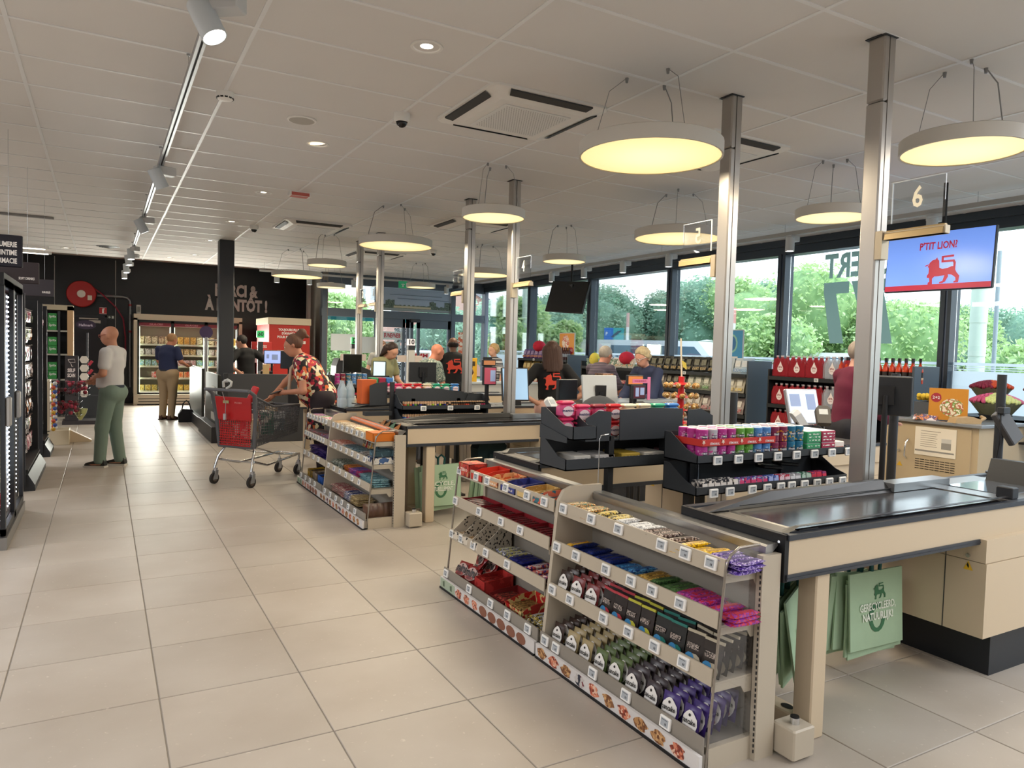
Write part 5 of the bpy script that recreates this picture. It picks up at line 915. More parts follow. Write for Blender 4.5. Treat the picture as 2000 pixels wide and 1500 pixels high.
wp = MB(); wp.prism([(-.13, .01), (.13, .01), (.13, .17), (.1, .25), (-.1, .25), (-.13, .17)], 'x', -.09, -.088); wpr = wp.mesh('shrink_wrap', pm('#b0303c', .2, alpha=.55)); wp2 = wp.mesh('shrink_wrap', pm('#c8ccd8', .15, alpha=.25))
lb_ = MB(RT(-.0905, 0, .13)); D_ = [(0, .085), (-.02, .04), (-.045, 0), (-.048, -.03), (-.03, -.06), (0, -.07), (.03, -.06), (.048, -.03), (.045, 0), (.02, .04)]; lb_.add([(0, y, z) for y, z in D_], [tuple(range(10))], 0); fittext(lb_, 'SPA', Matrix.Translation((-.002, 0, .0)) @ FX, .062, .026, mi=1); lb_.box(-.002, -.001, -.022, .022, -.035, -.03, 1); lbm = lb_.mesh('drop_label', [pm('#efe6e4', .4), pm('#8c2030', .4)])
def pack(x, y, z, red, label):
    t = thing('water_pack', label, 'bottle pack', (x, y, z), 0, 'shrink wrapped water packs on the window shelving')
    for i in range(2):
        for j in range(3): link('bottle', WB[0 if red else 1], t, (-.044+.088*i, -.088+.088*j, 0))
    link('shrink_wrap', wpr if red else wp2, t); link('drop_label', lbm, t)
for s, (z, sn) in enumerate(((1.3, 'top'), (.92, 'middle'), (.56, 'lower'))):
    for k in range(5): pack(8.17, 6.86-.27*k, z, k != 3, '%s water pack, %s from the left, %s shelf of the window shelving' % ('red' if k != 3 else 'clear', ORD[k], sn))
wh = MB(); wh.lathe(bottle_prof(.26, .036), n=12, mi=0); wh.lathe([(.0125, .22), (.0125, .25), (.0155, .25), (.0155, .29), (0, .29)], n=8, mi=1)
wh.lathe([(.0365, .07), (.0365, .13)], n=12, mi=2); wh.lathe([(.0368, .045), (.0368, .07)], n=12, mi=3); whm = wh.mesh('whisky_bottle', [pm('#c8401c', .12, var=.2, scale=12), pm('#1c1414', .3), pm('#241814', .4), pm('#e0b890', .4)])
wh2m = wh.mesh('whisky_bottle', [pm('#3c1418', .15), pm('#1c1414', .3), pm('#e0d0c0', .4), pm('#8c2420', .4)])
for k in range(11):
    for r in range(2): tag(link('whisky_bottle', whm, None, (8.1+.085*r, 5.93-.082*k-(.04 if r else 0)-(.1 if k > 4 else 0), 1.3)), 'amber red liquor bottle, %s from the left, %s row, top shelf by the water' % (ORD[k], ORD[r]), 'bottle', 'amber liquor bottles on the window shelving')
for k in range(9): tag(link('whisky_bottle', wh2m, None, (8.1, 5.6-.075*k, .92)), 'dark liquor bottle, %s from the left, middle shelf by the water' % ORD[k], 'bottle', 'dark liquor bottles on the window shelving')
def bag_rack(y_from, y_to, z, specs, shelf, dep=2, w=.17, h=.24, lean=R(14)):
    y = y_from; i = 0
    for word, c, lc, n in specs:
        m = MB(); ww = w*.96
        zs = [0, .05, .3, .7, .93, 1]; th = [.15, .7, 1, .8, .1, .1]
        for sd in (-1, 1):
            V = [(sd*.03*tz*(1-(abs(yy)*2)**4*.9), yy*ww*(1+.04*sin(9*zz+k)), zz*h) for k, (zz, tz) in enumerate(zip(zs, th)) for yy in (-.5, -.25, 0, .25, .5)]
            Fq = [(a*5+b_, a*5+b_+1, a*5+b_+6, a*5+b_+5) for a in range(5) for b_ in range(4)]; m.add(V, Fq if sd > 0 else [f[::-1] for f in Fq], 0, True)
        m.box(-.033, -.03, -ww*.32, ww*.32, h*.42, h*.8, 1); m.box(-.032, -.029, -ww*.4, ww*.4, h*.1, h*.3, 2)
        me = m.mesh('snack_bag', [pm(c[0], .35, bump=.3, scale=40), prt([lc, c[1], lc], 24), prt([c[2], c[0], c[2]], 40)])
        for k in range(n):
            for r in range(dep): tag(link('snack_bag', me, None, (8.11+.08*r, y-w/2+.02*r, z+.005), rot=(rnd.uniform(-.08, .08), lean, rnd.uniform(-.15, .15))), '%s snack bag, %s of its kind, %s row, %s window shelf' % (word, ORD[k], ['front', 'back'][r], shelf), 'snack bag', word+' snack bags on the '+shelf+' window shelf')
            y -= w
bag_rack(9.95, 0, 1.3, [('black nut', ('#22221e', '#5c5a40', '#a88c50'), '#6c6a58', 12), ('blue and white', ('#c8d4dc', '#e4e8ea', '#2c70b4'), '#e0e0dc', 2)], 'top'); bag_rack(7.6, 0, 1.3, [('pale blue', ('#b0c8dc', '#d8e4ec', '#7ca4c8'), '#e0e4e8', 1)], 'top')
bag_rack(9.9, 0, 1.02, [('grey seed', ('#77706a', '#a8a098', '#5c544c'), '#b8b0a4', 4), ('dark brown', ('#3c342c', '#6c6454', '#8c7448'), '#88806c', 3), ('green', ('#a8ac98', '#c8ccb8', '#4c8c3c'), '#e0dccc', 3), ('grey brown', ('#8c8478', '#b0a898', '#60584c'), '#c8c0b0', 1), ('yellow', ('#c8c0ac', '#dcd8c8', '#d8b42c'), '#e0dccc', 3)], 'second')
bag_rack(9.9, 0, .71, [('green white', ('#98a894', '#c8ccb8', '#5c8c5c'), '#d8d8cc', 3), ('orange', ('#b8aca0', '#d8d0c8', '#c8582c'), '#e0dcd4', 6), ('crimson', ('#b8a8a4', '#d8d0c8', '#a83040'), '#e0dcd4', 5)], 'third'); bag_rack(9.4, 0, .4, [('grey', ('#4c4c50', '#888890', '#303438'), '#b0b0b4', 11)], 'bottom', 1)
bag_rack(13.9, 0, 1.4, [('purple', ('#5c4480', '#8c78a8', '#c8803c'), '#a898b8', 7)], 'far', 1, .16, .2); bag_rack(13.9, 0, 1.1, [('golden', ('#a88c50', '#d0b878', '#806028'), '#d8c898', 7)], 'far second', 1, .16, .24); bag_rack(13.9, 0, .8, [('red', ('#a83028', '#d8c8b8', '#c84838'), '#e0d0c0', 7)], 'far third', 1, .16, .24)
dbm = MB(); dbm.lathe(bottle_prof(.25, .033), n=10); dbm.lathe([(.034, .06), (.034, .12)], n=10, mi=1); dbm.lathe([(.013, .2), (.013, .25), (0, .25)], n=8, mi=2); dbmm = dbm.mesh('bottle', [pm('#38161c', .15), pm('#8c98a8', .4), BLACK])
for k in range(9):
    for s in range(2): tag(link('drink_bottle', dbmm, None, (8.12, 12.72-.076*k, (1.4, 1.1)[s])), 'dark juice bottle, %s from the left, %s shelf right of the purple bags' % (ORD[k], ['upper', 'lower'][s]), 'bottle', 'dark juice bottles in the far shelving')
cup = MB(); cup.lathe([(.04, 0), (.055, .07), (.058, .075), (0, .075)], n=12, mi=0); cup.lathe([(.05, .05), (.053, .062)], n=12, mi=1); cupm = cup.mesh('food_cup', [prt(['#a8bcb4', '#5c8068', '#d0dcd4'], 40), WHITE])
for k in range(13):
    for l in range(2 if k < 8 else 1): tag(link('food_cup', cupm, None, (8.15, 11.45-.12*k, 1.3+.076*l)), 'greenish clear food cup, %s from the left, %s layer, top shelf' % (ORD[k], ['lower', 'upper'][l]), 'food cup', 'food cups on the snack shelving')
for s, z in enumerate((1.02, .71)):
    for k in range(11): b = MB(); b.bbox(-.07, .07, -.055, .055, 0, .06, .004); tag(b.build('food_box', prt([['#e0dcd4', '#b8404c', '#e0dcd4'], ['#c8d0c8', '#5c8c70', '#e0e4e0'], ['#d8c8b8', '#8c5c40', '#e8e0d8']][k % 3], 16), None, (8.14, 11.45-.13*k, z)), ['red white', 'green white', 'brown white'][k % 3]+' food box, %s from the left, %s shelf left of the snack bags' % (ORD[k], ['second', 'third'][s]), 'food box', 'food boxes on the snack shelving')
bag_rack(10.95, 0, 1.3, [('white striped', ('#d8d4cc', '#b8a090', '#c89858'), '#e8e4dc', 5)], 'top left', 1, .18, .2, R(30))
def plush(x, y, z, r, c, sc, label):
    t = thing('plush_toy', label, 'plush toy', (x, y, z)); b = MB(); b.ball((0, 0, r*sc), r, 20, 0, (1, 1, sc)); b.build('body', pm(c, .85, bump=.1, scale=60), t)
    b = MB()
    for s in (-1, 1): b.ball((-r*.93, s*r*.25, r*sc*1.1), r*.06, 6)
    b.build('eyes', BLACK, t); b = MB(); b.tube([(0, 0, r*sc*2-.01), (0, .01, r*sc*2+.03)], [.012, .004]); b.add([(0, 0, r*2*sc), (.04, .02, r*2*sc+.015), (.0, .05, r*2*sc+.01)], [(0, 1, 2)]); b.build('stalk', pm('#5c8c3c', .8), t)
plush(8.1, 11.2, 1.31, .105, '#e0d058', 1.2, 'yellow lemon shaped plush toy on the window shelving'); plush(8.15, 10.3, 1.36, .14, '#c02840', .85, 'red tomato plush toy behind the old couple'); plush(8.15, 13.3, 1.55, .14, '#c82840', .85, 'red tomato plush toy above the purple bags')
def stand_poster(y0, y1, z0, z1, cols, label, deco):
    t = thing('poster', label, 'poster', (8.2, (y0+y1)/2, z0)); w = (y1-y0)/2; h = z1-z0; b = MB(); b.bbox(0, .02, -w, w, 0, h, .004); b.build('frame', pm('#b8c0c8', .4), t)
    b = MB(); b.box(-.002, 0, -w+.015, w-.015, .015, h-.015, 0); deco(b, w, h); b.build('sheet', cols, t); b = MB(); b.box(0, .02, -.02, .02, -.2, 0); b.build('foot', ALU, t)
stand_poster(12.04, 12.6, 1.5, 1.95, [pm('#e0983c', .4), prt(['#e8d8c8', '#d07058', '#f0e8dc'], 14), pm('#b83048', .4), WHITE], 'orange promotion poster with 2+2 on the far shelving', lambda b, w, h: (b.add([(-.004, .04+.13*cos(a*.5), h*.55+.16*sin(a*.5)) for a in range(12)], [tuple(range(12))], 1), b.add([(-.005, -w*.62+.08*cos(a*.5), .09+.07*sin(a*.5)) for a in range(12)], [tuple(range(12))], 2), fittext(b, '2+2', Matrix.Translation((-.007, -w*.62, .09)) @ FX, .1, .05, mi=3)))
stand_poster(7.65, 8.24, 1.5, 1.96, [pm('#3c94c8', .4), pm('#8cc8b8', .4), pm('#2c70a8', .4), WHITE], 'blue promotion poster with a pale ring behind the second silver post', lambda b, w, h: (b.add([(-.004, -.08+.11*cos(a*.5), h*.55+.14*sin(a*.5)) for a in range(12)], [tuple(range(12))], 1), b.add([(-.005, -.08+.08*cos(a*.5), h*.55+.11*sin(a*.5)) for a in range(12)], [tuple(range(12))], 2), b.box(-.004, -.002, -.2, .2, .03, .06, 3)))
# ================================================================ SERVICE DESK, FLOWERS
t = thing('service_desk', 'beige cabinet with a door, notice sheet and grey top near the flowers', 'cabinet', (0, 0, 0)); DC = pm('#b8a688', .5)
b = MB(); b.box(6.87, 7.9, 3.6, 4.5, .0, .97); b.build('body', [DC], t); b = MB(); b.bbox(6.83, 7.95, 3.56, 4.55, .97, 1.0, .004); b.build('worktop', pm('#8c9094', .25, .2), t)
b = MB(); b.box(6.855, 6.87, 3.66, 4.42, .06, .95); door = b.build('door', DC, t)
b = MB(); b.tube([(6.85, 4.24, .8), (6.81, 4.24, .77), (6.805, 4.245, .7), (6.81, 4.25, .64), (6.85, 4.25, .61)], .008, 8); b.build('handle', CHROME, door)
b = MB(); b.cyl((6.845, 4.33, .68), (6.855, 4.33, .68), .012); b.build('lock', CHROME, door)
b = MB()
for k in range(5):
    for j in range(8): b.box(6.853, 6.856, 3.79+.048*j, 3.83+.048*j, .53+.022*k, .536+.022*k)
b.build('vent_slots', BLACK, door)
b = MB(); b.add([(6.853, 4.29, .53), (6.853, 4.35, .53), (6.853, 4.32, .575)], [(0, 1, 2)]); b.build('warning_sign', pm('#d8ac30', .5), door)
t = thing('notice_sheet', 'white printed notice taped to the beige cabinet door', 'notice', (6.852, 3.98, .8)); b = MB(); b.box(-.002, 0, -.195, .195, -.135, .135); b.build('sheet', pm('#e4dccc', .6), t)
b = MB()
for k in range(7): b.box(-.003, -.002, -.02+.01*(k % 2), .14, .07-.02*k, .074-.02*k, 0)
b.box(-.003, -.002, -.05, .14, .095, .1, 0); b.box(-.003, -.002, -.15, -.06, -.0, .04, 2); b.box(-.003, -.002, -.15, -.06, -.06, -.0, 1); b.box(-.003, -.002, -.18, .19, -.1, -.085, 1); b.build('print', [pm('#8c8478', .6), pm('#8f8c86', .6), pm('#c4c2bc', .6)], t)
t = thing('flyer_holder', 'clear holder with an orange 2+2 pizza flyer on the beige cabinet', 'flyer holder', (6.98, 3.95, 1.0), R(-62)); b = MB(); b.bbox(-.17, .17, 0, .01, .0, .34, .003); b.box(-.17, .17, -.06, .06, 0, .006); b.box(.17, .176, -.06, .05, 0, .2); b.build('acrylic_holder', CLR, t)
b = MB(); b.box(-.16, .16, -.008, -.002, .01, .31, 0); b.add([(-.1+.045*cos(a*.5), -.009, .22+.045*sin(a*.5)) for a in range(12, 0, -1)], [tuple(range(12))], 1); b.add([(.03+.1*cos(a*.5), -.009, .13+.085*sin(a*.5)) for a in range(12, 0, -1)], [tuple(range(12))], 2); fittext(b, '2+2', Matrix.Translation((-.1, -.0105, .22)) @ FY, .06, .03, mi=3, res=1); b.build('flyer', [pm('#c8872c', .5), pm('#a02c38', .5), prt(['#e8dcc0', '#b85c48', '#7c9c4c', '#f0e8d8'], 26), WHITE], t)
b = MB(RT(6.95, 3.78, 1.0, 0, 0, R(-30))); b.prism([(-.12, 0), (.12, 0), (.13, .035), (.05, .06), (-.1, .05)], 'y', -.06, .06); b.tube([(.12, -.05, .03), (.17, -.03, .05), (.18, .04, .06)], .015, 5); tag(b.build('paper_bag', pm('#b89c74', .8, bump=.4, scale=20)), 'crumpled brown paper bag in front of the pizza flyer', 'paper bag')
b = MB(RT(6.93, 4.12, 1.0, 0, 0, R(20))); b.prism([(-.1, 0), (.1, 0), (.1, .006), (.04, .05), (0, .03), (-.04, .045), (-.1, .006)], 'y', -.1, .1); tag(b.build('leaflet', prt(['#d8d0d0', '#5c5078', '#c87c4c', '#3c3430'], 14)), 'open coloured leaflet lying left of the paper bag', 'leaflet')
def bouquet(x, y, z, r, cols, label, pot=True):
    t = thing('flower_bucket', label, 'flowers', (x, y, z), 0, 'flower buckets in the right window'); b = MB(); b.lathe([(r*.45, 0), (r*.62, r*1.0), (r*.66, r*1.0), (r*.66, r*1.05), (r*.6, r*1.05), (r*.45, .02), (0, .02)], n=18); b.build('bucket', pm('#1e2226', .5), t)
    w = MB(); n = 16; V = []
    for i in range(n): a = 2*pi*i/n; V += [(r*.5*cos(a), r*.5*sin(a), r*.9), (r*1.0*cos(a)*(1+.05*(i % 2)), r*1.0*sin(a)*(1+.05*(i % 2)), r*1.55+.02*(i % 2))]
    w.add(V, [(2*i, (2*i+2) % (2*n), (2*i+3) % (2*n), 2*i+1) for i in range(n)]); w.build('paper_wrap', pm('#6c6c54', .6, var=.3, scale=20), t)
    for ci, (c, share) in enumerate(cols):
        f = MB(); N = 60; a0 = sum(s for _, s in cols[:ci]); a1 = a0+share
        for k in range(N):
            u = (k+.5)/N; aa = 2*pi*(a0+(a1-a0)*((k*.618) % 1)); q = r*(u**.5)*.98; f.ball((q*cos(aa), q*sin(aa), r*1.62+.32*r*(1-(q/r)**2)), r*.105, 6)
        o = f.build('blooms', pm(c, .7, var=.25, scale=60), t); o['kind'] = 'stuff'; o['label'] = label.split()[0]+' blooms'
bouquet(8.1, 4.15, 1.0, .19, [('#d8d060', .18), ('#7c1c38', .4), ('#c8502c', .42)], 'yellow, wine and orange flower bucket on the window ledge'); bouquet(7.75, 3.92, .82, .22, [('#c05078', .5), ('#c8d088', .25), ('#d07090', .25)], 'pink flower bucket with cream roses beside the cabinet'); bouquet(8.3, 3.75, 1.02, .17, [('#6c2838', .6), ('#d0502c', .4)], 'dark red flower bucket at the right picture edge'); bouquet(8.2, 3.5, .84, .2, [('#a86878', .6), ('#c8a0a8', .4)], 'dusty pink flower bucket cut by the right picture edge')
b = MB(); b.bbox(-.18, .18, -.12, .12, 0, .2, .01); b.build
t = thing('flower_crate', 'crate of yellow roses behind the pizza flyer', 'flowers', (7.25, 4.25, 1.0)); b = MB(); b.box(-.16, .16, -.1, .1, 0, .16); b.build('crate', pm('#4c5058', .6), t); b = MB()
for k in range(70): b.ball((-.15+.3*((k*.618) % 1), -.1+.2*((k*.37) % 1), .19+.03*((k*.23) % 1)), .026, 6)
o = b.build('blooms', pm('#d8b838', .7, var=.2, scale=50), t); o['kind'] = 'stuff'
b = MB(); b.cyl((7.45, 3.75, 1.06), (7.45, 3.755, 1.06), .05, n=20); b.prism([(7.43, 1.04), (7.47, 1.04), (7.46, 1.08), (7.44, 1.085)], 'y', 3.745, 3.749, 1); tag(b.build('fair_trade_badge', [BLACK, pm('#7cb8c8', .4)]), 'small round black badge with a pale mark on the flowers', 'badge')
t = thing('flower_shelf', 'black shelf rails carrying the flower buckets', 'shelf', (0, 0, 0)); b = MB(); b.box(7.6, 8.6, 3.3, 4.5, .98, 1.0); b.box(7.55, 8.6, 3.2, 4.1, .8, .82)
for x in (7.6, 8.55):
    for y in (3.3, 4.45): b.box(x, x+.04, y, y+.04, 0, 1.0)
b.build('shelf_frame', BLACK, t)
# ================================================================ PEOPLE
def nets(f, org, h):
    """naive surface nets: smooth closed skin around f < 0"""
    s = f < 0; nx, ny, nz = f.shape; acc = np.zeros((nx-1, ny-1, nz-1, 3)); cnt = np.zeros((nx-1, ny-1, nz-1))
    for ax in range(3):
        a = [slice(None)]*3; b = [slice(None)]*3; a[ax] = slice(0, -1); b[ax] = slice(1, None); fa, fb = f[tuple(a)], f[tuple(b)]
        cr_ = (fa < 0) != (fb < 0); t = np.where(cr_, fa/(fa-fb+1e-12), 0); o1, o2 = [i for i in range(3) if i != ax]
        for d1 in (0, 1):
            for d2 in (0, 1):
                sl = [slice(None)]*3; sl[o1] = slice(d1, f.shape[o1]-1+d1); sl[o2] = slice(d2, f.shape[o2]-1+d2)
                c = cr_[tuple(sl)]; tt = t[tuple(sl)]; acc[..., ax] += np.where(c, tt, 0); acc[..., o1] += c*d1; acc[..., o2] += c*d2; cnt += c
    m = cnt > 0; idx = -np.ones(m.shape, int); ii = np.argwhere(m); idx[m] = np.arange(len(ii)); V = np.array(org)+h*(ii+acc[m]/cnt[m][:, None]); Q = []
    for ax in range(3):
        a = [slice(None)]*3; b = [slice(None)]*3; a[ax] = slice(0, -1); b[ax] = slice(1, None); sa, sb = s[tuple(a)], s[tuple(b)]
        o1, o2 = [(1, 2), (2, 0), (0, 1)][ax]; e = np.argwhere(sa != sb); e = e[(e[:, o1] > 0) & (e[:, o2] > 0) & (e[:, o1] < m.shape[o1]) & (e[:, o2] < m.shape[o2])]
        if not len(e): continue
        e1 = e.copy(); e1[:, o1] -= 1; e2 = e1.copy(); e2[:, o2] -= 1; e3 = e.copy(); e3[:, o2] -= 1
        q = np.stack([idx[tuple(x.T)] for x in (e, e1, e2, e3)], 1); fl_ = sa[tuple(e.T)]; q[~fl_] = q[~fl_][:, ::-1]; Q.append(q)
    return V, np.concatenate(Q)
def field(prims, P, k=.03):
    d = None
    for A, B, ra, rb, S in prims:
        A = np.array(A, float); B = np.array(B, float); S = np.array(S); ab = B-A; t = np.clip(((P-A)@ab)/(ab@ab+1e-9), 0, 1)
        q = np.linalg.norm((P-A-t[..., None]*ab)*S, axis=-1)-(ra+t*(rb-ra))
        if d is None: d = q
        else: h_ = np.clip(.5+.5*(d-q)/k, 0, 1); d = d*(1-h_)+q*h_-k*h_*(1-h_)
    return d
def skin(name, prims, mat, parent, res=.016, k=.03, cuts=(), extra=None, infl=0, mats=None, pick=None):
    pr = [(A, B, a+infl, b+infl, S) for A, B, a, b, S in prims]
    lo = np.min([np.minimum(A, B)-max(a, b)/min(S)-.03 for A, B, a, b, S in pr], 0); hi = np.max([np.maximum(A, B)+max(a, b)/min(S)+.03 for A, B, a, b, S in pr], 0)
    n = np.ceil((hi-lo)/res).astype(int)+1; G = np.stack(np.meshgrid(*[lo[i]+res*np.arange(n[i]) for i in range(3)], indexing='ij'), -1)
    f = field(pr, G, k)
    for c in cuts: f = np.maximum(f, c(G))
    V, Q = nets(f, lo, res); me = bpy.data.meshes.new(name); vs = V.tolist(); fs = Q.tolist(); mi = [0]*len(fs)
    if extra:
        b = len(vs); vs += extra.v; fs += [tuple(b+i for i in g_) for g_ in extra.f]; mi += extra.m
    me.from_pydata(vs, [], fs); me.materials.append(mat)
    for m_ in (mats or []): me.materials.append(m_)
    me.polygons.foreach_set('material_index', mi); me.polygons.foreach_set('use_smooth', [True]*len(fs)); me.update()
    return link(name, me, parent)
def plane(n, c):  # keep side where n.p > c
    n = np.array(n, float); return lambda G: c-(G@n)
I3 = (1, 1, 1)
def person(label, x, y, rz, s=1., lean=0., head=(0, 0), J=None, skin_c='#b98468', hair=None, top=None, sleeve=.55, hem=.93, bottom=None, bottom_len=.045, shoe=('#2a2624', '#c8c4bc'), belly=0., wide=1., extras=None, seat=False, res=.016, collar=False, top_k=.03, hands='relaxed', headscale=1.):
    """a standing figure facing local +Y; joints in metres at 1.75 m height; J overrides joints after leaning"""
    t = thing('person', label, 'person', (x, y, 0), rz); t.scale = (s, s, s)
    j = dict(pel=(0, 0, .96), wst=(0, .0, 1.1), chs=(0, .0, 1.3), nck=(0, -.012, 1.47), hd=(0, .0, 1.635), shL=(-.175*wide, -.01, 1.42), shR=(.175*wide, -.01, 1.42),
             elL=(-.235*wide, -.04, 1.15), elR=(.235*wide, -.04, 1.15), wrL=(-.25*wide, .04, .92), wrR=(.25*wide, .04, .92), hpL=(-.09*wide, 0, .93), hpR=(.09*wide, 0, .93), knL=(-.1, .02, .5), knR=(.1, .02, .5), anL=(-.1, -.02, .09), anR=(.1, -.02, .09))
    up = ['chs', 'nck', 'hd', 'shL', 'shR', 'elL', 'elR', 'wrL', 'wrR', 'wst']
    c, s_ = cos(lean), sin(lean)
    for n in up:
        px, py, pz = j[n]; dz = pz-.96; j[n] = (px, py*c+dz*s_, .96+dz*c-py*s_)
    if J: j.update(J)
    j = {a: np.array(b, float) for a, b in j.items()}
    # head frame
    hy, hp = head; hp = hp+lean*.6; nk = j['nck']; fz = np.array([-sin(hy)*cos(hp), cos(hy)*cos(hp), -sin(hp)]); uz = np.array([-sin(hy)*sin(hp), cos(hy)*sin(hp), cos(hp)]); rx = np.cross(fz, uz)
    hc = nk+uz*.15+fz*.02*(1 if hp < .3 else 1.6)
    def H_(a, b, c_): return hc+headscale*(rx*a+fz*b+uz*c_)
    hdp = [(H_(0, -.012, .045), H_(0, -.01, .04), .087, .087, (1.08, 1, 1)), (H_(0, .03, .0), H_(0, .028, .03), .068, .075, I3), (H_(-.012, .052, -.062), H_(.012, .052, -.062), .035, .035, I3), (H_(0, .025, -.045), H_(0, .03, -.03), .055, .058, I3),
           (H_(0, .094, .012), H_(0, .112, -.016), .009, .014, I3), (H_(-.088, -.008, .018), H_(-.09, -.012, -.012), .013, .01, I3), (H_(.088, -.008, .018), H_(.09, -.012, -.012), .013, .01, I3), (H_(-.02, .086, -.045), H_(.02, .086, -.045), .012, .012, I3), (H_(-.03, .076, .035), H_(.03, .076, .035), .016, .016, I3)]
    neck = [(nk-uz*.03, hc-uz*.03-fz*.01, .055, .052, I3)]
    tor = [(j['shL']*.68+j['shR']*.32, j['shR']*.68+j['shL']*.32, .072, .072, (1, .95, 1)), (j['chs'], j['wst'], .125*wide, .108*wide, (.82, 1.12, 1)), (j['wst'], j['pel'], .108*wide, .115*wide, (.84, 1.05, 1)), (j['nck']-(0, 0, .06), j['nck'], .075, .05, I3)]
    if belly: tor.append((j['wst']+(0, .05, .0), j['wst']+(0, .055, -.08), .1+belly, .1+belly, (.9, 1, 1)))
    arm = lambda S, f=1.: [(j['sh'+S], j['el'+S], .052, .041, I3)]
    fore = lambda S: [(j['el'+S], j['wr'+S], .04, .026, I3)]
    leg = lambda S: [(j['hp'+S], j['kn'+S], .088*wide, .057, I3), (j['kn'+S], j['an'+S], .056, .037, I3)]
    ft = lambda S: [(j['an'+S]-(0, .02, .04), j['an'+S]+(0, .13, -.055), .04, .032, (1, 1, 1.1))]
    body = hdp+neck+tor+arm('L')+arm('R')+fore('L')+fore('R')
    if not seat: body += leg('L')+leg('R')+ft('L')+ft('R')
    else: body += [(j['hpL'], j['pel'], .1, .1, I3), (j['hpR'], j['pel'], .1, .1, I3)]
    fx = MB()
    for S in 'LR':
        w = j['wr'+S]; d = w-j['el'+S]; d = d/np.linalg.norm(d); sd = -1 if S == 'L' else 1
        body.append((w, w+d*.055, .028, .031, (1, 1, 1)))
        lat = np.cross(d, np.array([0, 1., 0]) if abs(d[1]) < .8 else np.array([0, 0, 1.])); lat = lat/np.linalg.norm(lat); nrm = np.cross(lat, d); curl = {'relaxed': .25, 'grip': .9}.get(hands, .25)
        for q in range(4):
            b0 = w+d*.075+lat*(-.026+.0175*q); L1 = (.036, .042, .04, .03)[q]; d2 = d*cos(curl)+nrm*sin(curl)*(1); d3 = d*cos(curl*2)+nrm*sin(curl*2)
            fx.tube([tuple(b0-d*.02), tuple(b0), tuple(b0+d2*L1), tuple(b0+d2*L1+d3*L1*.8)], [.0095, .009, .0085, .006], 6)
        b0 = w+d*.03+lat*(.03); fx.tube([tuple(w+d*.02+lat*.012), tuple(b0+lat*.012+d*.01), tuple(b0+lat*.02+d*.045+nrm*.01)], [.012, .0105, .008], 6)
    SK = pm(skin_c, .55, var=.04, scale=20); bo = skin('body', body, SK, t, res, .028, extra=fx)
    # face
    e = MB()
    for sx in (-.03, .03): e.ball(tuple(H_(sx, .088, .022)), .011, 8, 0); e.ball(tuple(H_(sx, .096, .022)), .0055, 6, 1)
    e.build('eyes', [pm('#e8e0d8', .3), BLACK], t); m = MB(); m.tube([tuple(H_(-.022, .088, -.052)), tuple(H_(0, .1, -.048)), tuple(H_(.022, .088, -.052))], .0045, 5); m.build('mouth', pm('#8c4a44', .5), t)
    # clothing
    if top:
        tm_ = top if not isinstance(top, str) else pm(top, .85, bump=.15, scale=18)
        sl = []
        for S in 'LR': a = j['sh'+S]; b = j['el'+S]; sl.append((a, a+(b-a)*min(1, sleeve), .054, .05, I3))
        if sleeve > 1:
            for S in 'LR': a = j['el'+S]; b = j['wr'+S]; sl.append((a, a+(b-a)*(sleeve-1), .05, .038, I3))
        skin('top_garment', tor[:3]+tor[4:]+[(nk-(0, .0, .07), nk-(0, 0, .02), .07, .058, I3)]+sl+[(j['hpL'], j['pel'], .095, .1, (1, 1, 1)), (j['hpR'], j['pel'], .095, .1, (1, 1, 1))]*(hem < 1.)+([(j['pel'], (0, -.02, .5), .15, .22, (1, 1.05, 1))] if hem < .8 else []), tm_, t, res, top_k, cuts=[plane((0, 0, 1), hem)], infl=.016)
        if collar: b = MB(); 
        if collar:
            for q in range(14): a = 2*pi*q/14; pass
            cc = nk+(0, 0, .0); b = MB(); R0 = .068; n = 16; V = []
            for q in range(n): a = 2*pi*q/n; V += [(cc[0]+R0*cos(a), cc[1]+R0*.95*sin(a)-.0, cc[2]+.005+.02*(sin(a) < 0)), (cc[0]+(R0+.022)*cos(a), cc[1]+(R0+.022)*sin(a), cc[2]-.028)]
            b.add(V, [(2*q, (2*q+2) % (2*n), (2*q+3) % (2*n), 2*q+1) for q in range(n)], 0, True); b.build('collar', tm_, t)
    if bottom and not seat:
        bm_ = bottom if not isinstance(bottom, str) else pm(bottom, .85, bump=.25, scale=14)
        lg = []
        for S in 'LR': lg += [(j['hp'+S], j['kn'+S], .098*wide, .07, I3), (j['kn'+S], j['an'+S], .07, .06, I3)]
        skin('trousers', lg+[(j['pel']-(0, 0, .06), j['pel'], .112*wide, .112*wide, (.84, 1, 1)), (j['hpL']-(0, .04, .0), j['hpR']-(0, .04, 0), .1, .1, (1, 1.1, 1))], bm_, t, res, .03, cuts=[plane((0, 0, -1), -1.03), plane((0, 0, 1), bottom_len)], infl=.008)
        for S in 'LR':
            a = j['an'+S]; ax, ay = a[0], a[1]; b = MB(); b.M = Matrix.Translation((ax, ay, 0))
            prof = [(-.07, .0), (-.075, .03), (-.06, .09), (.0, .1), (.06, .07), (.15, .045), (.175, .02), (.165, 0)]
            for q in range(len(prof)): pass
            ws = [.032, .036, .036, .036, .042, .045, .03, .03]; V = []
            for (yy, zz), w in zip(prof, ws): V += [(-w, yy, zz+.012), (w, yy, zz+.012)]
            n = len(prof); b.add(V, [(2*q, 2*q+1, 2*((q+1) % n)+1, 2*((q+1) % n)) for q in range(n)]+[tuple(range(0, 2*n, 2)), tuple(range(2*n-1, 0, -2))], 0)
            b.prism([(-.08, 0), (.17, 0), (.185, .012), (.17, .022), (-.078, .022)], 'x', -.046, .046, 1)
            b.build('shoe', [pm(shoe[0], .6), pm(shoe[1], .6)], t)
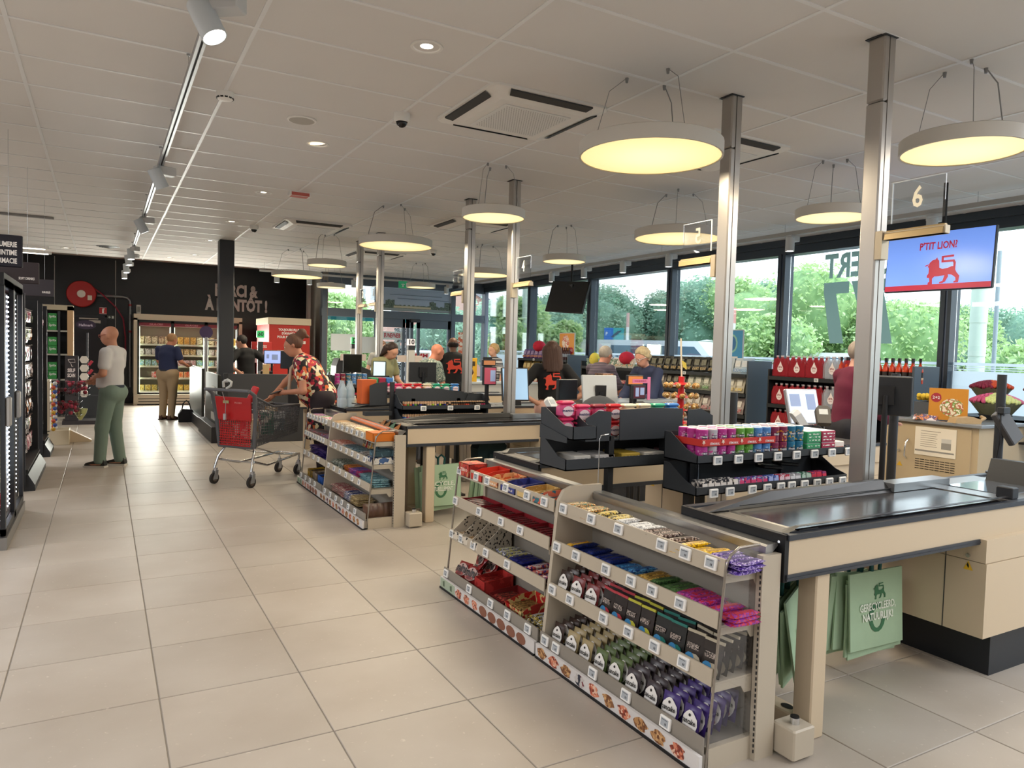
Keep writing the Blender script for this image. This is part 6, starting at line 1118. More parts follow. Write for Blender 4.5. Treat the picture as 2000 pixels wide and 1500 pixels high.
    if hair:
        st, hcx = hair; hm = prt([hcx, hcx], 30) if False else pm(hcx, .6, var=.3, scale=60, stretch=(1, 1, .15), bump=.5)
        hp_ = [(H_(0, -.018, .05), H_(0, -.016, .045), .088, .088, (1.06, 1, 1))]; n1 = fz; off = hc@fz
        if st == 'short': cuts = [lambda G, c0=hc: .0-((G-c0)@(uz*.85-fz*.9))+.0]
        elif st == 'fringe': cuts = [lambda G, c0=hc: (G-c0)@uz-.035, lambda G, c0=hc: ((G-c0)@fz)+.005, lambda G, c0=hc: -.045-((G-c0)@uz)]
        else: cuts = [lambda G, c0=hc: .0-((G-c0)@(uz*.75-fz*1.0))-.0]
        if st == 'curly':
            for q in range(26): a = 2.4*q; el = 1.4-.09*q; r_ = cos(el) if el < pi/2 else 1; v = rx*cos(a)*abs(cos(el))*.08+fz*(sin(a)*abs(cos(el))*.085-.02)+uz*(.045+.085*sin(el)); hp_.append((hc+v, hc+v+.001, .026, .026, I3))
        if st == 'bun': hp_ += [(H_(0, -.1, .1), H_(0, -.13, .12), .045, .04, I3), (H_(.02, -.13, .1), H_(.03, -.17, .06), .025, .008, I3)]
        if st == 'long':
            for q in range(-3, 4): hp_.append((H_(.022*q, -.06, .03), np.array([.035*q+.03, nk[1]-.1-.02*(3-abs(q))*.3, 1.22-.03*(q % 2)]), .045, .022, I3))
            cuts = [lambda G, c0=hc: .0-((G-c0)@(uz*.55-fz*1.0))-.005]
        if st == 'tail': hp_ += [(H_(0, -.1, .06), H_(0, -.15, -.08), .03, .015, I3)]
        skin('hair', hp_, hm, t, res*.8, .012, cuts=cuts, infl=.012)
    def G_(b, name, m): return b.build(name, m, t)
    if extras: extras(t, j, H_, G_)
    return t
def glasses(c='#3c2420'):
    def f(t, j, H_, G_):
        b = MB()
        for sx in (-1, 1):
            b.tube([tuple(H_(sx*.032+.024*cos(a), .112, .02+.019*sin(a))) for a in [2*pi*k/10 for k in range(11)]], .003, 5); b.tube([tuple(H_(sx*.056, .11, .026)), tuple(H_(sx*.095, .0, .03))], .003, 5)
        G_(b, 'glasses', pm(c, .4))
    return f
def f1(t, j, H_, G_):
    glasses('#a05038')(t, j, H_, G_); b = MB(); b.lathe([(.135, 0), (.137, .035)], n=24, c=(0, 0, .99)); b.M = Matrix.Scale(.92, 4, (0, 1, 0)); o = G_(b, 'belt', pm('#2c3440', .5)); o.scale = (1.12, .98, 1)
    b = MB(); b.lathe([(.031, -.01), (.033, .012)], n=12, c=tuple(j['wrL']-(0, .01, 0))); G_(b, 'watch', BLACK)
person('man in white polo and green trousers standing in profile with clasped hands', .1, 10.15, R(62), .985, 0, (.0, .12), dict(elL=(-.22, .0, 1.17), elR=(.22, .02, 1.17), wrL=(-.05, .17, 1.12), wrR=(.03, .19, 1.08), anL=(-.1, .1, .09), anR=(.09, -.05, .09), knL=(-.1, .07, .5)), '#bd8468', None, pm('#cfccca', .85, bump=.15, scale=16), .62, .985, '#74867a', belly=.012, shoe=('#2c2c2a', '#cfcac0'), extras=f1, res=.013, collar=True)
def f2(t, j, H_, G_):
    b = MB(RT(.22, .32, 1.12, R(50), 0, .3)); b.box(-.09, .09, -.002, .002, -.06, .06); G_(b, 'paper_sheet', WHITE); b = MB(); b.lathe([(.15, 0), (.152, .03)], n=20, c=(0, 0, .985)); G_(b, 'belt', DARK)
person('broad man seen from behind in navy polo and khaki trousers at the freezer', 1.12, 15.9, R(-42), .985, .03, (-.3, .35), dict(elL=(-.25, .05, 1.18), elR=(.29, .02, 1.18), wrL=(-.1, .26, 1.12), wrR=(.24, .27, 1.1)), '#b97a5c', ('short', '#a07850'), '#262d4c', .7, .97, '#a08a6c', belly=.03, wide=1.2, shoe=('#4c2f22', '#2c2018'), extras=f2, collar=True)
FLOR = prt(['#1c1416', '#b02838', '#d8c89c', '#1c1416', '#c86430', '#e0d4b8', '#7c1c34'], 26, .8, (1, 1, 1), True)
def f3(t, j, H_, G_):
    b = MB(); b.bbox(-.04, .04, -.004, .004, -.08, .08, .003); o = G_(b, 'phone', BLACK); o.location = tuple(j['wrL']+(.02, .1, .0)); o.rotation_euler = (R(70), 0, .4)
    b = MB(); b.tube([tuple(j['nck']+(-.07, .0, .02)), tuple(j['nck']+(-.08, .1, -.12)), tuple(j['nck']+(-.06, .12, -.4))], .014, 6); b.tube([tuple(j['nck']+(.07, .0, .02)), tuple(j['nck']+(.05, .12, -.12)), tuple(j['nck']+(.0, .14, -.4))], .014, 6); G_(b, 'scarf', pm('#b09a84', .9)); b = MB(); b.tube([tuple(j['wrL']+(.03*cos(a), .0, .03*sin(a))) for a in [k for k in range(7)]], .004, 5); G_(b, 'bracelet', pm('#c87c50', .4))
person('woman in patterned cold shoulder tunic bending over the trolley with a phone', 2.28, 8.62, R(72), 1.0, .55, (-.05, .0), dict(elL=(-.3, .2, 1.03), wrL=(-.12, .42, 1.0), elR=(.25, .45, 1.1), wrR=(.12, .58, .95)), '#b47c60', ('bun', '#5a3c2a'), FLOR, .5, .45, '#2a2226', wide=1.38, belly=.05, top_k=.05, extras=f3, headscale=1.08)
person('short haired employee in black tee with hands on hips beyond the dark pillar', 2.3, 14.0, R(20), .98, .1, (.7, .25), dict(elL=(-.42, -.1, 1.2), wrL=(-.2, -.1, 1.05), elR=(.44, -.1, 1.2), wrR=(.2, -.12, 1.03)), '#c08e78', ('short', '#1c1614'), '#111114', .6, .96, '#15161a')
person('cashier in light olive shirt looking down behind the far counter', 3.52, 10.1, R(205), .95, .15, (.2, .5), dict(elL=(-.24, .1, 1.15), wrL=(-.15, .3, 1.08), elR=(.24, .1, 1.15), wrR=(.12, .3, 1.05)), '#c09078', ('long', '#2c1c16'), '#8c8c68', .6, .96, '#2a2c34', seat=True)
person('woman with pale face standing near the entrance door behind the cashier', 5.0, 14.6, R(200), .97, .1, (.1, .3), None, '#c89c88', ('tail', '#6c4c38'), '#a8a8a4', .6, .9, '#3c4050')
HAW = prt(['#3c4c4c', '#8c9a8c', '#566664', '#c4c8b4', '#46585a'], 30, .8)
def f6(t, j, H_, G_): 
    b = MB(); b.tube([tuple(H_(-.09, .03, .075)), tuple(H_(-.04, .07, .115)), tuple(H_(.04, .07, .115)), tuple(H_(.09, .03, .075))], .006, 5); G_(b, 'glasses', BLACK)
person('bald man in grey green leaf shirt bowing his head, glasses pushed up', 3.72, 9.05, R(-82), .95, .3, (0, .25), dict(elL=(-.25, .2, 1.1), wrL=(-.12, .42, 1.05), elR=(.25, .2, 1.1), wrR=(.12, .42, 1.05)), '#c07c62', None, HAW, .6, .9, '#4c5058', belly=.04, wide=1.15, extras=f6)
def backlion(sc, z, y):
    def f(t, j, H_, G_): b = MB(RT(.0, 0, z)); lion(b, Matrix.Rotation(0, 4, 'Z'), sc); o = G_(b, 'printed_lion', pm('#d04430', .6)); o.location = (0, y, 0)
    return f
person('bald dark skinned employee from behind, black tee with red lion print', 5.0, 10.85, R(-25), 1.0, .05, (.1, .2), dict(elL=(-.38, .08, 1.2), wrL=(-.48, .25, 1.0), elR=(.3, .1, 1.18), wrR=(.2, .35, 1.1)), '#5c3c2c', ('fringe', '#1c1412'), '#0f1013', .6, .95, '#14151a', wide=1.15, extras=backlion(.3, 1.27, -.165))
person('blonde woman in striped top smiling towards the left by the corner window', 6.6, 12.4, R(95), .95, .05, (0, 0), None, '#d0a088', ('curly', '#b89868'), prt(['#e0e0e0', '#3c4048', '#e0e0e0'], 4, .8, (.01, .01, 12)), .8, .9, '#4c5468')
def f9(t, j, H_, G_):
    backlion(.26, 1.26, -.15)(t, j, H_, G_); b = MB(); b.tube([tuple(j['wrL']+(.032*cos(a), .0, .032*sin(a))) for a in range(7)], .004, 5); G_(b, 'bracelet', DARK)
person('employee with long brown hair from behind, black tee, hands on hips', 4.62, 7.25, R(-30), .955, 0, (0, .05), dict(elL=(-.42, -.1, 1.13), wrL=(-.17, -.09, 1.0), elR=(.42, -.1, 1.13), wrR=(.17, -.09, 1.0)), '#b98870', ('long', '#3c241a'), '#121214', .6, 1.04, pm('#c8a094', .85, bump=.3, scale=14), extras=f9, bottom_len=.06)
person('old man with grey hair in dark striped shirt leaning right over a counter', 5.75, 8.0, R(-75), .97, .42, (0, .1), dict(elL=(-.25, .35, 1.05), wrL=(-.12, .55, 1.0), elR=(.25, .35, 1.05), wrR=(.12, .55, 1.0)), '#b87c68', ('short', '#9c958c'), prt(['#3a3440', '#5c5060', '#2c2832'], 6, .8, (.02, .02, 10)), .7, .9, '#34383f', extras=glasses())
person('old woman with curly fair hair in navy jumper bending towards the left', 6.35, 7.4, R(98), .96, .42, (0, .1), dict(elL=(-.25, .35, 1.05), wrL=(-.12, .55, 1.0), elR=(.25, .35, 1.05), wrR=(.12, .55, 1.0)), '#c08c78', ('curly', '#b0a080'), '#2c3450', 1.8, .88, '#34383f', wide=1.1, extras=glasses('#c8ccd0'))
def f12(t, j, H_, G_): b = MB(); b.add([(.045*cos(a)*(1+.2*(k % 2)), 0, .02*sin(a)) for k, a in enumerate([.6*q for q in range(10)])], [tuple(range(10))]); o = G_(b, 'sleeve_emblem', pm('#c0a0a8', .6)); o.location = tuple((j['shR']+j['elR'])/2+(.075, 0, .03)); o.rotation_euler = (0, 0, pi/2)
person('man in burgundy fleece behind the nearest silver post pushing a trolley', 6.05, 4.35, R(-110), .99, .12, (0, .15), dict(elL=(-.3, .18, 1.15), wrL=(-.2, .46, 1.05), elR=(.3, .05, 1.14), wrR=(.22, .3, 1.02)), '#c09080', ('short', '#8c8078'), '#5c1230', 1.85, .9, '#24242c', wide=1.1, extras=f12)
# ================================================================ LEFT SIDE
t = thing('glass_door_fridge', 'black glass door fridge with light strips at the left picture edge', 'fridge', (0, 0, 0))
b = MB(); b.box(-1.4, -.66, 6.36, 6.4, .1, 2.0); b.box(-1.4, -.66, 7.74, 7.78, .1, 2.0); b.box(-1.4, -1.36, 6.4, 7.74, .1, 2); b.box(-1.4, -.62, 6.36, 7.78, 1.93, 2.02); b.box(-1.4, -.66, 6.36, 7.78, .08, .14); b.build('body', BLACK, t)
b = MB(); b.box(-1.4, -.61, 6.36, 7.78, .0, .09); b.build('base', pm('#8c8a88', .4, .5), t)
for k, (y0, y1) in enumerate(((6.38, 7.06), (7.07, 7.76))):
    d = thing('door', None, None); d.parent = t; b = MB(); b.box(-.65, -.62, y0, y0+.05, .1, 1.97); b.box(-.65, -.62, y1-.05, y1, .1, 1.97); b.box(-.65, -.62, y0, y1, 1.93, 1.98); b.box(-.65, -.62, y0, y1, .1, .15); b.build('frame', DARK, d)
    b = MB(); b.box(-.64, -.635, y0+.05, y1-.05, .15, 1.93); b.build('glass', CLR, d); b = MB(); b.bbox(-.62, -.585, y0+.01, y0+.1, .9, 1.12, .01); b.build('handle', pm('#a09c98', .4, .3), d)
for y in (6.46, 7.02, 7.12, 7.66):
    b = MB(); b.box(-.69, -.67, y-.01, y+.01, .16, 1.9, 0)
    for k in range(44): b.ball((-.668, y, .2+.039*k), .007, 4, 1)
    b.build('light_strip', [pm('#d8dce4', .4), pm('#eef4ff', .4, emit=14.)], t)
for z in (.35, .68, 1.0, 1.32, 1.62): b = MB(); b.box(-1.34, -.7, 6.42, 7.72, z-.015, z); b.build('shelf', pm('#b8bcc0', .4), t)
l = bpy.data.lights.new('fridge_light', 'AREA'); l.shape = 'RECTANGLE'; l.size = 1.2; l.size_y = 1.6; l.energy = 14; l.color = (.9, .96, 1); o = link('fridge_light', l, t, (-.7, 7.07, 1.05)); o.rotation_euler = (0, -pi/2, 0)
FC = [('red', ['#c02838', '#e8405c', '#8c1424']), ('white green', ['#d8e0dc', '#6c9c84', '#e8ece8']), ('pale blue', ['#a8c8d8', '#e0e8ec', '#5c8ca8']), ('yellow', ['#c8b828', '#e8e0a0', '#8ca030']), ('cream', ['#d8d4b8', '#b8b89c', '#e8e4d4'])]
for s, z in enumerate((1.62, 1.32, 1.0, .68, .35, .145)):
    w, c = FC[s % 5]; cm = MB(); cm.lathe([(.05, 0), (.05, .2), (.03, .22), (0, .22)], n=10); me = cm.mesh('drink_can', prt(c, 20))
    for k in range(10): tag(link('drink_pack', me, None, (-.78, 6.48+.13*k, z)), '%s drink, %s from the near end, %s shelf of the black fridge' % (w, ORD[k], ORD[s]), 'drink', 'drinks in the black fridge')
def pegrack(y0, y1, label, cols, seedn):
    t = thing('peg_rack', label, 'display rack', (0, 0, 0), 0, 'black peg racks with hanging sweets'); b = MB(); b.box(-1.0, -.96, y0, y1, .1, 1.98); b.build('back_panel', BLACK, t)
    b = MB(); b.box(-1.0, -.68, y0-.03, y0, .05, 2.0); b.box(-1.0, -.68, y1, y1+.03, .05, 2.0); b.build('side_panel', pm('#1c1e22', .5), t)
    b = MB(); b.prism([(-1.0, 0), (-.6, 0), (-.6, .06), (-.66, .17), (-1.0, .17)], 'y', y0, y1); b.build('base_shelf', DARK, t)
    q = 0; rows = [1.86, 1.66, 1.46, 1.26, 1.06, .86, .66, .46]
    for i, z in enumerate(rows):
        b = MB()
        for k in range(int((y1-y0)/.15)):
            y = y0+.08+.15*k; b.cyl((-.96, y, z), (-.72, y, z+.01), .003, n=5)
            w, c = cols[rnd.randrange(len(cols))]
            for d in range(3):
                hh = rnd.uniform(.12, .17); m = MB(); m.add([(0, -.06, -hh), (0, .06, -hh), (0, .06, 0), (0, -.06, 0), (.014, 0, -hh*.55)], [(0, 1, 4), (1, 2, 4), (2, 3, 4), (3, 0, 4), (0, 3, 2, 1)], 0); m.box(-.001, .001, -.06, .06, -.035, .0, 1)
                if d: pass
                o = link('candy_bag', PEG[(w, rnd.randrange(2))], None, (-.74-.06*d, y, z-.005), rot=(0, R(rnd.uniform(-6, 6)), R(rnd.uniform(-12, 12))))
                tag(o, '%s peg bag, %s along, %s deep, %s row, %s peg rack' % (w, ORD[k], ORD[d], ORD[i], seedn), 'sweets bag', 'bags hanging on the %s peg rack' % seedn)
        b.build('peg_hook', CHROME, t)
    for z in (.25,): b = MB(); b.box(-.98, -.66, y0, y1, .2, .22); b.build('shelf', DARK, t)
    return t
PC = [('silver', ['#a8a4a8', '#5c5860', '#d8d4d8']), ('pink', ['#c05070', '#e0b0bc', '#8c3048']), ('orange', ['#c86430', '#e8b080', '#5c3020']), ('green', ['#8ca850', '#c8d0c8', '#405c50']), ('black', ['#2c2828', '#a09490', '#584844']), ('white', ['#d8d4d0', '#a8a0a4', '#c84858'])]; PEG = {}
for w, c in PC:
    for q in range(2):
        hh = .125+.03*q; m = MB(); m.add([(0, -.06, -hh), (0, .06, -hh), (0, .06, 0), (0, -.06, 0), (.014, 0, -hh*.55)], [(0, 1, 4), (1, 2, 4), (2, 3, 4), (3, 0, 4), (0, 3, 2, 1)], 0); m.box(-.001, .002, -.06, .06, -.035, .0, 1); m.box(.01, .013, -.03, .03, -hh*.7, -hh*.4, 1); PEG[(w, q)] = m.mesh('candy_bag', [prt(c, 30, .25), pm(c[1], .3)])
pegrack(8.75, 10.35, 'black peg rack of hanging sweets beside the glass door fridge', PC, 'near'); pegrack(11.2, 12.0, 'second black peg rack with hanging toys before the basket stand', PC, 'far')
def hang_sign(y, x0, x1, z0, z1, txts, c, label, size):
    t = thing('hanging_sign', label, 'sign', (0, y, 0)); b = MB(); b.bbox(x0, x1, -.015, .015, z0, z1, .006); b.build('panel', pm(c, .5), t); b = MB()
    for k, tx_ in enumerate(txts):
        V, Fs = textgeo(tx_, size, wx=.62, bold=.03, align='RIGHT'); b.add([(x1-.04+v[0], -.0165, z0+.05+size*1.15*(len(txts)-1-k)+v[1]) for v in V], Fs)
    b.build('lettering', pm('#d8d0c8', .5, emit=.25), t)
    for x in (x1-.1, x0+.1): w = MB(); w.cyl((x, 0, z1), (x, 0, H), .0015, n=5); w.build('wire', ALU, t)
hang_sign(7.5, -1.9, -.597, 2.15, 2.42, ['PARFUMERIE', 'HYGIÈNE INTIME', 'PARAPHARMACIE'], '#1c1824', 'dark sign lettered PARFUMERIE above the fridge', .06); hang_sign(9.0, -1.9, -.575, 2.11, 2.33, ['SOFT DRINKS'], '#3c3234', 'brown sign lettered SOFT DRINKS behind the perfume sign', .036); hang_sign(11.0, -1.8, -.545, 2.085, 2.3, ['SURGELÉS'], '#3c363c', 'small dark sign lettered SURGELÉS, farthest of the hanging signs', .032)
# wire basket stand
t = thing('basket_stand', 'white stand with wire baskets of red netted fruit and nets', 'display stand', (-.55, 12.6, 0)); b = MB(); b.bbox(-.16, .12, -.2, .2, 0, .22, .005); b.box(-.16, -.12, -.2, .2, .2, .95); b.build('stand_body', pm('#c8bcA4', .5), t); b = MB(); b.prism([(.1, 0), (.4, .0), (.4, .03), (.1, .2)], 'y', .1, .2); b.build('foot', CRM, t)
for k, (z, yy) in enumerate(((.72, .0), (.42, -.02))):
    s = thing('wire_basket', None, None); s.parent = t; b = MB(); x0, x1 = -.12, .36-.1*k
    for i in range(10): a = x0+(x1-x0)*i/9; b.tube([(a, -.2, z+.2), (a, -.17, z), (a, .17, z), (a, .2, z+.2)], .003, 4)
    for zz, q in ((z, .17), (z+.1, .185), (z+.2, .2)): b.tube([(x0, -q, zz), (x1, -q, zz), (x1+.02, q, zz), (x0, q, zz), (x0, -q, zz)], .004, 4)
    b.build('basket_wire', DARK, s); b = MB()
    for i in range(40): b.ball((x0+.03+(x1-x0-.06)*rnd.random(), rnd.uniform(-.15, .15), z+.04+.16*rnd.random()), .03, 6, rnd.randrange(3))
    o = b.build('contents', [pm('#8c2438', .5), pm('#b84058', .5), pm('#5c3c40', .6)], s); o['kind'] = 'stuff'
b = MB()
for k in range(34): b.ball((-.62+.02*(k % 2), 12.28+.03*(k % 3), .25+.02*k), .03, 6, k % 4)
o = b.build('toy_net', [pm('#c89c30', .5), pm('#d8d8d8', .5), pm('#c85838', .5), pm('#3c58a0', .5)]); tag(o, 'hanging net strip of yellow, white and blue small toys', 'toy net', None, 'stuff')
b = MB(RT(-.3, 12.9, .32)); b.lathe([(.02, 0), (.08, .1), (.1, .17), (.095, .17), (.015, .01)], n=12); tag(b.build('clear_bag', pm('#c8cc90', .2, alpha=.6)), 'clear bag with lime green bottom hanging under the baskets', 'bag')
# self-scan panel
t = thing('self_scan_stand', 'dark panel lettered SELF SCAN with white hexagonal scanner holders', 'kiosk', (0, 15.4, 0)); b = MB(); b.bbox(-.6, -.39, 0, .1, .06, 1.25, .006); b.box(-.64, -.1, -.1, .4, 0, .07); b.build('panel', pm('#2a2426', .5), t)
b = MB(); fittext(b, 'SELF', Matrix.Translation((-.5, -.004, .98)) @ FY, .12, .065, bold=.04); fittext(b, 'SCAN', Matrix.Translation((-.5, -.004, .89)) @ FY, .12, .065, bold=.04)
b.tube([(-.55, -.004, 1.18), (-.45, -.004, 1.19), (-.44, -.004, 1.13), (-.53, -.004, 1.13), (-.55, -.004, 1.18)], .005, 4); b.tube([(-.51, -.004, 1.12), (-.49, -.004, 1.05), (-.47, -.004, 1.06)], .005, 4); b.build('lettering', pm('#d8ccc8', .5), t)
for k in range(5): h_ = MB(); h_.M = RT(-.3, .02, 1.18-.155*k); h_.prism([(.075*cos(a), .075*sin(a)) for a in [pi/3*q for q in range(6)]], 'y', -.03, .03); h_.build('scanner_holder', pm('#d0c8bc', .5), t)
for k in range(3): h_ = MB(); h_.M = RT(-.2, .0, 1.12-.16*k, 0, R(35)); h_.bbox(-.025, .025, -.03, .03, -.05, .05, .006); h_.build('hand_scanner', pm('#a82c3c', .5), t)
# greeting card rack
t = thing('greeting_card_stand', 'rotating rack of greeting cards on a grey cabinet', 'card rack', (-.27, 16.5, 0)); b = MB(); b.bbox(-.24, .22, -.1, .3, .05, .72, .006); b.box(-.2, .2, -.1, .3, 0, .05); b.build('cabinet', pm('#34383c', .5), t); b = MB(); b.box(-.24, .22, -.105, -.1, .45, .47); b.cyl((0, .1, .7), (0, .1, 1.68), .02); b.build('frame', GREY, t)
b = MB(); b.prism([(.17*cos(a), .09*sin(a)) for a in [2*pi*k/16 for k in range(16)]], 'y', 0, .02); o = b.build('oval_sign', pm('#2c1c34', .4), t); o.location = (-.02, .05, 1.84); b = MB(); fittext(b, 'Hallmark', Matrix.Translation((-.02, .045, 1.83)) @ FY, .24, .05, res=1); b.build('lettering', pm('#c8b8c8', .5), t)
for c_ in range(3):
    for r_ in range(5):
        b = MB(RT(-.17+.17*c_, -.02+.03*abs(c_-1), 1.63-.185*r_, R(-8), 0, R(25*(c_-1)))); b.box(-.065, .065, -.002, .002, -.14, 0); o = b.build('greeting_card', prt([['#c8b4ac', '#8c6c68', '#e0d4cc'], ['#d8d4d0', '#5c6868', '#e8e4e0'], ['#d0c8c0', '#2c2828', '#e0d8d4'], ['#b87868', '#3c3030', '#d8c8b8'], ['#c89858', '#e0d0b0', '#a88048']][r_], 12))
        tag(o, 'greeting card, %s column, %s row of the card rack' % (['left', 'middle', 'right'][c_], ORD[r_]), 'greeting card', 'greeting cards on the rack')
        b = MB(); b.tube([(-.23+.17*c_, -.04+.03*abs(c_-1), 1.52-.185*r_), (-.11+.17*c_, -.04+.03*abs(c_-1), 1.52-.185*r_)], .003, 4); b.build('wire_pocket', BLACK, t)
# soft drink shelf with wooden side
t = thing('drinks_shelving', 'tall shelf of green drink packs with a pale wooden side panel', 'shelving', (0, 17.0, 0)); b = MB(); b.box(-.62, -.52, -.02, .5, 0, 2.2); b.build('wood_panel', pm('#b8956c', .6, var=.1, scale=8, stretch=(8, 8, .5)), t); b = MB(); b.box(-1.3, -.62, .45, .5, 0, 2.15); b.build('back_panel', BLACK, t); b = MB(); b.box(-1.3, -.52, -.02, .5, 2.12, 2.22); b.build('top', pm('#a89c84', .6), t); b = MB(); b.box(-1.0, -.96, -.02, .02, 0, 2.1); b.box(-.78, -.74, -.02, .02, 0, 2.1); b.build('upright', DARK, t)
for z in (1.72, 1.25, .75, .25): b = MB(); b.box(-1.3, -.62, 0, .45, z-.03, z); b.build('shelf', pm('#a8a498', .5), t)
for k, z in enumerate((1.72, 1.25, .75, .25)):
    for l in range(2): b = MB(); b.bbox(-.95, -.8, 17.03, 17.3, z+.17*l, z+.165+.17*l, .004, 0); fittext(b, 'Sprite', Matrix.Translation((-.87, 17.028, z+.1+.17*l)) @ FY, .12, .05, mi=1, res=1); tag(b.build('drink_pack', [pm('#2c8c3c', .4), WHITE]), 'green drink pack, %s layer of the %s shelf' % (['lower', 'upper'][l], ORD[k]), 'drink pack', 'green drink packs')
# ================================================================ BACK WALL
t = thing('hose_reel', 'round red fire hose reel with white hub on the black wall', 'hose reel', (-.45, 20.2, 2.63)); b = MB(RT(rx=pi/2)); b.lathe([(0, .1), (.295, .1), (.31, .08), (.31, .06), (.26, .05), (.26, -.05), (.31, -.06), (.31, -.08), (0, -.08)], n=36); b.build('reel_disc', pm('#a01818', .4), t); b = MB(RT(rx=pi/2)); b.lathe([(0, .115), (.085, .112), (.09, .1)], n=24); b.build('hub_label', pm('#d8d4cc', .5), t); b = MB(); b.box(.13, .22, -.106, -.1, -.14, -.03); b.build('sticker', pm('#d0ccc0', .5), t)
b = MB(); b.tube([(.2, -.05, .2), (.45, -.05, .0), (.72, -.05, -.28), (.88, -.05, -.55), (.93, -.05, -1.0), (.93, -.05, -1.6)], .018, 8); b.build('hose', pm('#7c1028', .5), t)
t = thing('water_pipe', 'grey water pipe with a bend running to the hose reel', 'pipe', (0, 20.33, 0)); b = MB(); b.tube([(-.12, 0, 2.62), (.42, 0, 2.62), (.52, 0, 2.6), (.58, 0, 2.53), (.585, 0, 2.4), (.585, 0, .4)], .032, 10); b.build('pipe', pm('#7c7c7e', .4, .6), t)
for z in (2.4, 1.75): b = MB(); b.cyl((.585, 0, z), (.585, 0, z+.05), .036); b.build('pipe_clamp', pm('#8c2028', .5), t)
for x, z in ((-1.0, 2.3), (.27, 1.4)): t = thing('conduit', 'thin white conduit running down the black wall'+(' left of the hose reel' if x < 0 else ' behind the hose'), 'conduit', (x, 20.38, 0)); b = MB(); b.cyl((0, 0, z), (0, 0, 3.5), .01, n=6); b.build('tube', pm('#a0a0a0', .5), t)
t = thing('extinguisher_sign', 'red fire extinguisher sign on the black wall', 'sign', (0, 20.38, 2.26)); b = MB(); b.box(-.08, .08, 0, .01, -.08, .08); b.build('panel', pm('#b8282c', .4), t); b = MB(); b.box(-.02, .02, -.003, 0, -.055, .035); b.box(-.012, .035, -.003, 0, .035, .055); b.box(-.075, .075, -.002, -.001, -.078, -.07); b.box(-.075, .075, -.002, -.001, .07, .078); b.build('symbol', WHITE, t)
t = thing('exit_sign', 'small dark exit arrow sign below the extinguisher sign', 'sign', (.17, 20.38, 2.11)); b = MB(); b.box(-.085, .085, 0, .01, -.045, .045, 0); b.add([(-.06, -.002, 0), (-.03, -.002, -.03), (-.03, -.002, .03)], [(0, 1, 2)], 1); b.box(-.03, .0, -.002, 0, -.008, .008, 1); b.box(.02, .06, -.002, 0, -.03, .03, 1); b.build('panel', [pm('#3c403c', .5), pm('#c8ccc8', .4)], t)
dr = struct(thing('door_9', None, None, (-.3, 20.38, 0))); b = MB(); b.box(-.34, .34, 0, .03, 0, 2.1); b.build('door_leaf', pm('#15151f', .4), dr); b = MB(); b.box(-.38, -.34, -.02, .03, 0, 2.14); b.box(.34, .38, -.02, .03, 0, 2.14); b.box(-.38, .38, -.02, .03, 2.1, 2.14); b.build('frame', pm('#1c1c24', .4), dr); b = MB(); b.box(-.2, .2, -.06, -.03, 2.04, 2.07); b.box(0, .25, -.07, -.01, 1.95, 2.02); b.build('door_closer', pm('#a8a098', .4), dr)
# freezer
t = thing('freezer_cabinet', 'long cream freezer with lit glass doors against the black wall', 'freezer', (0, 0, 0)); FX0, FX1, FY_ = .64, 3.1, 19.6; CF = pm('#b3ab98', .5)
b = MB(); b.box(FX0, FX1, FY_, 20.35, 2.05, 2.2); b.box(FX0, FX0+.08, FY_, 20.35, .0, 2.1); b.box(FX1-.08, FX1, FY_, 20.35, 0, 2.1); b.box(FX0, FX1, FY_-.02, 20.35, .03, .26); b.box(FX0+.08, FX1-.08, 20.2, 20.35, .2, 2.1); b.build('body', CF, t)
b = MB(); b.box(FX0+.1, FX1-.1, FY_-.025, FY_-.02, .08, .1); b.box(FX0+.1, FX1-.1, FY_-.025, FY_-.02, .15, .165); b.box(FX0+.05, FX1-.05, FY_+.02, 20.3, 0, .04); b.build('kick_grille', BLACK, t)
b = MB(); b.box(FX0+.08, FX1-.08, FY_+.02, FY_+.05, 1.92, 2.0, 0)
for k in range(3): fittext(b, ['GLACES', 'GLACES', 'SURGELÉS'][k], Matrix.Translation((FX0+.48+.79*k, FY_+.015, 1.96)) @ FY, .3, .04, mi=1, res=1)
b.build('header_strip', [pm('#7c1c2c', .5), pm('#c88890', .5)], t)
for k in range(3):
    x0 = FX0+.08+.765*k; x1 = x0+.765; d = thing('door', None, None); d.parent = t; b = MB(); b.box(x0, x0+.035, FY_-.01, FY_+.02, .27, 2.06); b.box(x1-.035, x1, FY_-.01, FY_+.02, .27, 2.06); b.box(x0, x1, FY_-.01, FY_+.02, .27, .31); b.box(x0, x1, FY_-.01, FY_+.02, 2.0, 2.06); b.build('frame', BLACK, d); b = MB(); b.box(x0+.035, x1-.035, FY_, FY_+.006, .31, 2.0); b.build('glass', CLR, d)
    for xx in (x0+.05, x1-.05): b = MB(); b.box(xx-.006, xx+.006, FY_+.06, FY_+.08, .32, 1.9); b.build('light_strip', pm('#f4ffe0', .4, emit=1.6), t)
    l = bpy.data.lights.new('freezer_light', 'AREA'); l.shape = 'RECTANGLE'; l.size = .65; l.size_y = 1.6; l.energy = 75; l.color = (1, 1, .88); o = link('freezer_light', l, t, ((x0+x1)/2, FY_+.09, 1.1)); o.rotation_euler = (-pi/2, 0, 0)
    for z in (.34, .66, .95, 1.22, 1.48): b = MB(); b.box(x0+.04, x1-.04, FY_+.12, 20.2, z-.03, z, 0); b.box(x0+.04, x1-.04, FY_+.1, FY_+.12, z-.035, z+.01, 1); b.build('shelf', [pm('#a8b090', .5), pm('#d0d4c0', .5)], t)
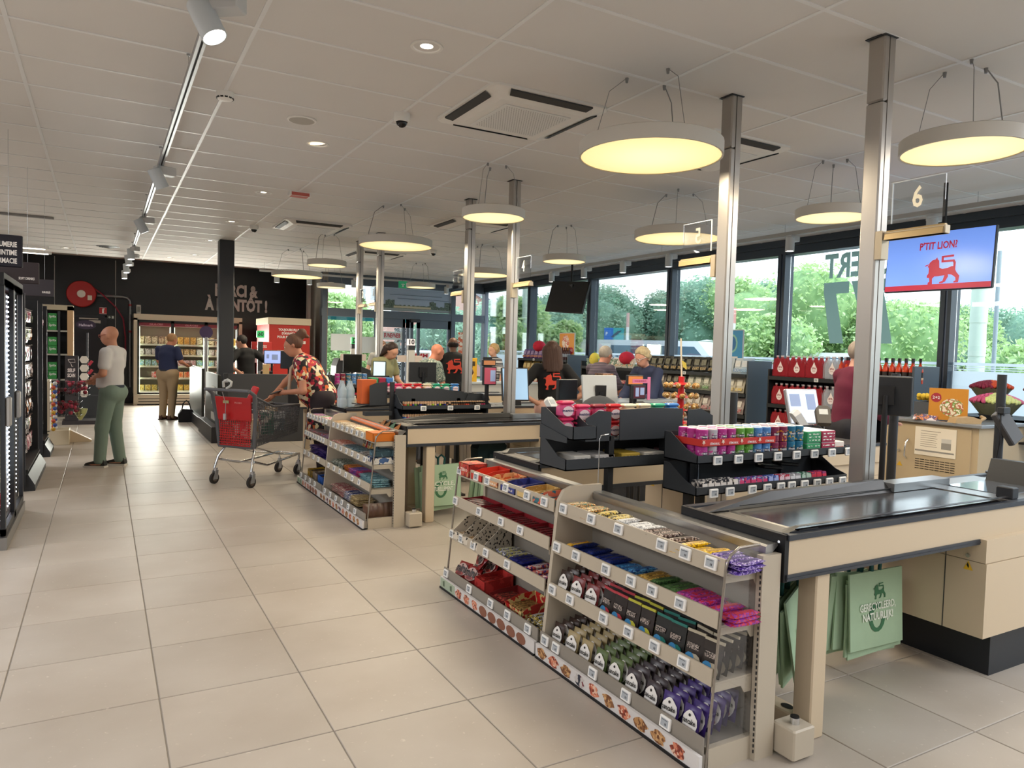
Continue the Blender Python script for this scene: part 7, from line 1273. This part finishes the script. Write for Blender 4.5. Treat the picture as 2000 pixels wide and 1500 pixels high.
FZ = [(1.48, [('cream', ['#d8cca8', '#8c7c58', '#e8e0c8']), ('brown', ['#b89878', '#6c4c38', '#d8c8b0']), ('golden', ['#c89838', '#e0c070', '#a87828'])]), (1.22, [('white', ['#e0e0dc', '#8c8480', '#d8d8d8']), ('pale', ['#d0d8d0', '#a07c50', '#e0e4e0']), ('tan', ['#c8a868', '#8c6c40', '#e0d4b0'])]), (.95, [('blue green', ['#6ca8d0', '#98b060', '#c0dce8']), ('spotted', ['#d8d4d0', '#5c4440', '#e0dcd8']), ('pinkish', ['#c8a8b0', '#d8ccc8', '#a88088'])]), (.66, [('red white', ['#c84030', '#e0dcd8', '#d8d0c8']), ('white red', ['#d8d8d8', '#a83030', '#e0e0e0']), ('orange', ['#c87830', '#e0c8a0', '#c84030'])]), (.34, [('yellow', ['#c8b040', '#e0d8a0', '#a89030']), ('white', ['#d8dcd0', '#a8ac98', '#e0e4dc']), ('gold', ['#c8a840', '#a88830', '#e0d080'])])]
for s, (z, kk) in enumerate(FZ):
    for k in range(16):
        w, c = kk[(k//3) % 3]; key = ('fz', s, (k//3) % 3)
        if key not in _tx: m = MB(); hh = .15 if s else .19; m.bbox(-.062, .062, -.05, .05, 0, hh, .004, 0); m.box(-.05, .05, -.052, -.05, hh*.2, hh*.75, 1); _tx[key] = m.mesh('frozen_box', [prt(c, 16), prt([c[2], c[0], c[1]], 40)])
        if s == 3 and k in (0, 1, 3): continue
        tag(link('frozen_box', _tx[key], None, (FX0+.17+.144*k, FY_+.19, z)), '%s frozen box, %s from the left, %s freezer shelf from the top' % (w, ORD[k], ORD[s]), 'frozen food', 'boxes in the freezer')
b = MB(); b.bbox(.7, .8, 19.8, 19.86, 2.2, 2.42, .01); b.box(.72, .78, 19.79, 19.8, 2.25, 2.38, 1); tag(b.build('thermometer_box', [pm('#a8a8a4', .5), pm('#6c706c', .5)]), 'small grey control box standing on the freezer top', 'control box')
# ================================================================ GATES, LOW WALL, SELF CHECKOUT
GT = pm('#33332f', .4)
t = thing('exit_gate', 'dark exit gate panel left of the pillar, nearer one', 'gate', (0, 0, 0)); b = MB(); b.bbox(1.57, 1.62, 12.2, 13.7, .2, 1.05, .006); b.build('panel', GT, t); b = MB(); b.bbox(1.46, 1.7, 12.0, 13.75, 0, .25, .006); b.build('base', pm('#26262a', .4), t); b = MB(); b.box(1.566, 1.57, 12.5, 12.9, .55, .85); b.box(1.566, 1.57, 12.45, 12.95, .3, .42); b.build('white_decal', pm('#c8c4bc', .5), t)
t = thing('exit_gate', 'dark exit gate panel farther back before the freezer', 'gate', (0, 0, 0)); b = MB(); b.bbox(1.57, 1.62, 14.3, 16.4, .1, 1.08, .006); b.build('panel', GT, t); b = MB(); b.bbox(1.5, 1.75, 14.1, 16.4, 0, .2, .006); b.build('base', pm('#26262a', .4), t)
t = thing('low_wall', 'low anthracite partition behind the shopping trolley', 'partition', (0, 0, 0)); b = MB(); b.bbox(1.66, 3.3, 11.9, 11.96, 0, 1.08, .004); b.build('panel', pm('#3b3c3f', .5), t); b = MB(); b.box(1.62, 1.68, 11.88, 11.98, 0, 1.09); b.build('post', DARK, t)
for z in (.3, .95): b = MB(); b.bbox(1.62, 1.68, 11.86, 11.88, z, z+.05, .004); b.build('hinge', ALU, t)
t = thing('antenna_post', 'pale metal frame post beside the pillar', 'post', (1.72, 13.9, 0)); b = MB(); b.cyl((-.12, 0, 0), (-.12, 0, 1.65), .022); b.cyl((.12, 0, 0), (.12, 0, 1.65), .022); b.cyl((-.12, 0, 1.6), (.12, 0, 1.6), .015); b.build('frame', pm('#a8a4a0', .4, .4), t)
b = MB(); b.cyl((1.72, 15.0, 1.75), (1.72, 15.01, 1.75), .12, n=20); b.cyl((1.72, 15.02, 0), (1.72, 15.02, 1.75), .012); tag(b.build('round_sign', pm('#38284c', .5)), 'round purple sign seen left of the pillar', 'sign')
t = thing('black_bag', 'soft black shoulder bag standing on the floor by the gate', 'bag', (1.42, 15.4, 0)); b = MB(); b.prism([(-.14, 0), (.14, 0), (.16, .12), (.1, .24), (-.08, .26), (-.15, .14)], 'y', -.1, .1); b.build('bag_body', pm('#101014', .6, bump=.5, scale=12), t); b = MB(); b.tube([(-.08, 0, .24), (-.06, 0, .36), (0, 0, .42), (.05, 0, .36), (.08, 0, .23)], .012); b.build('strap', BLACK, t)
# red advertising block
t = thing('red_advert_box', 'red boxed wall with white slogan TOUJOURS PLUUUS D\'AVANTAGES', 'display box', (0, 0, 0)); b = MB(); b.box(3.36, 4.3, 17.5, 19, 0, 2.02); b.build('red_cladding', pm('#b5281e', .5), t); b = MB(); b.bbox(3.33, 4.32, 17.46, 19, 2.02, 2.18, .006); b.build('cream_top', pm('#cbbda4', .5), t)
b = MB()
for k, (l_, w) in enumerate([('TOUJOURS PLUUUS', .58), ("D'AVANTAGES", .42), ('POUR BIEN MANGER', .62)]): fittext(b, l_, Matrix.Translation((3.86, 17.495, 1.9-.085*k)) @ FY, w, .055, bold=.04)
b.bbox(3.95, 4.2, 17.485, 17.498, 1.58, 1.65, .003); b.build('slogan', WHITE, t); b = MB(); fittext(b, 'GRATUIT', Matrix.Translation((4.07, 17.48, 1.615)) @ FY, .18, .035, res=1); b.build('slogan_word', pm('#b5281e', .5), t)
b = MB(); b.bbox(3.35, 3.52, 17.3, 17.32, .0, 1.5); b = MB(); b.box(3.55, 3.78, 17.49, 17.498, 1.3, 1.42); b.box(3.95, 4.12, 17.49, 17.498, 1.3, 1.42); b.build('pale_patch', pm('#c8b8ac', .5), t)
b = MB(); b.bbox(-.2, .2, -.01, .01, -.1, .1, .003, 0); fittext(b, 'CARTES', Matrix.Translation((0, -.012, 0)) @ FY, .2, .06, mi=1); o = tag(b.build('red_sign', [pm('#c0302c', .5), WHITE], None, (2.85, 15.6, 1.5)), 'small red sign lettered CARTES above the lit screen', 'sign'); b = MB(); b.cyl((0, 0, -1.5), (0, 0, -.1), .01); b.build('stem', GREY, o)
b = MB(); b.box(-.16, .16, 0, .006, -.12, .12, 0); b.box(-.12, .12, -.002, 0, .03, .05, 1); b.box(-.12, .1, -.002, 0, -.02, -.01, 1); tag(b.build('pink_notice', [pm('#dcb0b8', .5), pm('#c05068', .5)], None, (2.86, 15.584, 1.29)), 'pink notice sheet below the red CARTES sign', 'notice')
# self checkout towers and screens
def screen(x, y, z, w, h, rz, tilt, face, label, back=False, case=DARK, stand=.9, cat='screen', deco=None):
    t = thing('monitor', label, cat, (x, y, z), rz); M = RT(rx=tilt); b = MB(M); b.bbox(-w/2, w/2, 0, .035, -h/2, h/2, .006); b.build('screen_case', case, t); b = MB(M); b.box(-w/2+.012, w/2-.012, -.002, 0, -h/2+.012, h/2-.012); b.build('screen_panel', face, t)
    if deco:
        b = MB(M); 
        for a0, a1, c0, c1 in deco: b.box(a0*w, a1*w, -.004, -.002, c0*h, c1*h)
        b.build('screen_print', pm('#8c9cc0', .4, emit=.3), t)
    b = MB(); b.cyl((0, .06, -z), (0, .06, 0), .018, n=10); b.box(-.05, .05, .035, .06, -.06, .06); b.build('stand', BLACK, t); return t
LIT = pm('#9fb0e8', .3, emit=.75); LIT2 = pm('#c4cfe0', .3, emit=.7)
screen(2.6, 13.2, 1.33, .3, .24, 0, 0, LIT, 'lit pale blue self checkout screen right of the pillar', stand=.3, deco=((-.35, -.2, -.1, .2), (-.05, .3, -.2, .2)))
screen(2.72, 12.5, 1.3, .26, .3, R(-20), 0, pm('#0a0a0c', .2), 'black self checkout screen behind the floral woman', stand=.3)
for k, (x, y, n_, c) in enumerate([(2.98, 13.4, '03', '#3cae62'), (3.93, 12.75, '02', '#3cae62'), (4.83, 12.3, '01', '#d8d0d0')]):
    t = thing('lane_tower', ['pale column with a green number box right of the floral woman', 'pale column with a green number box left of the far silver post', 'pale column with a white number box before the entrance doors'][k], 'column', (x, y, 0), 0, 'numbered self checkout columns'); b = MB(); b.bbox(-.065, .065, -.04, .04, .6, 1.52, .006); b.box(-.2, .2, -.1, .3, 0, .9); b.build('column', pm('#c4c2be', .5), t); b = MB(); b.bbox(-.065, .065, -.045, .045, 1.52, 1.6, .004); b.build('sign_foot', DARK, t)
    b = MB(); b.bbox(-.065, .065, -.045, .045, 1.6, 1.72, .004); b.build('number_box', pm(c, .4, emit=.5), t); b = MB(); fittext(b, n_, Matrix.Translation((0, -.047, 1.66)) @ FY @ Matrix.Scale(-1, 4, (1, 0, 0)), .1, .09, bold=.03); b.build('number', BLACK, t); b = MB(); b.bbox(-.25, -.08, .0, .02, 1.3, 1.42, .003); b.bbox(.08, .22, .0, .02, 1.3, 1.42, .003); b.build('side_flag', pm('#cbbcb4', .5), t)
t = thing('lane_tower', 'green lit number box reading 06 right of the pillar', 'column', (2.75, 15.2, 0), 0, 'numbered self checkout columns'); b = MB(); b.box(-.05, .05, -.03, .03, 0, 1.6); b.build('column', DARK, t); b = MB(); b.bbox(-.07, .07, -.04, .04, 1.68, 1.82, .004); b.build('number_box', pm('#2ca860', .4, emit=.5), t); b = MB(); fittext(b, '06', Matrix.Translation((0, -.043, 1.75)) @ FY @ Matrix.Scale(-1, 4, (1, 0, 0)), .11, .08); b.build('number', BLACK, t)
t = thing('self_checkout_desk', 'dark self checkout desk behind the low partition', 'desk', (0, 0, 0)); b = MB(); b.box(2.2, 3.4, 12.6, 13.0, .0, .95); b.build('cabinet', pm('#202226', .4), t); b = MB(); b.bbox(2.3, 2.5, 12.65, 12.9, .95, 1.1, .004); b.bbox(3.05, 3.25, 12.6, 12.8, .95, 1.16, .006); b.build('scanner', BLACK, t); b = MB(); b.bbox(2.32, 2.42, 12.55, 12.6, 1.0, 1.22, .004); b.build('card_box', pm('#c8a878', .6), t)
t = thing('banknote_printer', 'slanted black self checkout unit before the entrance glass', 'machine', (4.0, 12.9, .0)); b = MB(); b.prism([(-.4, .0), (.35, 0), (.35, 1.0), (.3, 1.12), (-.1, 1.28), (-.3, 1.34), (-.35, 1.2)], 'y', 0, .35); b.build('housing', pm('#2a2c30', .4), t)
screen(3.55, 11.6, 1.28, .3, .3, R(-10), 0, pm('#101214', .2), 'dark till screen left of the far silver post', stand=.35)
# ================================================================ TILLS
screen(4.95, 3.95, 1.17, .32, .29, R(-8), R(-16), LIT2, 'tilted pale till screen between the two nearest silver posts', case=ALU, stand=.2, deco=((.1, .38, -.1, .35), (-.42, -.1, .0, .35), (-.4, -.2, -.3, -.25)))
screen(4.0, 5.45, 1.2, .34, .3, R(165), R(14), pm('#b0b4b8', .4), 'silver till screen seen from behind beside the office chair', case=pm('#a8acae', .4, .3), stand=.25)
screen(3.86, 5.75, 1.2, .26, .2, R(10), 0, pm('#101214', .2), 'small black till screen behind the silver one', stand=.2)
screen(4.15, 5.05, 1.22, .15, .13, 0, 0, pm('#481824', .3, emit=.3), 'small black customer display in a pink frame', stand=.15, deco=((-.3, -.05, -.3, .3), (.05, .35, -.2, .3)))
b = MB(RT(4.15, 5.045, 1.3)); b.box(-.085, .085, -.005, .003, .0, .035, 0); b.box(.085, .115, -.005, .003, -.15, .055, 0); fittext(b, 'BON DE FIDÉLITÉ', Matrix.Translation((0, -.006, .017)) @ FY, .13, .014, mi=1, res=1); tag(b.build('display_surround', [pm('#d878a0', .5), pm('#a02850', .5)]), 'pink card frame around the small customer display', 'card frame')
screen(4.55, 5.6, 1.3, .2, .1, 0, 0, pm('#c8783c', .3, emit=.4), 'customer display with an orange line above the pink framed one', stand=.25)
screen(4.5, 2.95, 1.33, .3, .26, R(118), R(-6), DARK, 'black till screen seen from behind right of the nearest silver post', stand=.3)
screen(3.62, 6.9, 1.28, .16, .2, R(0), 0, pm('#a04858', .3, emit=.4), 'small customer display left of the long haired employee', stand=.25, deco=((.02, .4, -.3, .3),)); screen(3.62, 6.92, 1.42, .16, .07, 0, 0, pm('#a87048', .3, emit=.3), 'orange line display above the small customer display', stand=.2)
screen(3.85, 6.75, 1.2, .3, .36, R(-12), R(-12), pm('#8cb0d0', .3, emit=.6), 'tilted blue till screen beside the silver post in mid shop', stand=.25); screen(3.35, 8.15, 1.27, .34, .24, R(175), 0, DARK, 'black monitor in front of the dark shirted employee', stand=.25)
screen(3.28, 9.5, 1.22, .18, .3, R(-25), R(-10), pm('#b8dce0', .3, emit=.6), 'narrow pale screen between the cashier and the leaf shirt man', stand=.2)
def terminal(x, y, z, rz, label, c='#4a4644'):
    t = thing('card_terminal', label, 'payment terminal', (x, y, z), rz); b = MB(RT(rx=R(-35))); b.prism([(-.045, -.07), (.045, -.07), (.05, .05), (.03, .075), (-.03, .075), (-.05, .05)], 'y', 0, .05); b.build('terminal_body', pm(c, .5), t); b = MB(RT(rx=R(-35))); b.box(-.03, .03, -.002, 0, -.0, .045); b.build('display', pm('#a8b0b8', .3), t)
    b = MB(); b.cyl((0, .03, -z), (0, .03, -.02), .014); b.build('stand', BLACK, t)
terminal(4.5, 3.42, 1.16, R(-40), 'brown grey card terminal above the blue gum jars'); terminal(4.25, 3.4, 1.14, R(60), 'white and black card reader left of the brown one', '#d0d4d8'); terminal(3.95, 4.75, 1.1, 0, 'black card reader near the lollipop tree', '#26282a'); terminal(3.6, 5.6, 1.08, R(20), 'card reader by the long haired employee', '#c8ccd0')
t = thing('till_post', 'thick black pole carrying the till screen right of the silver post', 'pole', (4.7, 3.02, .87)); b = MB(); b.cyl((0, 0, -.87), (0, 0, .6), .03, n=12); b.tube([(0, 0, .5), (.06, 0, .52), (.07, 0, .45), (.02, 0, .35)], .008); b.build('pole', DARK, t)
t = thing('till_post', 'short black scanner pole right of the second silver post', 'pole', (4.1, 3.9, .89)); b = MB(); b.cyl((0, 0, 0), (0, 0, .4), .032, n=12); b.build('pole', DARK, t)
# office chair
t = thing('office_chair', 'grey office chair back behind the mint jars', 'chair', (3.72, 5.15, 0), R(160)); b = MB(); b.ball((0, .2, 1.0), .2, 16, 0, (1, .25, 1.0)); b.build('backrest', pm('#4c4e52', .8), t); b = MB(); b.ball((0, 0, .62), .23, 16, 0, (1, 1, .2)); b.build('seat', pm('#3c3e42', .8), t); b = MB(); b.cyl((0, 0, .1), (0, 0, .58), .03); b.tube([(0, .2, .65), (0, .25, .8), (0, .24, .95)], .02); b.build('column', BLACK, t)
for k in range(5): a = 2*pi*k/5; b = MB(); b.tube([(0, 0, .12), (.28*cos(a), .28*sin(a), .07)], .02); b.ball((.28*cos(a), .28*sin(a), .03), .03, 8); b.build('leg', BLACK, t)
# lollipop tree
t = thing('lollipop_tree', 'red tiered stand of gold wrapped lollipops with a white stick on top', 'sweets stand', (3.72, 4.05, .9)); b = MB(); b.cyl((0, 0, 0), (0, 0, .5), .03, .022, 10); b.cyl((0, 0, .5), (-.02, 0, .78), .007, n=6, mi=1)
for k in range(5): b.cyl((0, 0, .06+.095*k), (0, 0, .075+.095*k), .06, .045, 12)
b.add([(-.015, -.01, .62), (.03, -.01, .6), (.04, -.01, .55), (.0, -.01, .57)], [(0, 1, 2, 3)], 2); b.build('stand', [pm('#c01c20', .4), pm('#d8ccb8', .6), pm('#c8b040', .5)], t)
lo_ = MB(); lo_.ball((0, 0, 0), .021, 8, 0); lo_.cyl((0, 0, 0), (-.07, 0, -.01), .0025, n=4, mi=1); lom = lo_.mesh('lollipop', [prt(['#8c5c28', '#c89c50', '#5c3418', '#e0c890'], 60, .3), WHITE])
for k in range(6):
    for q in range(11): a = 2*pi*q/11+.3*k; tag(link('lollipop', lom, None, (3.72+.115*cos(a), 4.05+.115*sin(a), .96+.075*k), rz=a), 'gold wrapped lollipop, %s around tier %s from the bottom' % (ORD[q], ORD[k]), 'lollipop', 'lollipops on the red tree')
# packing desk with clear dispenser
t = thing('packing_desk', 'white packing desk with grey top behind the till screens', 'desk', (0, 0, 0)); b = MB(); b.box(4.95, 6.2, 6.7, 7.2, 0, .96, 0); b.build('body', pm('#cfc8bc', .5), t); b = MB(); b.bbox(4.93, 6.22, 6.68, 7.22, .96, 1.0, .004); b.build('worktop', pm('#8c949c', .3), t)
t = thing('dispenser', 'clear tall dispenser filled with brown nuts on the white desk', 'dispenser', (5.12, 6.85, 1.0)); b = MB(); b.prism([(-.09, 0), (.07, 0), (.05, .32), (-.1, .32)], 'y', -.08, .08); b.build('filling', prt(['#8c6448', '#b08868', '#6c4838'], 60), t); b = MB(); b.prism([(-.1, 0), (.08, 0), (.055, .36), (-.115, .36)], 'y', -.09, .09); b.build('clear_body', CLR, t)
t = thing('white_counter', 'white counter with a yellow poster box before the entrance', 'desk', (0, 0, 0)); b = MB(); b.box(5.3, 7.0, 11.4, 11.9, 0, .95); b.build('body', pm('#c8c8c4', .5), t); b = MB(); b.bbox(5.28, 7.02, 11.38, 11.92, .95, .99, .004); b.build('worktop', pm('#b8c0c4', .3), t)
b = MB(); b.bbox(-.17, .17, 0, .12, 0, .42, .004, 0); b.box(-.13, .13, -.003, 0, .28, .36, 1); b.add([(.11*cos(a*.5), -.003, .14+.1*sin(a*.5)) for a in range(12)], [tuple(range(12))], 2); tag(b.build('yellow_box', [pm('#d0a028', .5), pm('#3c3018', .5), pm('#e0b860', .5)], None, (5.6, 11.5, .99)), 'yellow printed box standing on the white counter', 'box')
# ================================================================ SHOPPING TROLLEY
t = thing('shopping_trolley', 'grey plastic shopping trolley with red back flap and coin chain', 'trolley', (1.25, 8.36, 0), R(-50.7)); GP = pm('#55565a', .5); w0, w1 = .27, .2
def bx_(y, z): # half width of basket at depth y, height z
    return (w0-(w0-w1)*max(0, y)/.85)*(.82+.18*(z-.42)/.5)
g_ = MB()
def zt(y): return .98-.12*min(1, max(0, y/.35))-.02*y
def zb(y): return .42+.12*y
for sd in (-1, 1):
    for k in range(30):
        y = .02+.83*k/29; g_.tube([(sd*bx_(y, zb(y)), y, zb(y)), (sd*bx_(y, zt(y)), y, zt(y))], .0045, 4)
    for k in range(14):
        g_.tube([(sd*bx_(y, zb(y)+(zt(y)-zb(y))*k/13), y, zb(y)+(zt(y)-zb(y))*k/13) for y in (.02, .2, .35, .6, .85)], .0045, 4)
for k in range(12): x = -w1+2*w1*k/11; g_.tube([(x*.85, .85, zb(.85)), (x, .86, zt(.85))], .0045, 4); g_.tube([(x*1.1, .02, .42), (x*.85, .85, zb(.85))], .0045, 4)
for k in range(9): z = zb(.85)+(zt(.85)-zb(.85))*k/8; g_.tube([(-bx_(.85, z), .855, z), (bx_(.85, z), .855, z)], .0045, 4)
o = g_.build('basket_grid', GP, t); o['kind'] = 'stuff'
b = MB()
for sd in (-1, 1): b.tube([(sd*.28, -.1, 1.05), (sd*.29, -.02, 1.0), (sd*.27, .02, .75), (sd*.24, .04, .42)], [.02, .024, .022, .02], 8); b.tube([(sd*bx_(y, zt(y)), y, zt(y)+.005) for y in (.0, .15, .35, .6, .86)], .013, 6)
b.tube([(-w1, .86, zt(.86)), (0, .88, zt(.86)), (w1, .86, zt(.86))], .013, 6); b.tube([(-.24, .03, .42), (.24, .03, .42)], .016, 6); b.build('basket_rim', GP, t)
b = MB(); b.tube([(-.3, -.12, 1.05), (.3, -.12, 1.05)], .018, 10); b.build('handle', pm('#5c5c60', .5), t)
RF = pm('#b01a1c', .4); b = MB(); b.add([(-.245, -.03, .97), (.245, -.03, .97), (.225, .0, .72), (-.225, .0, .72), (-.245, -.015, .97), (.245, -.015, .97), (.225, .015, .72), (-.225, .015, .72)], [(0, 3, 2, 1), (4, 5, 6, 7), (0, 1, 5, 4), (1, 2, 6, 5), (2, 3, 7, 6), (3, 0, 4, 7)])
for k in range(17): x = -.21+.42*k/16; b.add([(x-.006, .0, .72), (x+.006, .0, .72), (x*.92+.006, .02, .43), (x*.92-.006, .02, .43)], [(0, 3, 2, 1)])
for k in range(11): z = .44+.027*k; b.box(-.215, .215, .01, .014, z-.005, z+.005)
b.build('red_flap', RF, t); b = MB(); b.box(-.13, -.05, -.032, -.03, .9, .93, 0); fittext(b, 'PROMO', Matrix.Translation((.08, -.033, .91)) @ FY, .1, .02, mi=1, res=1); b.build('flap_print', [pm('#a8a070', .5), pm('#d88880', .5)], t)
b = MB(); b.tube([(-.06, -.12, 1.03), (-.065, -.06, .9), (-.08, -.05, .78)], .004, 5); b.bbox(-.095, -.06, -.07, -.045, .72, .79, .004); b.build('coin_chain', ALU, t)
b = MB(RT(.02, -.13, 1.08)); b.tube([(-.05, 0, 0), (-.055, 0, .06), (.0, 0, .085), (.055, 0, .06), (.045, 0, .02), (-.01, 0, -.01)], .014, 8); b.build('scanner_holder', pm('#b8b8b4', .5), t)
b = MB(RT(.2, .05, 1.0, R(-20), R(14), 0)); b.bbox(-.04, .04, -.02, .02, -.08, .1, .01); b.build('child_seat_flap', RF, t)
b = MB()
for sd in (-1, 1):
    b.tube([(sd*.2, .1, .42), (sd*.24, .02, .3), (sd*.255, -.02, .17)], .014, 8); b.tube([(sd*.235, .04, .27), (sd*.2, .3, .2), (sd*.15, .93, .25), (sd*.14, .93, .17)], .013, 8); b.tube([(sd*.2, .1, .42), (sd*.17, .5, .3), (sd*.15, .8, .26)], .008, 6)
b.tube([(-.235, .05, .26), (.235, .05, .26)], .01, 6); b.tube([(-.15, .93, .25), (.15, .93, .25)], .01, 6); b.build('chassis', CHROME, t)
for sx, sy in ((-.255, 0), (.255, 0), (-.14, .93), (.14, .93)):
    b = MB(); b.cyl((sx-.014, sy-.02, .06), (sx+.014, sy-.02, .06), .06, n=20, mi=0); b.cyl((sx-.016, sy-.02, .06), (sx+.016, sy-.02, .06), .035, n=16, mi=1); b.build('wheel', [pm('#2c2826', .6), pm('#6c6058', .5)], t)
    b = MB(); b.prism([(sy-.05, .05), (sy+.01, .05), (sy+.02, .15), (sy-.02, .15)], 'x', sx-.024, sx-.018); b.prism([(sy-.05, .05), (sy+.01, .05), (sy+.02, .15), (sy-.02, .15)], 'x', sx+.018, sx+.024); b.cyl((sx, sy, .14), (sx, sy, .175), .022, n=12); b.build('castor_fork', ALU, t)
for k in range(9):
    c = [['#2c6c5c', '#d0d4cc'], ['#b83048', '#e0c8c0'], ['#d8ccb0', '#8c6c40'], ['#50606c', '#c8ccd0'], ['#88304c', '#e0d0d0']][k % 5]; x, y = (-.1, .0, .1)[k % 3], .2+.2*(k//3); b = MB(RT(x, y, .5+.03*(k//3), 0, 0, .3*k)); b.bbox(-.045, .045, -.07, .07, 0, .22+.05*(k % 2), .006); o = b.build('grocery_box', prt(c, 12)); o.matrix_world = t.matrix_basis.copy(); tag(o, 'grocery box, %s of the goods inside the trolley basket, %s' % (ORD[k], ['green', 'red', 'beige', 'grey', 'wine'][k % 5]), 'grocery', 'groceries in the trolley')
